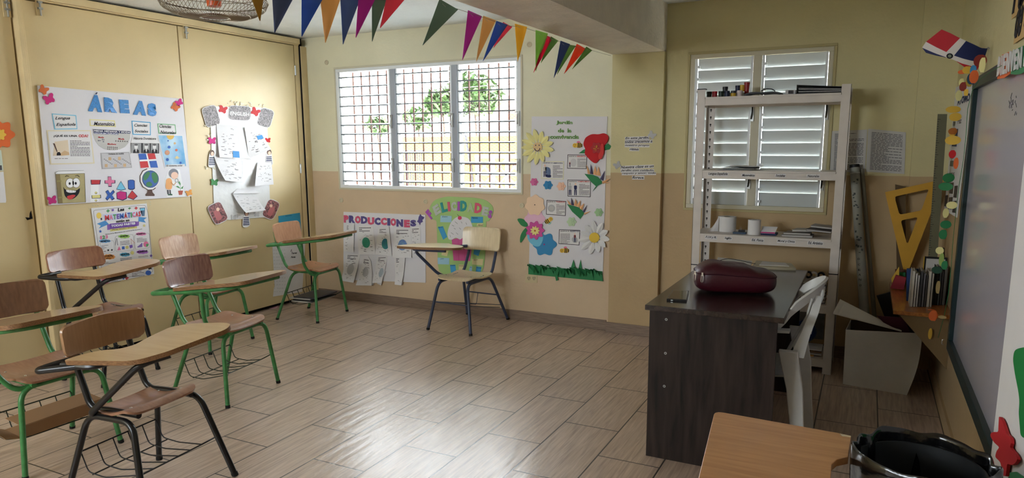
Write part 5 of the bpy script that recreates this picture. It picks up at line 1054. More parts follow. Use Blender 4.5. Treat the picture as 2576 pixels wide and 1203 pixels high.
lines(b, LW, z_((350, 565), (535, 565), (545, 735), (355, 735)), 12, M_ink, O+.002, w0=0, w1=1, seed=3); lines(b, LW, z_((205, 740), (555, 740), (560, 752), (205, 756)), 1, M_ink, O+.002, w0=0, w1=1, seed=4, h=.3); b.build('card_print', o)
# mean, median, mode card
half = [(562, 466)]+[(565+2*(1), 500)]+[(600+(310)*(1-math.cos(t_))/2-30*0, 560+112*math.sin(t_)) for t_ in np.linspace(.25, math.pi-.35, 12)]+[(922, 560), (922, 488)]
half = [(562, 466), (570, 520), (592, 580), (625, 625), (670, 655), (720, 670), (770, 672), (820, 662), (870, 640), (905, 600), (920, 550), (922, 488)]
o = patch(ar, 'statistics_card', LW, z_(*half), O, .001, M_paper2); b = MB(); patch(None, '', LW, z_((570, 472), (922, 490), (922, 514), (574, 498)), O+.0012, .0004, M_navy, b=b); patch(None, '', LW, z_((574, 498), (806, 506), (808, 524), (580, 514)), O+.0012, .0004, mat('navy2', (52, 66, 120), .6), b=b)
lett(None, '', LW, 'MEDIA MEDIANA Y MODA', z_((576, 494), (918, 510), (578, 476)), O+.002, M_wp, .0003, .02, b=b); lett(None, '', LW, 'DATOS SIN AGRUPAR', z_((582, 512), (804, 522), (582, 500)), O+.002, M_wp, .0003, .02, b=b)
for s, q, m in (('Media', ((618, 554), (672, 556), (618, 538)), M_rb), ('Moda', ((808, 570), (864, 572), (808, 552)), M_rb), ('Mediana', ((706, 618), (786, 620), (706, 602)), M_rb), ('X=', ((612, 584), (642, 585), (612, 572)), M_navy), ('3 4 5 5 6 6', ((778, 588), (898, 592), (778, 576)), M_ink), ('Σx', ((652, 574), (678, 575), (652, 562)), M_navy), ('n', ((662, 594), (672, 594), (662, 584)), M_navy), ('4 4 5 5 6 6', ((702, 646), (800, 650), (702, 634)), M_ink), ('5 6 1 4 2 2', ((702, 662), (800, 664), (702, 652)), M_ink)): lett(None, '', LW, s, z_(*q), O+.002, m, .0003, .02, b=b)
b.build('card_print', o)
o = patch(ar, 'units_card', LW, z_((640, 695), (912, 685), (938, 835), (655, 848)), O, .001, mat('card_grey', (172, 170, 172), .7)); b = MB(); patch(None, '', LW, z_((650, 702), (905, 694), (928, 828), (664, 838)), O+.0012, .0003, mat('card_grey2', (196, 194, 196), .7), b=b); lett(None, '', LW, 'Unidades de medida', z_((714, 712), (860, 708), (714, 698)), O+.002, M_ink, .0003, .01, b=b)
for x in (670, 758, 845):
    for k in range(6): patch(None, '', LW, z_((x+14*k, 752+9*k), (x+14*k+12, 752+9*k), (x+14*k+12, 757+9*k), (x+14*k, 757+9*k)), O+.002, .0002, M_inkg, b=b)
for x, y in ((715, 735), (805, 732), (680, 800), (768, 800), (855, 796)): patch(None, '', LW, z_((x, y), (x+26, y), (x+26, y+30), (x, y+30)), O+.0016, .0002, mat('sand', (206, 172, 130), .7), b=b)
b.build('card_print', o)
# history card
o = patch(ar, 'history_card', LW, z_((945, 530), (1170, 545), (1195, 600), (1196, 714), (925, 706), (922, 615)), O, .0014, M_paper); b = MB(); lett(None, '', LW, 'Historia Dominicana', z_((952, 568), (1164, 570), (952, 546)), O+.002, M_ink, .0003, .01, .25, b=b)
patch(None, '', LW, z_((925, 600), (1192, 604), (1194, 700), (928, 694)), O+.0018, .0003, M_ink, b=b)
for x, w in ((930, 100), (1040, 70), (1115, 75)):
    patch(None, '', LW, z_((x, 602), (x+w-6, 603), (x+w-6, 697), (x, 696)), O+.0022, .0002, mat('photo_grey', (150, 150, 150), .6), b=b); cx = x+w*.45
    patch(None, '', LW, z_(*circ(cx, 636, 17, 24, 14)), O+.0028, .0002, M_paper, b=b); patch(None, '', LW, z_((cx-30, 697), (cx-24, 668), (cx-8, 660), (cx+10, 660), (cx+26, 668), (cx+30, 697)), O+.0028, .0002, M_ink, b=b); patch(None, '', LW, z_((cx-8, 662), (cx+8, 662), (cx, 692)), O+.0032, .0002, M_paper, b=b); patch(None, '', LW, z_(*circ(cx, 618, 17, 9, 12)), O+.0032, .0002, M_inkg, b=b)
b.build('card_print', o)
o = patch(ar, 'flag_drawing', LW, z_((998, 702), (1152, 698), (1184, 834), (1020, 838)), O, .001, M_wp); b = MB()
for q, m in ((((998, 702), (1068, 700), (1082, 756), (1008, 760)), M_bi), (((1082, 700), (1152, 698), (1166, 752), (1096, 756)), M_rb), (((1010, 776), (1084, 772), (1098, 832), (1020, 838)), M_rb), (((1100, 772), (1168, 768), (1184, 834), (1114, 834)), M_bi)): patch(None, '', LW, z_(*q), O+.0012, .0003, m, b=b)
b.build('card_print', o)
# solar system card
o = patch(ar, 'solar_system_card', LW, z_((1175, 522), (1420, 528), (1476, 830), (1248, 842)), O, .001, M_paper); b = MB(); patch(None, '', LW, z_((1186, 528), (1412, 534), (1450, 820), (1254, 828)), O+.0012, .0003, mat('sky_card', (104, 168, 214), .7, two=(196, 222, 236), nscale=8), b=b)
patch(None, '', LW, z_(*[(1300+36*math.cos(t_), 530+38*math.sin(t_)) for t_ in np.linspace(0, math.pi, 12)]), O+.002, .0002, mat('sun_ink', (216, 176, 84), .7), b=b)
for x, y, r_, m in ((1278, 580, 7, M_bi), (1342, 604, 11, mat('sand', (206, 172, 130), .7)), (1288, 640, 14, M_bi), (1357, 668, 12, mat('mars', (196, 96, 70), .7)), (1270, 692, 24, mat('jupiter', (206, 150, 120), .7)), (1362, 738, 14, mat('saturn', (220, 200, 150), .7)), (1272, 758, 14, M_bi), (1396, 788, 11, M_bi)): patch(None, '', LW, z_(*circ(x, y, r_, r_, 14)), O+.0022, .0003, m, b=b)
patch(None, '', LW, z_(*circ(1362, 742, 26, 5, 14)), O+.0028, .0002, mat('saturn', (220, 200, 150), .7), b=b); patch(None, '', LW, z_((1256, 806), (1436, 800), (1440, 824), (1258, 834)), O+.0018, .0003, M_paper, b=b); lett(None, '', LW, 'El sistema solar', z_((1264, 824), (1416, 820), (1264, 808)), O+.0026, M_ink, .0003, .01, b=b)
b.build('card_print', o)
# cheerful book drawing
o = patch(ar, 'book_drawing', LW, z_((208, 876), (235, 858), (478, 853), (492, 880), (506, 1162), (240, 1175)), O, .001, M_wp); b = MB()
patch(None, '', LW, z_((214, 896), (488, 888), (500, 1160), (240, 1172)), O+.0012, .0003, mat('khaki_cover', (176, 164, 116), .7, noise=.08, nscale=20), b=b); patch(None, '', LW, z_((214, 896), (256, 894), (282, 1170), (240, 1172)), O+.0016, .0003, mat('khaki_dark', (138, 122, 80), .7), b=b)
for yy in (955, 1110): patch(None, '', LW, z_((218+(yy-896)*.09, yy), (262+(yy-896)*.09, yy-2), (263+(yy-896)*.09, yy+12), (219+(yy-896)*.09, yy+14)), O+.002, .0003, mat('khaki_band', (150, 140, 84), .7), b=b)
patch(None, '', LW, z_((215, 894), (240, 868), (480, 860), (488, 886)), O+.0016, .0003, M_wp, b=b)
b.tube([LW(*p_, O+.002) for p_ in z_((214, 896), (488, 888), (500, 1160), (240, 1172))], .0011, M_ink, n=4, closed=True); b.tube([LW(*p_, O+.002) for p_ in z_((214, 896), (212, 880), (238, 866), (480, 860))], .0011, M_ink, n=4)
for cx, cy, rx in ((350, 980, 38), (408, 978, 36)): patch(None, '', LW, z_(*circ(cx, cy, rx+2.5, 47, 20)), O+.002, .0003, M_ink, b=b); patch(None, '', LW, z_(*circ(cx, cy, rx, 44.5, 20)), O+.0024, .0003, M_wp, b=b); patch(None, '', LW, z_(*circ(cx-(3 if cx < 380 else 4), cy+4, 10, 13, 12)), O+.0028, .0003, M_ink, b=b)
patch(None, '', LW, z_((288, 1010), (300, 1040), (360, 1052), (420, 1048), (446, 1020), (440, 1075), (400, 1120), (350, 1140), (300, 1105)), O+.002, .0003, M_ink, b=b, r=10); patch(None, '', LW, z_((312, 1042), (408, 1052), (404, 1068), (350, 1073), (316, 1062)), O+.0024, .0003, M_wp, b=b, r=8); patch(None, '', LW, z_((315, 1104), (380, 1088), (408, 1096), (365, 1134), (335, 1135)), O+.0024, .0003, M_rb, b=b, r=8)
for x in (322, 345, 370, 394): b.tube([LW(*p_, O+.003) for p_ in z_((x, 1044), (x+1, 1066))], .0005, M_ink, n=4)
for q in (((305, 920), (318, 908), (340, 916)), ((400, 912), (422, 905), (440, 922))): b.tube([LW(*p_, O+.003) for p_ in z_(*q)], .0016, M_ink, n=4)
b.build('drawing', o)
# operation signs and solids
def signs(nm, polys, m):
    b = MB()
    for q in polys:
        c_ = (sum(p_[0] for p_ in q)/len(q), sum(p_[1] for p_ in q)/len(q)); patch(None, '', LW, z_(*[(c_[0]+(x-c_[0])*1.14+2, c_[1]+(y-c_[1])*1.14+2) for x, y in q]), O, .0008, M_navy, b=b); patch(None, '', LW, z_(*q), O+.001, .0006, m, b=b)
    b.build(nm, ar)
patch(ar, 'white_backing', LW, z_((545, 990), (545, 1158), (622, 1154), (625, 990)), .0102, .0003, M_wp)
signs('minus_sign', [[(552, 950), (636, 950), (630, 988), (556, 990)]], M_rb); signs('plus_sign', [[(712, 922), (738, 922), (740, 950), (772, 952), (772, 978), (742, 980), (742, 1008), (716, 1008), (714, 982), (684, 980), (684, 954), (712, 952)]], M_pink)
signs('divide_sign', [[(560, 1095), (636, 1090), (638, 1118), (562, 1122)], circ(596, 1070, 10, 10, 12), circ(596, 1142, 9, 9, 12)], M_yi); signs('times_sign', [[(690, 1062), (712, 1048), (730, 1076), (756, 1048), (768, 1066), (746, 1092), (768, 1122), (744, 1136), (728, 1110), (706, 1138), (690, 1120), (710, 1092)]], M_bi)
signs('cone', [[(832, 966), (874, 1036), (835, 1044), (794, 1036)]], M_lb); signs('cylinder', [[(902, 958), (920, 952), (944, 952), (958, 960), (960, 1026), (944, 1036), (918, 1036), (903, 1028)]], M_bi); signs('cube', [[(796, 1072), (828, 1058), (880, 1068), (882, 1122), (848, 1138), (798, 1124)]], M_mag); signs('pyramid', [[(938, 1052), (984, 1102), (950, 1132), (898, 1112)]], M_rb)
# globe
o = patch(ar, 'globe_drawing', LW, z_(*([(1030+0*t_, 0) for t_ in ()]+circ(1095, 945, 98, 100, 24))), O-.0004, .0006, M_wp); b = MB()
b.tube([LW(*p_, O+.0015) for p_ in z_((1080, 845), (1040, 865), (1015, 910), (1015, 965), (1040, 1015), (1090, 1045), (1140, 1042), (1160, 1025))], .0028, M_brown, n=6)
patch(None, '', LW, z_(*circ(1113, 942, 78, 82, 24)), O+.001, .0003, M_ink, b=b); patch(None, '', LW, z_(*circ(1113, 942, 75, 79, 24)), O+.0014, .0003, mat('ocean_ink', (70, 106, 172), .7), b=b)
for q in (((1050, 900), (1090, 868), (1110, 880), (1092, 930), (1060, 960), (1042, 940)), ((1120, 880), (1160, 876), (1186, 920), (1180, 970), (1150, 985), (1128, 940)), ((1072, 975), (1110, 962), (1135, 1000), (1100, 1018), (1070, 1005))): patch(None, '', LW, z_(*q), O+.0018, .0003, mat('land_ink', (70, 130, 84), .7), b=b, r=12)
patch(None, '', LW, z_((1085, 1045), (1128, 1045), (1132, 1068), (1152, 1088), (1150, 1102), (1066, 1102), (1064, 1088), (1082, 1068)), O+.001, .0006, M_brown, b=b); b.build('drawing', o)
# child with magnifier and plant
o = patch(ar, 'child_drawing', LW, z_((1290, 845), (1390, 850), (1440, 1106), (1268, 1112), (1244, 960)), O-.0004, .0006, M_wp); b = MB()
patch(None, '', LW, z_(*circ(1330, 888, 46, 44, 18)), O+.001, .0003, mat('grey_hair', (132, 132, 140), .7), b=b); patch(None, '', LW, z_(*circ(1340, 908, 34, 34, 18)), O+.0014, .0003, M_skin, b=b); patch(None, '', LW, z_((1262, 938), (1300, 930), (1318, 960), (1318, 1044), (1252, 1042)), O+.001, .0003, M_skin, b=b, r=8); patch(None, '', LW, z_((1262, 938), (1300, 930), (1318, 960), (1318, 1040), (1252, 1038)), O+.0014, .0003, mat('orange_coat', (236, 172, 110), .7), b=b, r=8)
patch(None, '', LW, z_((1268, 1044), (1284, 1044), (1288, 1084), (1272, 1084)), O+.001, .0003, M_inkg, b=b); patch(None, '', LW, z_((1290, 1044), (1304, 1044), (1308, 1084), (1294, 1084)), O+.001, .0003, M_inkg, b=b); patch(None, '', LW, z_((1278, 1084), (1318, 1082), (1320, 1096), (1278, 1096)), O+.0014, .0003, mat('green_shoe', (52, 96, 70), .7), b=b)
b.tube([LW(*p_, O+.002) for p_ in z_(*circ(1360, 955, 15, 17, 14))], .001, M_ink, n=4, closed=True); b.tube([LW(*p_, O+.002) for p_ in z_((1305, 970), (1335, 1000), (1352, 975))], .0022, mat('orange_coat', (236, 172, 110), .7), n=5)
patch(None, '', LW, z_((1374, 1052), (1420, 1050), (1412, 1090), (1382, 1092)), O+.001, .0006, mat('terracotta', (176, 84, 66), .7), b=b); b.tube([LW(*p_, O+.002) for p_ in z_((1397, 1052), (1394, 990))], .001, M_grn, n=4)
for q in (((1394, 1000), (1376, 975), (1386, 962), (1398, 985)), ((1396, 1030), (1370, 1022), (1352, 1010), (1372, 1006)), ((1397, 1030), (1424, 1006), (1416, 1034))): patch(None, '', LW, z_(*q), O+.0014, .0004, M_gi, b=b)
b.build('drawing', o)
for cx, cy, s_, a_, m in ((98, 103, 50, -.5, M_or), (155, 190, 58, .4, M_mag), (1385, 222, 38, .5, M_mag), (1345, 265, 44, -.6, M_or), (182, 1145, 48, .2, M_mag), (1478, 1075, 34, .3, mat('amber', (232, 160, 76), .7))): patch(ar, 'butterfly', LW, z_(*bfly(cx, cy, s_, a_)), O+.0008, .003, m, r=5)
# ---------------------------------------------------------------- mathematics poster
z_ = ZM(220, 500, 5.47); mp = thing('mathematics_poster', 'crowded mathematics poster taped to the partition under the large titled one', 'poster', LW(320, 712))
patch(mp, 'sheet', LW, z_((45, 130), (812, 65), (915, 1035), (190, 1180)), .002, .002, M_paper); O = .0045
b = MB(); b.tube([LW(*p_, O) for p_ in z_(*rnd([(75, 160, 0), (790, 85, 0), (830, 200, 0), (895, 1010, 0), (215, 1150, 0)], 30, 3, True)) for p_ in [p_[:2]]] if False else [LW(q[0], q[1], O) for q in [z_((p_[0], p_[1]))[0] for p_ in rnd([(75, 160, 0), (790, 85, 0), (830, 200, 0), (895, 1010, 0), (215, 1150, 0)], 30, 3, True)]], .0008, M_ink, n=4, closed=True)
T = lambda s, q, m, bo=.03, sh=0: lett(None, '', LW, s, z_(*q), O+.001, m, .0003, bo, sh, b=b)
T('Las', ((412, 178), (500, 168), (414, 130)), M_ink, .04)
patch(None, '', LW, z_((208, 215), (744, 168), (748, 245), (238, 310)), O, .0003, mat('banner_lilac', (206, 214, 236), .7), b=b)
col = [M_rb, M_pink, M_gi, M_purple, M_bi, M_rb, M_bi, M_gi, M_pink, M_rb]
for k, ch in enumerate('MATEMÁTICAS'):
    x = 236+k*45; w = 60 if ch == 'M' else (22 if ch == 'I' else 40); xx = {0: 236, 1: 298, 2: 348, 3: 398, 4: 440, 5: 500, 6: 548, 7: 590, 8: 614, 9: 656, 10: 698}[k]; w = {0: 58, 1: 46, 2: 44, 3: 36, 4: 54, 5: 44, 6: 38, 7: 18, 8: 38, 9: 38, 10: 30}[k]; yb_ = 300-(xx-236)*.115; hh = 78-(8 if k < 10 else 6)+(10 if ch == 'Á' else 0)
    T(ch, ((xx, yb_), (xx+w, yb_-w*.11), (xx-4, yb_-hh)), col[k % 10], .05)
T('están en', ((388, 332), (572, 312), (388, 296)), M_ink, .03)
patch(None, '', LW, z_((265, 355), (705, 312), (700, 372), (268, 430)), O, .0003, mat('banner_purple', (134, 92, 176), .7), b=b); patch(None, '', LW, z_((300, 345), (660, 312), (676, 378), (305, 418)), O+.0004, .0004, mat('banner_purple2', (112, 70, 160), .7), b=b); T('TODAS PARTES', ((320, 392), (652, 352), (320, 360)), M_wp, .04)
patch(None, '', LW, z_((305, 412), (672, 372), (676, 408), (310, 452)), O+.0002, .0004, M_yi, b=b); T('¡Piensa, resuelve y aprende!', ((330, 440), (648, 398), (330, 420)), M_brown, .01, .2)
for q in (((125, 345), (240, 300), (290, 350), (150, 410), (180, 372)), ((700, 250), (812, 262), (770, 290), (798, 330), (694, 312))): patch(None, '', LW, z_(*q), O, .0003, mat('ribbon_blue', (78, 146, 206), .7), b=b)
patch(None, '', LW, z_(*circ(152, 232, 34, 42, 16)), O, .0003, mat('bulb_yellow', (238, 206, 96), .7), b=b); patch(None, '', LW, z_((172, 268), (195, 262), (198, 292), (178, 296)), O, .0003, M_inkg, b=b)
patch(None, '', LW, z_((712, 128), (788, 122), (780, 238), (745, 240)), O, .0003, mat('calc_blue', (84, 112, 140), .7), b=b); patch(None, '', LW, z_((722, 136), (780, 132), (776, 160), (724, 164)), O+.0004, .0003, M_lb, b=b)
T('Ramos de las Matemáticas que vemos en 6to de primaria', ((240, 500), (745, 425), (240, 484)), M_ink, .012, .1)
T('+', ((255, 190), (298, 186), (255, 150)), M_gi, .08); T('×', ((325, 176), (360, 172), (325, 142)), M_purple, .1); T('+', ((642, 152), (684, 148), (642, 112)), M_rb, .06); T('÷', ((555, 150), (592, 146), (555, 118)), M_gi, .03)
T('1', ((170, 560), (192, 558), (168, 512)), M_pink, .05); T('2', ((200, 558), (236, 554), (198, 506)), M_gi, .05); T('3', ((244, 552), (276, 548), (242, 502)), M_pink, .05)
for q, s, tq, m in (((155, 560, 315, 606), 'ARITMÉTICA', ((172, 600), (300, 590), (172, 572)), mat('cl_blue', (110, 170, 220), .7)), ((418, 492, 578, 546), 'GEOMETRÍA', ((442, 530), (552, 520), (442, 506)), mat('cl_green', (150, 196, 96), .7)), ((660, 462, 804, 508), 'ESTADÍSTICA', ((672, 500), (790, 488), (672, 474)), mat('cl_pink', (232, 140, 190), .7)), ((440, 742, 580, 796), 'MEDICIÓN', ((456, 782), (566, 770), (456, 756)), mat('cl_blue2', (90, 170, 206), .7)), ((668, 706, 830, 760), 'PROBABILIDAD', ((682, 748), (818, 730), (682, 722)), mat('cl_purple', (184, 120, 214), .7)), ((208, 764, 374, 836), 'GEOMETRÍA', ((228, 798), (340, 786), (228, 778)), mat('cl_orange', (238, 160, 80), .7))):
    x0, y0, x1, y1 = q; patch(None, '', LW, z_(*scallop((x0+x1)/2, (y0+y1)/2, (y1-y0)/2, 9, .08, (x1-x0)/(y1-y0))), O, .0003, m, b=b); T(s, tq, M_ink, .03)
T('DEL PLANO Y DEL', ((222, 812), (352, 800), (222, 800)), M_ink, .02); T('ESPACIO', ((250, 832), (320, 824), (250, 818)), M_ink, .02)
for q, n, sd in (((180, 630, 318, 700), 4, 1), ((440, 572, 576, 640), 3, 2), ((668, 530, 812, 600), 4, 3), ((220, 858, 384, 900), 2, 4), ((440, 806, 606, 850), 2, 5), ((690, 780, 830, 810), 2, 6), ((315, 1085, 450, 1150), 4, 7), ((600, 985, 780, 1080), 4, 8)): lines(b, LW, z_((q[0], q[1]+8), (q[2], q[1]-8), (q[2]+4, q[3]-8), (q[0]+4, q[3]+8)), n, M_ink, O+.0008, w0=.02, w1=.98, seed=sd, h=.3)
patch(None, '', LW, z_((404, 712), (430, 655), (456, 706)), O, .0003, M_pink, b=b); patch(None, '', LW, z_((468, 658), (505, 655), (506, 696), (470, 698)), O, .0003, M_bi, b=b); patch(None, '', LW, z_(*circ(540, 668, 22, 24, 14)), O, .0003, M_yi, b=b); patch(None, '', LW, z_((570, 642), (612, 630), (618, 670), (580, 684)), O, .0003, M_purple, b=b)
b.tube([LW(*p_, O) for p_ in z_((375, 640), (398, 545), (412, 640))], .0014, M_navy, n=4); b.tube([LW(*p_, O) for p_ in z_((592, 552), (598, 620), (648, 612))], .0012, M_or, n=4, closed=True)
for k, h in enumerate((18, 30, 42, 55)): patch(None, '', LW, z_((684+17*k, 672-2*k), (698+17*k, 670-2*k), (698+17*k, 670-h-2*k), (684+17*k, 672-h-2*k)), O, .0003, M_purple, b=b)
patch(None, '', LW, z_(*circ(800, 626, 36, 38, 20)), O, .0003, M_pink, b=b); patch(None, '', LW, z_(*([(800, 626)]+[(800+36*math.cos(t_), 626+38*math.sin(t_)) for t_ in np.linspace(-.2, 1.4, 8)])), O+.0004, .0003, M_gi, b=b)
for q in ((372, 500, 625, 720), (640, 480, 845, 690), (165, 580, 355, 748)):
    x0, y0, x1, y1 = q; b.tube([LW(p_[0], p_[1], O) for p_ in [z_((w[0], w[1]))[0] for w in rnd([(x0, y0+18, 0), (x1, y0-10, 0), (x1+12, y1-16, 0), (x0+12, y1+12, 0)], 30, 3, True)]], .0005, M_inkg, n=4, closed=True)
for s, x, y in (('+', 180, 735), ('−', 220, 728), ('×', 265, 724), ('+', 315, 720)): T(s, ((x, y), (x+28, y-2), (x, y-(6 if s == '−' else 28))), M_ink, .05)
patch(None, '', LW, z_(*scallop(238, 1132, 42, 9, .1, 1.2)), O, .0003, M_pink, b=b); patch(None, '', LW, z_(*circ(832, 1020, 40, 34, 16)), O, .0003, M_bi, b=b); T('π', ((828, 978), (880, 970), (830, 936)), M_ink, .04)
for cx, cy, m in ((490, 1085, M_bi), (535, 1090, M_rb)): patch(None, '', LW, z_(*scallop(cx, cy, 22, 4, .3)), O, .0003, m, b=b)
patch(None, '', LW, z_(*scallop(612, 745, 24, 8, .08)), O, .0003, M_yi, b=b); 
for cx, cy, m in ((172, 450, M_bi), (775, 370, M_yi), (870, 785, M_purple)): patch(None, '', LW, z_(*scallop(cx, cy, 16, 5, .35, 1, -.3)), O, .0003, m, b=b)
b.build('print', mp)
b = MB()
for x, y in ((60, 90), (95, 88), (130, 92), (15, 140), (790, 45), (850, 40), (850, 75), (885, 1090)): 
    q = z_((x, y))[0]; b = MB(); b.prism([LW(q[0]-2, q[1]-3, .005), LW(q[0]+3, q[1]+1, .008), LW(q[0]+2, q[1]+3, .005)], LW.n*.0006, M_tape); b.build('tape', mp)
# ---------------------------------------------------------------- english poster with peeling sheets
z_ = ZM(470, 230, 3.437); en = thing('language_poster', 'tape covered white poster with curling pupil sheets on the partition', 'poster', LW(610, 565))
patch(en, 'sheet', LW, z_((200, 240), (240, 130), (640, 140), (690, 250), (720, 1085), (360, 1112), (235, 1075)), .002, .004, mat('plastic_sheet', (226, 226, 224), .3, .5, bump=.9, bscale=6))
O = .0065; M_phx = mat('photo_mix', (176, 166, 166), .5, two=(30, 30, 34), nscale=90); M_phr = mat('photo_mix_red', (190, 120, 120), .5, two=(34, 30, 34), nscale=70)
def rq(cx, cy, w, h, a): c_, s_ = math.cos(a), math.sin(a); return [(cx+x*c_-y*s_, cy+x*s_+y*c_) for x, y in ((-w, -h), (w, -h), (w, h), (-w, h))]
for cx, cy, w, h, a_, m in ((205, 215, 66, 92, -.28, M_phx), (675, 228, 62, 82, .28, M_phx), (262, 1052, 66, 92, -.45, M_phr), (722, 1020, 56, 86, .42, M_phr), (452, 188, 100, 64, .05, M_phx)):
    o = patch(en, 'photo_cutout', LW, z_(*rq(cx, cy, w, h, a_)), O, .0012, M_paper, r=12); bb = MB(); patch(None, '', LW, z_(*rq(cx, cy, w*.93, h*.93, a_)), O+.0014, .0003, m, r=10, b=bb)
    if m is M_phr: patch(None, '', LW, z_(*rq(cx, cy+h*.2, w*.4, h*.5, a_)), O+.0018, .0003, mat('rose', (190, 110, 112), .6), r=8, b=bb); patch(None, '', LW, z_(*circ(cx, cy-h*.35, w*.22, w*.25, 12)), O+.002, .0003, M_skin, b=bb)
    bb.build('photo', o)
    if cx == 452: lett(o, 'caption', LW, 'ENGLISH', z_((368, 205), (532, 215), (370, 172)), O+.002, M_wp, .0004, .03)
for cx, cy, s_, a_, m in ((305, 160, 40, -.3, M_rb), (585, 180, 42, -.5, M_rb), (212, 430, 38, 0, M_mag), (695, 425, 26, 0, M_red), (232, 790, 36, -.1, M_gi), (400, 1090, 26, 0, mat('grey_bfly', (196, 196, 196), .6)), (600, 1065, 26, 0, mat('grey_bfly', (196, 196, 196), .6))): patch(en, 'butterfly', LW, z_(*bfly(cx, cy, s_, a_)), O+.001, .002, m, r=3)
for cx, cy in ((208, 590), (702, 585), (505, 1110)):
    o = patch(en, 'girl_cutout', LW, z_((cx-30, cy+62), (cx-25, cy-20), (cx-12, cy-80), (cx+18, cy-80), (cx+30, cy-20), (cx+38, cy+50), (cx, cy+70)), O+.001, .001, M_paper, r=6); bb = MB()
    patch(None, '', LW, z_(*circ(cx+4, cy-58, 20, 26, 14)), O+.0022, .0003, mat('hair', (96, 70, 60), .6), b=bb); patch(None, '', LW, z_(*circ(cx+6, cy-50, 13, 18, 12)), O+.0026, .0003, M_skin, b=bb); patch(None, '', LW, z_((cx-20, cy-20), (cx+24, cy-22), (cx+30, cy+45), (cx-24, cy+48)), O+.0022, .0003, M_navy, b=bb)
    for k in range(4): patch(None, '', LW, z_((cx-22, cy-12+15*k), (cx+26, cy-14+15*k), (cx+27, cy-8+15*k), (cx-22, cy-6+15*k)), O+.0026, .0003, M_paper, b=bb)
    bb.build('drawing', o)
def curl(root, pl, zf, q, off, amp, nm='pupil_sheet', prints=True, seed=1, mode=0, blue=None):
    A = [pl(*p_, off) for p_ in zf(*q)]
    def fn(u, v):
        p_ = (1-u)*(1-v)*A[0]+u*(1-v)*A[1]+u*v*A[2]+(1-u)*v*A[3]
        k = [v*v, (1-v)*.3+u*v, v*(1-u), v*v*abs(2*u-1)][mode]; return p_+pl.n*amp*k
    flip = np.dot(np.cross(fn(.6, .5)-fn(.4, .5), fn(.5, .6)-fn(.5, .4)), pl.n) < 0
    b = MB(); b.sheet((lambda u, v: fn(1-u, v)) if flip else fn, 8, 8, .0006, M_paper); o = b.build(nm, root, sharp=80)
    if prints:
        b = MB(); r_ = random.Random(seed)
        for k in range(26):
            u, v = r_.uniform(.1, .8), r_.uniform(.1, .9); w, h = r_.uniform(.03, .16), .012
            G = [fn(u, v)+pl.n*.0018, fn(u+w, v)+pl.n*.0018, fn(u+w, v+h)+pl.n*.0018, fn(u, v+h)+pl.n*.0018]; b.add(G, [(0, 1, 2, 3)], M_inkg)
        if blue: u0, v0, u1, v1 = blue; b.add([fn(u0, v0)+pl.n*.002, fn(u1, v0)+pl.n*.002, fn(u1, v1)+pl.n*.002, fn(u0, v1)+pl.n*.002], [(0, 1, 2, 3)], mat('blue_pencil', (70, 144, 206), .7))
        b.build('pencil_marks', o)
    return fn, o
curl(en, LW, z_, ((248, 280), (438, 300), (438, 580), (262, 570)), O+.004, .02, seed=1, mode=0, blue=(.66, .78, .98, .98))
curl(en, LW, z_, ((485, 308), (600, 305), (700, 500), (530, 582)), O+.004, .03, seed=2, mode=1, blue=(.62, .35, .95, .5))
curl(en, LW, z_, ((436, 300), (484, 312), (560, 590), (438, 578)), O+.001, .005, seed=8, prints=False)
curl(en, LW, z_, ((225, 562), (480, 590), (450, 788), (290, 770)), O+.008, .045, seed=3, mode=0)
curl(en, LW, z_, ((600, 615), (724, 610), (742, 805), (545, 818)), O+.006, .05, seed=4, mode=2)
curl(en, LW, z_, ((384, 885), (600, 915), (636, 1025), (462, 1048)), O+.012, .05, seed=5, mode=0)
curl(en, LW, z_, ((430, 842), (570, 840), (620, 880), (384, 885)), O+.002, .012, seed=6, prints=False)
b = MB(); rr = random.Random(2)
for k in range(34):
    x, y = rr.choice(((rr.uniform(340, 680), rr.uniform(80, 135)), (rr.uniform(150, 210), rr.uniform(280, 480)), (rr.uniform(150, 240), rr.uniform(640, 670)), (rr.uniform(380, 560), rr.uniform(90, 130)))); q = z_((x, y))[0]; a_ = rr.random()*6; L_ = rr.uniform(3, 7)
    b = MB(); b.sheet(lambda u, v: LW(q[0]+L_*(u-.5)*math.cos(a_)-2*(v-.5)*math.sin(a_), q[1]+L_*(u-.5)*math.sin(a_)+2*(v-.5)*math.cos(a_), .004+.006*math.sin(math.pi*u)), 3, 1, .0004, M_tape); b.build('tape', en)
# ---------------------------------------------------------------- sheet and blue card behind the corner chair
hs = thing('handwritten_sheet', 'tall white handwritten sheet low on the partition near the corner', 'paper', LW(712, 745)); z_ = ZM(660, 520, 4.01)
b = MB(); patch(None, '', LW, z_((98, 390), (430, 370), (400, 860), (105, 908), (115, 820), (122, 810)), .002, .0015, M_paper, b=b); rr = random.Random(8)
for k in range(13):
    y = 440+k*35
    for w in range(5): x = 108+2*k*.3+w*26+rr.uniform(-3, 3); q = z_((x, y), (x+rr.uniform(8, 20), y-2)); b.tube([LW(*q[0], .0042), LW((q[0][0]+q[1][0])/2, q[0][1]-.8, .0042), LW(*q[1], .0042)], .0007, M_ink, n=3)
for s, q in (('Nota', ((285, 520), (330, 516), (285, 500))), ('Tarea', ((290, 480), (345, 474), (290, 462))), ('1.', ((282, 456), (300, 454), (282, 432)))): lett(None, '', LW, s, z_(*q), .004, M_ink, .0003, .03, .3, b=b)
b.build('sheet', hs)
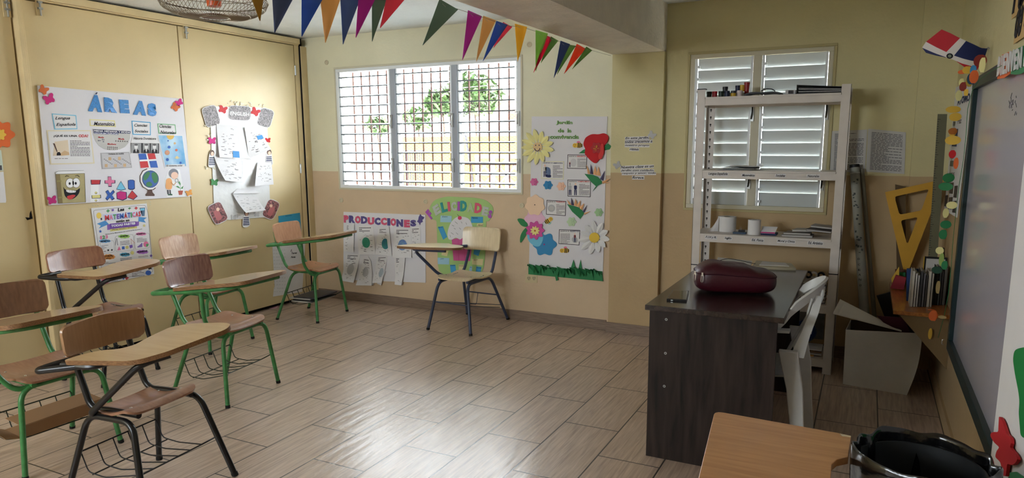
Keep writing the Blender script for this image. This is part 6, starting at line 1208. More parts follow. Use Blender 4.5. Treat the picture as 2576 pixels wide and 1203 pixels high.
bc_ = thing('blue_folder', 'turquoise card pinned on the partition behind the corner chair', 'card', LW(730, 600)); o = patch(bc_, 'card', LW, z_((160, 95), (375, 62), (392, 285), (350, 330), (165, 200)), .002, .003, mat('turquoise', (46, 150, 188), .6)); lett(bc_, 'printed_word', LW, 'NOTAS', z_((230, 100), (292, 92), (230, 92)), .0055, M_ink, .0003, .01)
# left edge: orange flower and hanging sheets
of = thing('paper_flower', 'orange paper flower with yellow centre cut by the left edge', 'paper flower', LW(5, 375)); patch(of, 'petals', LW, scallop(-2, 339, 34, 7, .14), .002, .006, M_orange); patch(of, 'centre', LW, scallop(-3, 339, 14, 7, .16), .009, .004, M_yellow)
lp = thing('side_sheet', 'white paper hanging below the orange flower at the left edge', 'paper', LW(-10, 510)); patch(lp, 'sheet', LW, [(-60, 440), (8, 432), (15, 505), (14, 510), (-60, 512)], .002, .0015, M_paper); patch(lp, 'upper_sheet', LW, [(-60, 380), (2, 378), (8, 430), (-60, 432)], .003, .0015, mat('pale_green', (206, 216, 200), .7)); patch(lp, 'dark_mark', LW, [(-20, 416), (3, 416), (4, 428), (-20, 428)], .005, .0005, M_inkg)
# ---------------------------------------------------------------- productions poster
z_ = ZM(860, 525, 6.0136); pr = thing('productions_poster', 'white poster with pink and violet block letters and hanging worksheets', 'poster', BW(965, 715))
patch(pr, 'sheet', BW, z_((32, 48), (1270, 95), (1272, 1120), (30, 1075)), .001, .006, M_poster); O = .0075
M_pv = mat('violet_foam', (92, 82, 142), .7); M_pk = mat('rose_foam', (214, 92, 122), .7)
for k, (ch, x, w, yb_, h) in enumerate((('P', 40, 72, 210, 112), ('R', 118, 90, 214, 112), ('O', 208, 88, 222, 114), ('D', 300, 96, 226, 112), ('U', 400, 100, 242, 112), ('C', 505, 88, 246, 112), ('C', 598, 92, 248, 112), ('I', 698, 42, 255, 112), ('O', 745, 84, 260, 116), ('N', 836, 98, 272, 112), ('E', 950, 88, 282, 114), ('S', 1045, 88, 268, 100))): lett(pr, 'title_letter', BW, ch, z_((x, yb_), (x+w, yb_+2), (x-2, yb_-h)), O, M_pk if k in (0, 2, 4, 6, 8, 10) else M_pv, .003, .07)
patch(pr, 'hummingbird', BW, z_((1195, 80), (1215, 110), (1255, 128), (1240, 160), (1225, 165), (1232, 200), (1200, 215), (1190, 250), (1175, 215), (1145, 195), (1165, 165), (1170, 130)), O, .003, M_pv)
M_globe = mat('globe_green', (52, 146, 112), .7, two=(70, 160, 140), nscale=30); M_globe2 = mat('globe_blue', (44, 112, 150), .7, two=(60, 140, 120), nscale=30)
def wsheet(q, g=None, gm=None, gr=0, hd=None, amp=.015, seed=1, mode=0, fold=None):
    fn, o = curl(pr, BW, z_, q, O+.002, amp, 'worksheet', True, seed, mode)
    b = MB()
    for k in range(3):
        v = .05+.055*k; 
        for u0 in np.arange(.15, [.85, .3, .7][k], .09): b.add([fn(u0, v)+BW.n*.002, fn(u0+.075, v)+BW.n*.002, fn(u0+.075, v+.022)+BW.n*.002, fn(u0, v+.022)+BW.n*.002], [(0, 1, 2, 3)], M_ink)
    if gm:
        u, v = g; n = 20; b.add([fn(min(.99, u+gr*math.cos(2*math.pi*i/n)), v+gr*.78*math.sin(2*math.pi*i/n))+BW.n*.0022 for i in range(n)], [tuple(range(n))], gm)
    b.build('printed_header', o)
    if fold: patch(o, 'folded_edge', BW, z_(*fold), O+.010, .0008, M_paper)
wsheet(((70, 240), (200, 232), (190, 665), (40, 640)), amp=.004, seed=1, mode=0, fold=((120, 240), (205, 235), (195, 662), (122, 640)))
wsheet(((232, 265), (485, 262), (525, 690), (275, 690)), (.5, .58), M_globe, .24, seed=2, amp=.012)
wsheet(((560, 290), (725, 285), (775, 715), (520, 690)), (.62, .58), M_globe2, .25, seed=3, amp=.01, fold=((680, 280), (730, 268), (775, 715), (728, 700)))
wsheet(((800, 300), (1050, 300), (1075, 740), (780, 735)), (.52, .56), mat('globe_lilac', (96, 120, 190), .7, two=(130, 170, 190), nscale=30), .24, seed=4, amp=.014)
wsheet(((1050, 285), (1195, 275), (1205, 738), (1080, 735)), amp=.006, seed=5)
M_gg = mat('globe_grey', (182, 182, 184), .7); M_gg2 = mat('globe_pale', (170, 182, 190), .7)
wsheet(((70, 680), (285, 690), (215, 1112), (28, 1080)), (.52, .55), M_gg, .25, seed=6, amp=.03)
wsheet(((335, 740), (440, 760), (490, 1155), (250, 1150)), (.5, .5), M_gg, .24, seed=7, amp=.03, fold=((405, 708), (455, 785), (495, 1150), (468, 1155), (430, 790)))
wsheet(((545, 720), (700, 715), (635, 1110), (495, 1115)), (.7, .62), M_gg2, .22, seed=8, amp=.03, fold=((640, 940), (680, 935), (610, 1155), (545, 1130)))
wsheet(((805, 735), (975, 735), (935, 1150), (835, 1140)), amp=.03, seed=9, fold=((885, 745), (975, 735), (935, 1150), (880, 1140), (878, 900)))
# ---------------------------------------------------------------- congratulations poster
z_ = ZM(1070, 490, 5.729); fe = thing('birthday_poster', 'green birthday poster with a paper cupcake behind the birch chair', 'poster', BW(1160, 700))
M_gp = mat('soft_green_paper', (168, 202, 130), .7, .2, noise=.04, nscale=5)
patch(fe, 'sheet', BW, z_((75, 360), (60, 180), (130, 75), (300, 22), (560, 38), (700, 40), (880, 75), (985, 170), (980, 290), (915, 385), (880, 380), (878, 460), (865, 900), (825, 1160), (190, 1160), (165, 358)), .001, .004, M_gp, r=25); O = .0055
M_teal2 = mat('teal_foam', (54, 152, 150), .7); M_pu = mat('violet_bright', (172, 84, 186), .7); M_sil = mat('silver_foam', (190, 196, 190), .6)
for ch, q, m in (('F', ((92, 358), (130, 315), (5, 250)), M_pu), ('E', ((158, 305), (238, 250), (105, 180)), M_sil), ('L', ((250, 262), (330, 238), (218, 118)), M_teal2), ('I', ((335, 240), (370, 238), (322, 104)), M_pk), ('C', ((385, 238), (465, 232), (372, 105)), M_sil), ('I', ((470, 232), (502, 232), (470, 98)), M_pu), ('D', ((510, 240), (602, 240), (512, 86)), M_teal2), ('A', ((608, 248), (705, 248), (610, 118)), mat('pale_foam', (176, 196, 160), .6)), ('D', ((710, 262), (815, 272), (722, 115)), M_pk), ('E', ((815, 290), (900, 310), (838, 165)), M_sil), ('S', ((905, 330), (955, 350), (925, 215)), M_pu)): lett(fe, 'title_letter', BW, ch, z_(*q), O, m, .003, .06)
patch(fe, 'cupcake_base', BW, z_((385, 640), (550, 612), (690, 640), (650, 955), (412, 948)), O, .0015, mat('cup_pink', (206, 92, 150), .7)); b = MB()
for x in (478, 560): b.tube([BW(*p_, O+.002) for p_ in z_((x, 650), (x+14, 948))], .0008, M_mag, n=4)
b.build('pleats', fe)
fr_ = patch(fe, 'frosting', BW, z_((330, 520), (370, 400), (450, 320), (540, 310), (640, 340), (690, 450), (700, 600), (650, 645), (600, 610), (550, 612), (510, 650), (470, 625), (440, 615), (390, 650), (345, 648), (325, 590)), O+.002, .0015, M_poster, r=18); b = MB()
for x0, y0, x1, y1, m in ((435, 388, 472, 418, M_ink), (522, 385, 538, 412, M_inkg), (592, 400, 605, 430, M_ink), (390, 436, 422, 452, M_ink), (420, 482, 444, 496, M_ink), (495, 475, 522, 500, M_inkg), (378, 545, 416, 572, M_ink), (452, 546, 480, 572, M_inkg), (362, 580, 370, 612, M_inkg)): b.tube([BW(*p_, O+.004) for p_ in z_((x0, y0), (x1, y1))], .0012, m, n=4)
b.build('sprinkles', fr_)
patch(fe, 'cherry', BW, z_(*circ(505, 333, 28, 28, 16)), O+.004, .002, mat('cherry', (216, 64, 110), .6)); b = MB(); b.tube([BW(*p_, O+.006) for p_ in z_((492, 308), (470, 284))], .0012, M_ink, n=4); b.build('cherry_stem', fe)
M_sb, M_sy, M_sc = mat('note_blue', (70, 160, 210), .7), mat('note_yellow', (226, 214, 160), .7), mat('note_pale_blue', (160, 202, 222), .7)
for q, m, s, tq in ((((225, 300), (385, 305), (382, 398), (220, 395)), M_sc, 'Enero', ((250, 325), (325, 325), (250, 306))), (((662, 315), (835, 318), (835, 405), (665, 405)), M_sb, 'Febrero', ((678, 345), (760, 345), (680, 320))), (((752, 415), (838, 412), (836, 455), (745, 455)), M_sy, 'Abril', ((758, 448), (832, 450), (760, 424))), (((185, 465), (258, 452), (320, 608), (262, 648)), M_sb, 'Marzo', ((190, 480), (255, 472), (190, 462))), (((245, 815), (340, 810), (318, 885), (238, 870)), M_sy, '', None), (((182, 905), (350, 912), (348, 1005), (185, 1000)), M_sc, 'Julio', ((220, 935), (275, 932), (220, 915))), (((705, 795), (798, 795), (770, 882), (698, 855)), M_sb, '', None), (((675, 925), (840, 925), (828, 1018), (680, 1005)), M_sy, 'Agosto', ((700, 950), (765, 948), (700, 930))), (((360, 1010), (438, 1008), (450, 1122), (375, 1125)), M_sb, 'Octubre', ((366, 1026), (436, 1024), (366, 1010))), (((488, 1005), (572, 1010), (560, 1120), (484, 1110)), M_sy, 'Octubre', ((492, 1030), (566, 1032), (492, 1012))), (((648, 1030), (680, 1032), (675, 1115), (632, 1112)), M_sc, 'Nov', ((646, 1050), (674, 1052), (646, 1036))), (((740, 1032), (812, 1042), (802, 1125), (730, 1125)), M_sb, 'Diciembre', ((744, 1056), (810, 1064), (744, 1040)))):
    o = patch(fe, 'month_note', BW, z_(*q), O, .0012, m)
    if s: lett(o, 'handwriting', BW, s, z_(*tq), O+.0016, M_ink, .0003, 0, .3)
# ---------------------------------------------------------------- garden poster
z_ = ZM(1300, 280, 2.734); ga = thing('garden_poster', 'tall white garden poster covered in paper flowers, bees and green paper grass', 'poster', BW(1425, 705))
patch(ga, 'sheet', BW, z_((105, 36), (625, 36), (592, 1168), (85, 1120)), .001, .005, M_poster); O = .0065
M_gt = mat('title_green', (150, 196, 120), .7); M_gk = mat('title_dark', (44, 70, 40), .7)
for s, q in (('Jardín', ((272, 94), (384, 95), (274, 64))), ('de  la', ((284, 146), (377, 146), (285, 118))), ('convivencia', ((230, 190), (428, 190), (232, 162)))):
    lett(ga, 'title_shadow', BW, s, z_(*[(x+1, y+1) for x, y in q]), O, M_gk, .001, .05); lett(ga, 'title_word', BW, s, z_(*q), O+.0012, M_gt, .0006, .012)
def pflower(root, name, pl, cx, cy, n, r0, r1, w, m, off, lift=.02, cm=None, cr=0, a0=0., zf=None, sq=1.):
    """folded paper flower: every petal creased along its middle"""
    f = thing_part = MB(); zf = zf or z_
    for k in range(n):
        a_ = a0+2*math.pi*k/n; c_, s_ = math.cos(a_), math.sin(a_); R1 = r1*(1+.08*math.sin(5*k)); 
        def pp(r_, t_): x, y = r_*c_-t_*s_, r_*s_+t_*c_; return zf((cx+x*sq, cy+y))[0]
        o_ = off+.0014*(k % 2); L_ = [pp(r0, 0), pp((r0+R1)*.5, -w), pp(R1*.86, -w*.62), pp(R1, 0), pp(R1*.86, w*.62), pp((r0+R1)*.5, w)]
        V = [pl(*L_[0], o_), pl(*L_[1], o_+lift*.25), pl(*L_[2], o_+lift*.7), pl(*L_[3], o_+lift), pl(*L_[4], o_+lift*.7), pl(*L_[5], o_+lift*.25), pl(*pp((r0+R1)*.5, 0), o_+lift*.5+.004)]
        B_ = [v-pl.n*.0012 for v in V]; n7 = 7
        F = [(0, 1, 6), (1, 2, 6), (2, 3, 6), (3, 4, 6), (4, 5, 6), (5, 0, 6)]
        F2 = [tuple(i+7 for i in t_[::-1]) for t_ in F]; Sd = [(i, (i+1) % 6, (i+1) % 6+7, i+7) for i in range(6)]
        f.add(V+B_, F+F2+Sd, m)
    o = f.build(name, root, sharp=20)
    if cm: patch(o, 'centre', pl, zf(*circ(cx, cy, cr*sq, cr, 20)), off+.006, .004, cm)
    return o
yf = pflower(ga, 'yellow_sunflower', BW, 148, 246, 13, 22, 118, 20, M_pale, O, .02, mat('face_peach', (222, 190, 140), .7), 31, .2)
b = MB()
for x in (136, 160): patch(None, '', BW, z_(*circ(x, 234, 3.5, 4.5, 8)), O+.0105, .0008, M_navy, b=b)
b.tube([BW(*p_, O+.011) for p_ in z_((128, 256), (136, 270), (148, 274), (160, 268), (165, 254))], .0028, M_navy, n=6); b.build('smile', yf)
# red flower
patch(ga, 'leaf', BW, z_((428, 290), (460, 265), (480, 258), (470, 290)), O, .002, M_grn); patch(ga, 'leaf', BW, z_((600, 240), (630, 222), (652, 240), (640, 262), (605, 270)), O, .002, M_grn)
r_ = patch(ga, 'red_flower', BW, z_(*[(555+(x-555), y) for x, y in ((480, 180), (520, 155), (570, 160), (605, 148), (638, 170), (630, 210), (605, 235), (610, 290), (570, 335), (548, 362), (520, 345), (495, 320), (470, 290), (480, 262), (462, 230), (470, 200))]), O+.002, .012, M_red, r=12)
patch(r_, 'inner_petals', BW, z_(*scallop(555, 252, 36, 6, .15)), O+.016, .004, mat('deep_red', (176, 48, 52), .7)); patch(r_, 'inner_petals', BW, z_((585, 225), (605, 222), (608, 290), (590, 330), (572, 330), (568, 300), (582, 280)), O+.018, .004, mat('bright_red', (216, 60, 56), .7), r=8)
b = MB(); rr = random.Random(6)
for k in range(9): a_ = rr.random()*6.28; q0_ = z_((556+5*math.cos(a_), 256+5*math.sin(a_)))[0]; q1_ = z_((556+20*math.cos(a_), 254+20*math.sin(a_)))[0]; b.tube([BW(*q0_, O+.022), BW(*q1_, O+.028)], .0014, M_yellow, n=5)
b.build('stamens', r_)
def bee(cx, cy, s, a, wm):
    c_, s_ = math.cos(a), math.sin(a); R_ = lambda pts: z_(*[(cx+s*(x*c_-y*s_), cy+s*(x*s_+y*c_)) for x, y in pts])
    o = patch(ga, 'paper_bee', BW, R_(circ(6, 2, 24, 17, 18)), O+.001, .002, M_yellow); patch(o, 'wing', BW, R_(circ(2, -17, 12, 9, 12)), O+.0005, .001, wm); patch(o, 'head', BW, R_(circ(-20, 4, 15, 15, 16)), O+.002, .002, M_yellow); b = MB()
    for x in (2, 13, 24): h = 17*math.sqrt(max(.05, 1-((x-6)/24)**2)); patch(None, '', BW, R_(((x-3, 2-h), (x+3, 2-h), (x+3, 2+h), (x-3, 2+h))), O+.0032, .0004, M_ink, b=b)
    for x in (-26, -16): patch(None, '', BW, R_(circ(x, 0, 2.2, 2.6, 8)), O+.0042, .0004, M_ink, b=b)
    b.tube([BW(*p_, O+.0046) for p_ in R_(((-27, 7), (-21, 11), (-15, 7)))], .0011, M_ink, n=4); b.build('stripes', o)
bee(424, 232, 1.05, 0.05, M_pink); bee(222, 754, .95, 2.6, mat('mint', (150, 200, 190), .7)); bee(334, 955, 1, .05, M_pink)
# concept cards
z2 = ZM(1355, 380, 5.0125)
def ccard(q, title, cut, redw, bm, sd, fig):
    o = patch(ga, 'concept_card', BW, z2(*q), O, .001, bm); q2 = [(q[0][0]+7, q[0][1]+7), (q[1][0]-7, q[1][1]+7), (q[2][0]-7, q[2][1]-7), (q[3][0]+7, q[3][1]-7)]; b = MB(); patch(None, '', BW, z2(*q2), O+.0012, .0003, M_paper, b=b)
    x0, y0, x1 = q[0][0]+14, q[0][1]+30, q[1][0]-14; w = x1-x0; k = cut; lett(None, '', BW, title, z2((x0, y0), (x0+w*k, y0+1), (x0, y0-17)), O+.0018, M_navy if bm is not M_ink else M_ink, .0003, .03, b=b)
    lett(None, '', BW, redw, z2((x0+w*(k+.03), y0+1), (x1, y0+2), (x0+w*(k+.03), y0-16)), O+.0018, M_rb if cut < .8 and bm is M_ink and 'RESP' not in redw else M_navy, .0003, .03, b=b)
    xm = (q[0][0]+q[1][0])/2; left = fig != 'R'
    tx0, tx1 = (xm, q[1][0]-16) if left else (q[0][0]+18, xm+4)
    lines(b, BW, z2((tx0, y0+12), (tx1, y0+12), (tx1, q[2][1]-14), (tx0, q[2][1]-14)), 9, M_ink, O+.0018, w0=0, w1=1, seed=sd)
    fx = (q[0][0]+xm)/2 if left else (xm+q[1][0])/2; fy0, fy1 = y0+10, q[3][1]-14; H_ = fy1-fy0
    def man(x, y, h, m1, m2): patch(None, '', BW, z2(*circ(x, y+h*.09, h*.07, h*.09, 10)), O+.002, .0003, M_skin if m1 is not M_gg else m1, b=b); patch(None, '', BW, z2((x-h*.13, y+h*.2), (x+h*.13, y+h*.2), (x+h*.11, y+h*.55), (x-h*.11, y+h*.55)), O+.002, .0003, m1, b=b, r=3); patch(None, '', BW, z2((x-h*.1, y+h*.55), (x-h*.01, y+h*.55), (x-h*.03, y+h), (x-h*.1, y+h)), O+.002, .0003, m2, b=b); patch(None, '', BW, z2((x+h*.01, y+h*.55), (x+h*.1, y+h*.55), (x+h*.1, y+h), (x+h*.03, y+h)), O+.002, .0003, m2, b=b)
    if fig == 'E': patch(None, '', BW, z2((fx-40, fy1-40), (fx+45, fy1-40), (fx+50, fy1), (fx-10, fy1)), O+.0018, .0003, M_navy, b=b, r=6); man(fx-30, fy0, H_*.95, M_paper2, M_navy); patch(None, '', BW, z2((fx-35, fy0+28), (fx+40, fy0+40), (fx+45, fy1-30), (fx-10, fy1-35)), O+.002, .0003, mat('steel_ink', (96, 116, 150), .7), b=b, r=8)
    elif fig == 'C': man(fx-40, fy0, H_, M_gg, M_navy); man(fx+28, fy0, H_, M_navy, M_navy)
    elif fig == 'S': patch(None, '', BW, z2(*circ(fx+12, (fy0+fy1)/2, 38, H_*.42, 16)), O+.0018, .0003, mat('faint_grey', (206, 204, 206), .7), b=b); man(fx-34, fy0+H_*.35, H_*.62, mat('maroon_ink', (120, 60, 70), .7), M_navy)
    elif fig == 'T': patch(None, '', BW, z2(*circ(fx, (fy0+fy1)/2, 46, H_*.36, 18)), O+.0018, .0003, M_gg, b=b); patch(None, '', BW, z2(*circ(fx, (fy0+fy1)/2, 30, H_*.22, 16)), O+.0022, .0003, M_paper2, b=b)
    else: patch(None, '', BW, z2((fx-45, fy0+60), (fx+30, fy0+50), (fx+40, fy1), (fx-30, fy1)), O+.0018, .0003, M_gg, b=b, r=8); man(fx, fy0+6, H_*.9, mat('maroon_ink', (120, 60, 70), .7), M_navy)
    b.build('card_print', o)
M_cyel = mat('card_pale_yellow', (226, 222, 178), .7)
ccard(((45, 128), (325, 130), (318, 358), (35, 348)), '¿QUÉ ES LA', .5, 'EMPATÍA?', M_cyel, 1, 'E'); ccard(((370, 45), (618, 48), (608, 225), (365, 222)), '¿QUÉ ES LA', .45, 'RESILIENCIA?', M_ink, 2, 'S')
ccard(((368, 362), (662, 368), (658, 580), (370, 572)), '¿QUÉ ES EL', .4, 'COMPROMISO?', M_ink, 3, 'C'); ccard(((106, 618), (350, 632), (344, 818), (98, 800)), '¿QUÉ ES LA', .45, 'TOLERANCIA?', M_ink, 4, 'T'); ccard(((262, 988), (528, 998), (518, 1188), (256, 1170)), '¿QUÉ ES EL', .5, 'RESPETO?', M_ink, 5, 'R')
# small rosettes
for cx, cy, r1_, m in ((123, 486, 25, M_mag if False else mat('rosette_pink', (214, 110, 160), .7)), (218, 508, 29, M_bluep), (309, 516, 28, mat('peach', (240, 196, 170), .7)), (567, 695, 27, mat('mint_green', (168, 206, 156), .7)), (380, 760, 30, mat('pale_mint', (190, 214, 176), .7))):
    o = patch(ga, 'rosette', BW, z_(*scallop(cx, cy, r1_, 6, .12)), O, .006, m); patch(o, 'rosette_layer', BW, z_(*scallop(cx, cy, r1_*.65, 6, .14, 1, .4)), O+.0065, .005, m); patch(o, 'rosette_heart', BW, z_(*scallop(cx, cy, r1_*.3, 5, .15)), O+.012, .004, m)
# big flat flowers, left
patch(ga, 'leaf', BW, z_((0, 738), (40, 736), (80, 765), (75, 798), (35, 790)), O, .002, M_grn, r=8); patch(ga, 'leaf', BW, z_((75, 790), (72, 840), (50, 880), (25, 912), (25, 860), (45, 820)), O, .002, M_grn, r=8)
patch(ga, 'lilac_flower', BW, z_(*scallop(128, 740, 66, 6, .1)), O+.001, .003, mat('pale_pink', (236, 190, 214), .7)); patch(ga, 'peach_flower', BW, z_(*scallop(130, 645, 68, 7, .08, .95, .3)), O+.005, .003, mat('peach2', (240, 208, 176), .7)); patch(ga, 'dark_eye', BW, z_(*circ(129, 643, 3.5, 3.5, 8)), O+.0082, .001, M_ink)
patch(ga, 'blue_flower', BW, z_(*scallop(196, 915, 74, 6, .13)), O+.001, .004, M_bluep); patch(ga, 'blue_eye', BW, z_(*circ(193, 915, 5, 5, 8)), O+.0055, .001, M_mag)
patch(ga, 'pale_blue_leaf', BW, z_((74, 810), (185, 810), (188, 880), (165, 930), (130, 930), (78, 890)), O+.003, .004, M_lb, r=14)
o = patch(ga, 'magenta_flower', BW, z_(*scallop(132, 818, 58, 9, .13)), O+.009, .004, mat('bright_pink', (208, 84, 158), .7)); patch(o, 'yellow_heart', BW, z_(*scallop(133, 820, 28, 9, .2)), O+.0135, .003, mat('cream_yellow', (236, 222, 140), .7)); patch(o, 'eye', BW, z_(*circ(133, 820, 6, 6, 10)), O+.017, .001, M_or)
# strelitzias
M_sor, M_sdk = mat('strelitzia_peach', (236, 180, 130), .7), mat('strelitzia_violet', (84, 78, 112), .7)
def strel(pts_g, pet):
    patch(ga, 'strelitzia_leaf', BW, z_(*pts_g), O+.004, .004, M_grn)
    for k, (q, m) in enumerate(pet):
        A = [BW(*p_, O+.002+.001*(k % 3)) for p_ in z_(*q)]; tip = A[1]+BW.n*.015; mid = (A[0]+A[2])/2+BW.n*.008; b = MB(); b.add([A[0], tip, A[2], mid, A[0]-BW.n*.001, tip-BW.n*.001, A[2]-BW.n*.001], [(0, 3, 1), (3, 2, 1), (4, 5, 6), (0, 1, 5, 4), (1, 2, 6, 5), (2, 0, 4, 6)], m); b.build('strelitzia_petal', ga)
strel(((470, 430), (520, 436), (560, 450), (598, 492), (560, 512), (525, 550), (548, 515), (520, 490)), [(((490, 430), (486, 366), (510, 432)), M_sor), (((508, 430), (515, 362), (530, 434)), M_sdk), (((528, 434), (545, 372), (558, 440)), M_sor), (((548, 440), (568, 378), (580, 445)), M_sor), (((575, 465), (612, 408), (598, 478)), M_sdk), (((585, 485), (648, 460), (600, 500)), M_sor), (((596, 480), (645, 492), (600, 495)), M_sor)])
strel(((350, 638), (400, 652), (440, 665), (468, 700), (440, 740), (430, 730), (385, 690)), [(((360, 640), (352, 606), (384, 646)), M_sor), (((376, 642), (382, 592), (398, 648)), M_sdk), (((395, 648), (412, 600), (425, 656)), M_sor), (((410, 652), (445, 610), (440, 662)), M_sor), (((430, 665), (470, 630), (456, 680)), M_sor), (((455, 688), (492, 642), (470, 694)), M_sdk), (((462, 700), (516, 685), (470, 712)), M_sor)])
pflower(ga, 'white_daisy', BW, 538, 868, 11, 24, 112, 22, mat('daisy_white', (226, 226, 226), .7), O+.001, .022, mat('daisy_yellow', (232, 196, 72), .7), 35, .1)
# paper grass
b = MB(); b.prism([BW(*p_, O) for p_ in z_((84, 1062), (590, 1100), (596, 1168), (84, 1120))], BW.n*.006, M_grn)
rr = random.Random(12)
for k in range(24):
    x = 75+21*k; y = 1058+.075*(x-84)+rr.uniform(-8, 8); dx = rr.uniform(-22, 30); up = rr.uniform(20, 45); dn = rr.uniform(-6, 40)
    A = [BW(*p_, O+.007) for p_ in z_((x, y+6), (x+34, y+10), (x+34+dx*.4, y+30+dn), (x+dx, y-up*.3))]; b.add([A[0], A[1], A[2]+BW.n*.02, A[3]+BW.n*.026]+[v-BW.n*.0015 for v in (A[0], A[1], A[2]+BW.n*.02, A[3]+BW.n*.026)], [(0, 1, 2, 3), (7, 6, 5, 4), (0, 4, 5, 1), (1, 5, 6, 2), (2, 6, 7, 3), (3, 7, 4, 0)], M_grn)
for q in (((372, 1090), (395, 1020), (412, 1085)), ((428, 1085), (444, 1020), (456, 1105)), ((262, 1105), (275, 1095), (290, 1160), (276, 1165))): b.prism([BW(*p_, O+.007) for p_ in z_(*q)], BW.n*.004, M_grn)
b.build('paper_grass', ga, sharp=20)
# ---------------------------------------------------------------- sentences on the pillar
z_ = ZM(1530, 320, 8.02); CX = CW
def sentence(name_, lbl, rows, bf_, seed):
    t = thing('sentence_strips', lbl, 'wall text', CW(*z_((rows[-1][1][0]))[0]))
    for s, (bl_, br__, tl_) in rows:
        pad = 6; o = patch(t, 'paper_strip', CW, z_((tl_[0]-pad, tl_[1]-2), (br__[0]+pad, br__[1]-(bl_[1]-tl_[1])-2), (br__[0]+pad, br__[1]+pad+8), (bl_[0]-pad, bl_[1]+pad+8)), .001, .0006, M_paper); lett(o, 'script_words', CW, s, z_(bl_, br__, tl_), .0018, M_ink, .0004, .02, .3)
    patch(t, 'grey_butterfly', CW, z_(*bfly(*bf_)), .002, .002, mat('silver_card', (158, 156, 154), .4, .5), r=6)
sentence('a', 'upper handwritten style sentence strips with grey butterfly on the pillar', [('En este jardín,', ((345, 262), (822, 246), (345, 200))), ('todos crecemos a', ((340, 328), (888, 308), (340, 272))), ('nuestro propio', ((338, 392), (828, 394), (340, 346))), ('ritmo.', ((432, 468), (622, 470), (432, 420)))], (880, 165, 88, -.6), 1)
sentence('b', 'lower handwritten style sentence strips with grey butterfly across the paint line', [('Nuestra clase es un', ((252, 838), (916, 810), (256, 785))), ('jardín: con cuidado,', ((255, 902), (922, 900), (257, 850))), ('respeto y amor, todo', ((280, 958), (960, 952), (280, 915))), ('florece.', ((488, 1042), (724, 1044), (488, 985)))], (190, 775, 84, .5), 2)
# outlet
ot = thing('power_outlet', 'cream double power outlet below the paper grass poster', 'outlet', BW(1337, 702)); patch(ot, 'plate', BW, [(1323, 689), (1352, 690), (1352, 712), (1322, 711)], .001, .004, mat('outlet_cream', (206, 190, 150), .5), r=1); b = MB()
for x in (1331, 1344):
    patch(None, '', BW, circ(x, 700, 5, 5.5, 14), .0052, .0008, mat('outlet_face', (190, 176, 140), .5), b=b)
    for dx in (-2, 2): patch(None, '', BW, [(x+dx-.5, 697.5), (x+dx+.5, 697.5), (x+dx+.5, 700.5), (x+dx-.5, 700.5)], .0062, .0004, M_ink, b=b)
    patch(None, '', BW, circ(x, 703, .9, .9, 6), .0062, .0004, M_ink, b=b)
b.build('sockets', ot)
# ---------------------------------------------------------------- bunting along the beam
def pmat(name, rgb):
    """coloured paper that lets some light through"""
    if name in MC: return MC[name]
    rgb = tuple(min(245, int(c*1.15+14)) for c in rgb); m = mat(name, rgb, .8, .2); nt = m.node_tree; b = nt.nodes['Principled BSDF']; o = nt.nodes['Material Output']
    t = nt.nodes.new('ShaderNodeBsdfTranslucent'); t.inputs[0].default_value = lin(rgb); x = nt.nodes.new('ShaderNodeMixShader'); x.inputs[0].default_value = .55
    nt.links.new(b.outputs[0], x.inputs[1]); nt.links.new(t.outputs[0], x.inputs[2]); nt.links.new(x.outputs[0], o.inputs[0]); return m
XBU = -1.845
bu = thing('bunting', 'string of coloured paper pennants running along the ceiling beam', 'bunting', P(1300, 60, 0, XBU))
def BP(x, y, o=0.): return P(x, y, 0, XBU)+np.array([o, 0, 0])
z6 = ZM(400, 0, 3.903); z7 = ZM(1040, 0, 3.903)
C_ = lambda n, c: pmat('pennant_'+n, c)
sl, bl2, tn, pu, sg, ro, mu, gr, cr, nv, og = C_('slate', (86, 96, 124)), C_('blue', (70, 104, 170)), C_('tan', (196, 164, 116)), C_('purple', (168, 62, 150)), C_('sage', (112, 130, 118)), C_('rose', (206, 92, 110)), C_('mustard', (214, 168, 70)), C_('green', (138, 172, 96)), C_('crimson', (196, 44, 84)), C_('navy', (72, 86, 122)), C_('vermilion', (226, 88, 60))
fl_ = []
for (a0, b0, tip, m) in (((915, 0), (1022, 0), (990, 205), C_('olive', (150, 124, 66))), ((1108, 0), (1300, 0), (1128, 322), sl), ((1388, 0), (1590, 0), (1388, 360), bl2), ((1585, 0), (1775, 0), (1632, 420), tn), ((1775, 0), (1965, 0), (1800, 435), C_('dusk_blue', (92, 110, 150))), ((1945, 0), (2105, 0), (1920, 370), pu), ((2090, 0), (2235, 0), (2092, 408), sg), ((2225, 0), (2400, 0), (2165, 275), ro)):
    A, Bq, T_ = [BP(*z6(p_)[0]) for p_ in (a0, b0, tip)]; zt_ = T_[2]+.26; zt_ = max(zt_, A[2]+.03); kA, kB = (zt_-T_[2])/(A[2]-T_[2]), (zt_-T_[2])/(Bq[2]-T_[2]); fl_.append((T_+(A-T_)*kA, T_+(Bq-T_)*kB, T_, m))
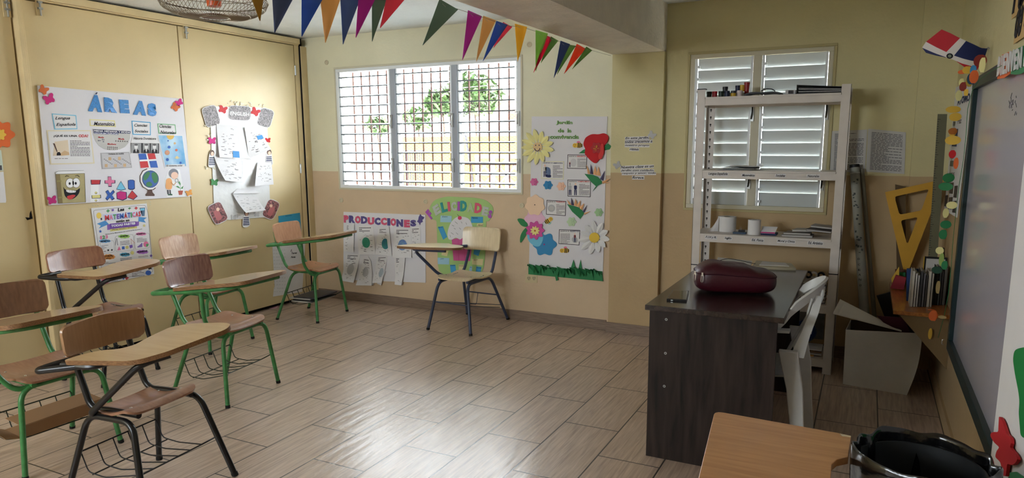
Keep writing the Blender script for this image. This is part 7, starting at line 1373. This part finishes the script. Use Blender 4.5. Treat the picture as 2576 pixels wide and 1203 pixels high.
for (a0, b0, tip, m) in (((245, -10), (428, 95), (80, 445), sg), ((535, 100), (672, 160), (480, 590), pu), ((680, 155), (805, 200), (612, 605), tn), ((805, 205), (915, 245), (672, 600), bl2), ((880, 215), (970, 265), (785, 470), ro), ((990, 232), (1112, 265), (1018, 605), mu), ((1190, 295), (1312, 330), (1192, 700), gr), ((1300, 345), (1365, 372), (1178, 715), cr), ((1345, 358), (1418, 400), (1245, 620), C_('dark_green', (112, 142, 84))), ((1435, 400), (1530, 435), (1370, 765), nv), ((1510, 435), (1595, 450), (1410, 730), C_('dark_green', (112, 142, 84))), ((1600, 430), (1690, 480), (1475, 725), og), ((1690, 458), (1748, 495), (1550, 680), C_('dark_green', (112, 142, 84)))):
    fl_.append(tuple(BP(*z7(p_)[0]) for p_ in (a0, b0, tip))+(m,))
for k, (A, Bq, T_, m) in enumerate(fl_):
    bow = .012*(1 if k % 2 else -1)*np.array([1., 0, 0])+np.array([0, .0, 0]); off = np.array([.003*(k % 3), 0, 0])
    def fn(u, v, A=A, Bq=Bq, T_=T_, bow=bow, off=off):
        w = 1-v*.985; mid = (A+Bq)/2*(1-v)+T_*v; return mid+(Bq-A)*(u-.5)*w+bow*math.sin(math.pi*v)*(1-(2*u-1)**2)+off
    b = MB(); b.sheet(fn, 5, 10, .0009, m); o = b.build('pennant', bu, sharp=80)
    s0 = fn(.2, .06)+np.array([.002, 0, 0]); b = MB(); b.tube([s0, s0+(Bq-A)*.18+np.array([0, 0, -.006])], .0014, M_paper2, n=4); b.build('staple', o)
b = MB(); tops = [(f_[0]+f_[1])/2+np.array([.004, 0, -.008]) for f_ in fl_]; b.tube(tops+[np.array([-1.81, 5.27, 2.17])], .0012, mat('string', (150, 144, 130), .8), n=4); b.build('string', bu)
# ---------------------------------------------------------------- caged ceiling fan
fc = CAM+ray(538, 4)*3.7; R_ = .272
fa_ = thing('ceiling_fan', 'ceiling fan in a wire cage with orange blades, cut by the top edge', 'fan', (fc[0], fc[1], fc[2]-.08))
M_cage = mat('cage_wire', (150, 140, 122), .45, .4, metal=.4); M_blade = mat('orange_blade', (214, 92, 38), .35, .5)
b = MB(); N_ = 72
prof = lambda t_, sg: (.075+(R_-.075)*math.sin(t_*math.pi/2), -sg*.085*math.cos(t_*math.pi/2))
for sg in (1, -1):
    for k in range(N_):
        a_ = 2*math.pi*k/N_; b.tube([(fc[0]+prof(t_, sg)[0]*math.cos(a_+t_*.25), fc[1]+prof(t_, sg)[0]*math.sin(a_+t_*.25), fc[2]+prof(t_, sg)[1]) for t_ in (0, .25, .5, .75, 1)], .0014, M_cage, n=4, caps=False)
    for t_, w in ((0, .003), (.35, .0018), (.7, .0018), (1, .0035)): r_, h = prof(t_, sg); b.tube([(fc[0]+r_*math.cos(2*math.pi*k/40), fc[1]+r_*math.sin(2*math.pi*k/40), fc[2]+h) for k in range(40)], w, M_cage, n=5, closed=True)
b.build('wire_cage', fa_)
b = MB(); b.lathe([(0, -.082), (.07, -.080), (.078, -.074), (.07, -.070), (0, -.070)], fc, mat('cage_badge', (120, 88, 64), .5), 24); b.build('cage_badge', fa_)
for k in range(3):
    a_ = 2*math.pi*k/3+4.6; c_, s_ = math.cos(a_), math.sin(a_)
    b = MB(); b.sheet(lambda u, v: (fc[0]+(.03+.14*u)*c_-(v-.5)*(.04+.07*u)*s_, fc[1]+(.03+.14*u)*s_+(v-.5)*(.04+.07*u)*c_, fc[2]+.035+.045*(v-.5)), 5, 4, .003, M_blade); b.build('blade', fa_)
b = MB(); b.lathe([(0, -.03), (.035, -.025), (.04, .03), (0, .03)], fc, M_blade, 20); b.build('hub', fa_)
b = MB(); b.lathe([(.0, .06), (.06, .06), (.065, .15), (.03, .17), (.014, .18), (.014, CEIL-fc[2]-.03), (.05, CEIL-fc[2]-.005), (.05, CEIL-fc[2]+.0), (0, CEIL-fc[2]+.0)], fc, mat('fan_motor', (206, 200, 186), .4), 24); b.build('motor', fa_)
# ---------------------------------------------------------------- things in the chair baskets and small litter
cb = MB(); q = [np.array([-3.60, 1.74, .17]), np.array([-3.42, 1.72, .17]), np.array([-3.38, 2.08, .19]), np.array([-3.56, 2.10, .19])]; M_kraft = mat('kraft_card', (150, 116, 84), .75, .2)
cb.hexa(q[0], q[1], q[2], q[3], (0, 0, .003), M_kraft); cb.hexa(q[1], q[1]+[.01, 0, .06], q[2]+[.01, 0, .06], q[2], (.003, 0, 0), M_kraft); cb.hexa(q[1]+[.01, 0, .06], q[1]+[-.12, 0, .075], q[2]+[-.12, 0, .075], q[2]+[.01, 0, .06], (0, 0, .003), M_kraft); cb.hexa(q[0]+[0, 0, 0], q[0]+[-.05, -.06, .03], q[1]+[.02, -.08, .03], q[1], (0, 0, .003), M_kraft)
tag(cb.build('cardboard_tray'), 'folded brown cardboard in the wire basket of the left green chair', 'cardboard')
for k, (z0, sh_, m, lb) in enumerate(((.150, 0, M_paper2, 'bottom grey notebook in the corner chair basket'), (.163, .02, mat('nb_black', (34, 34, 38), .5), 'black notebook in the corner chair basket'), (.176, -.02, M_paper2, 'pale notebook on the black one in the corner chair basket'), (.189, .03, mat('nb_dark', (60, 58, 62), .5), 'topmost dark notebook in the corner chair basket'))):
    b = MB(); b.hexa((-4.47+sh_, 4.52, z0), (-4.25+sh_, 4.54, z0), (-4.27+sh_, 4.86, z0), (-4.49+sh_, 4.84, z0), (0, 0, .011), m); tag(b.build('basket_notebook', bevel=.002), lb, 'notebook', 'notebooks in the corner chair basket')
for k, z0 in enumerate((.150, .160)):
    b = MB(); b.hexa((-4.55, 3.50+.02*k, z0), (-4.40, 3.50, z0), (-4.40, 3.78, z0), (-4.56, 3.77, z0), (0, 0, .007), [M_paper2, mat('nb_dark', (60, 58, 62), .5)][k]); tag(b.build('basket_notebook'), ['grey notebook in the basket of the chair by the partition', 'dark notebook on the grey one in the basket by the partition'][k], 'notebook')
b = MB(); b.prism([P(x, y, 2, .0005) for x, y in ((677, 776), (688, 769), (701, 769), (697, 775), (685, 777))], (0, 0, .001), mat('pink_scrap', (222, 170, 190), .7)); tag(b.build('paper_scrap'), 'small pink paper scrap on the floor by the partition', 'paper')
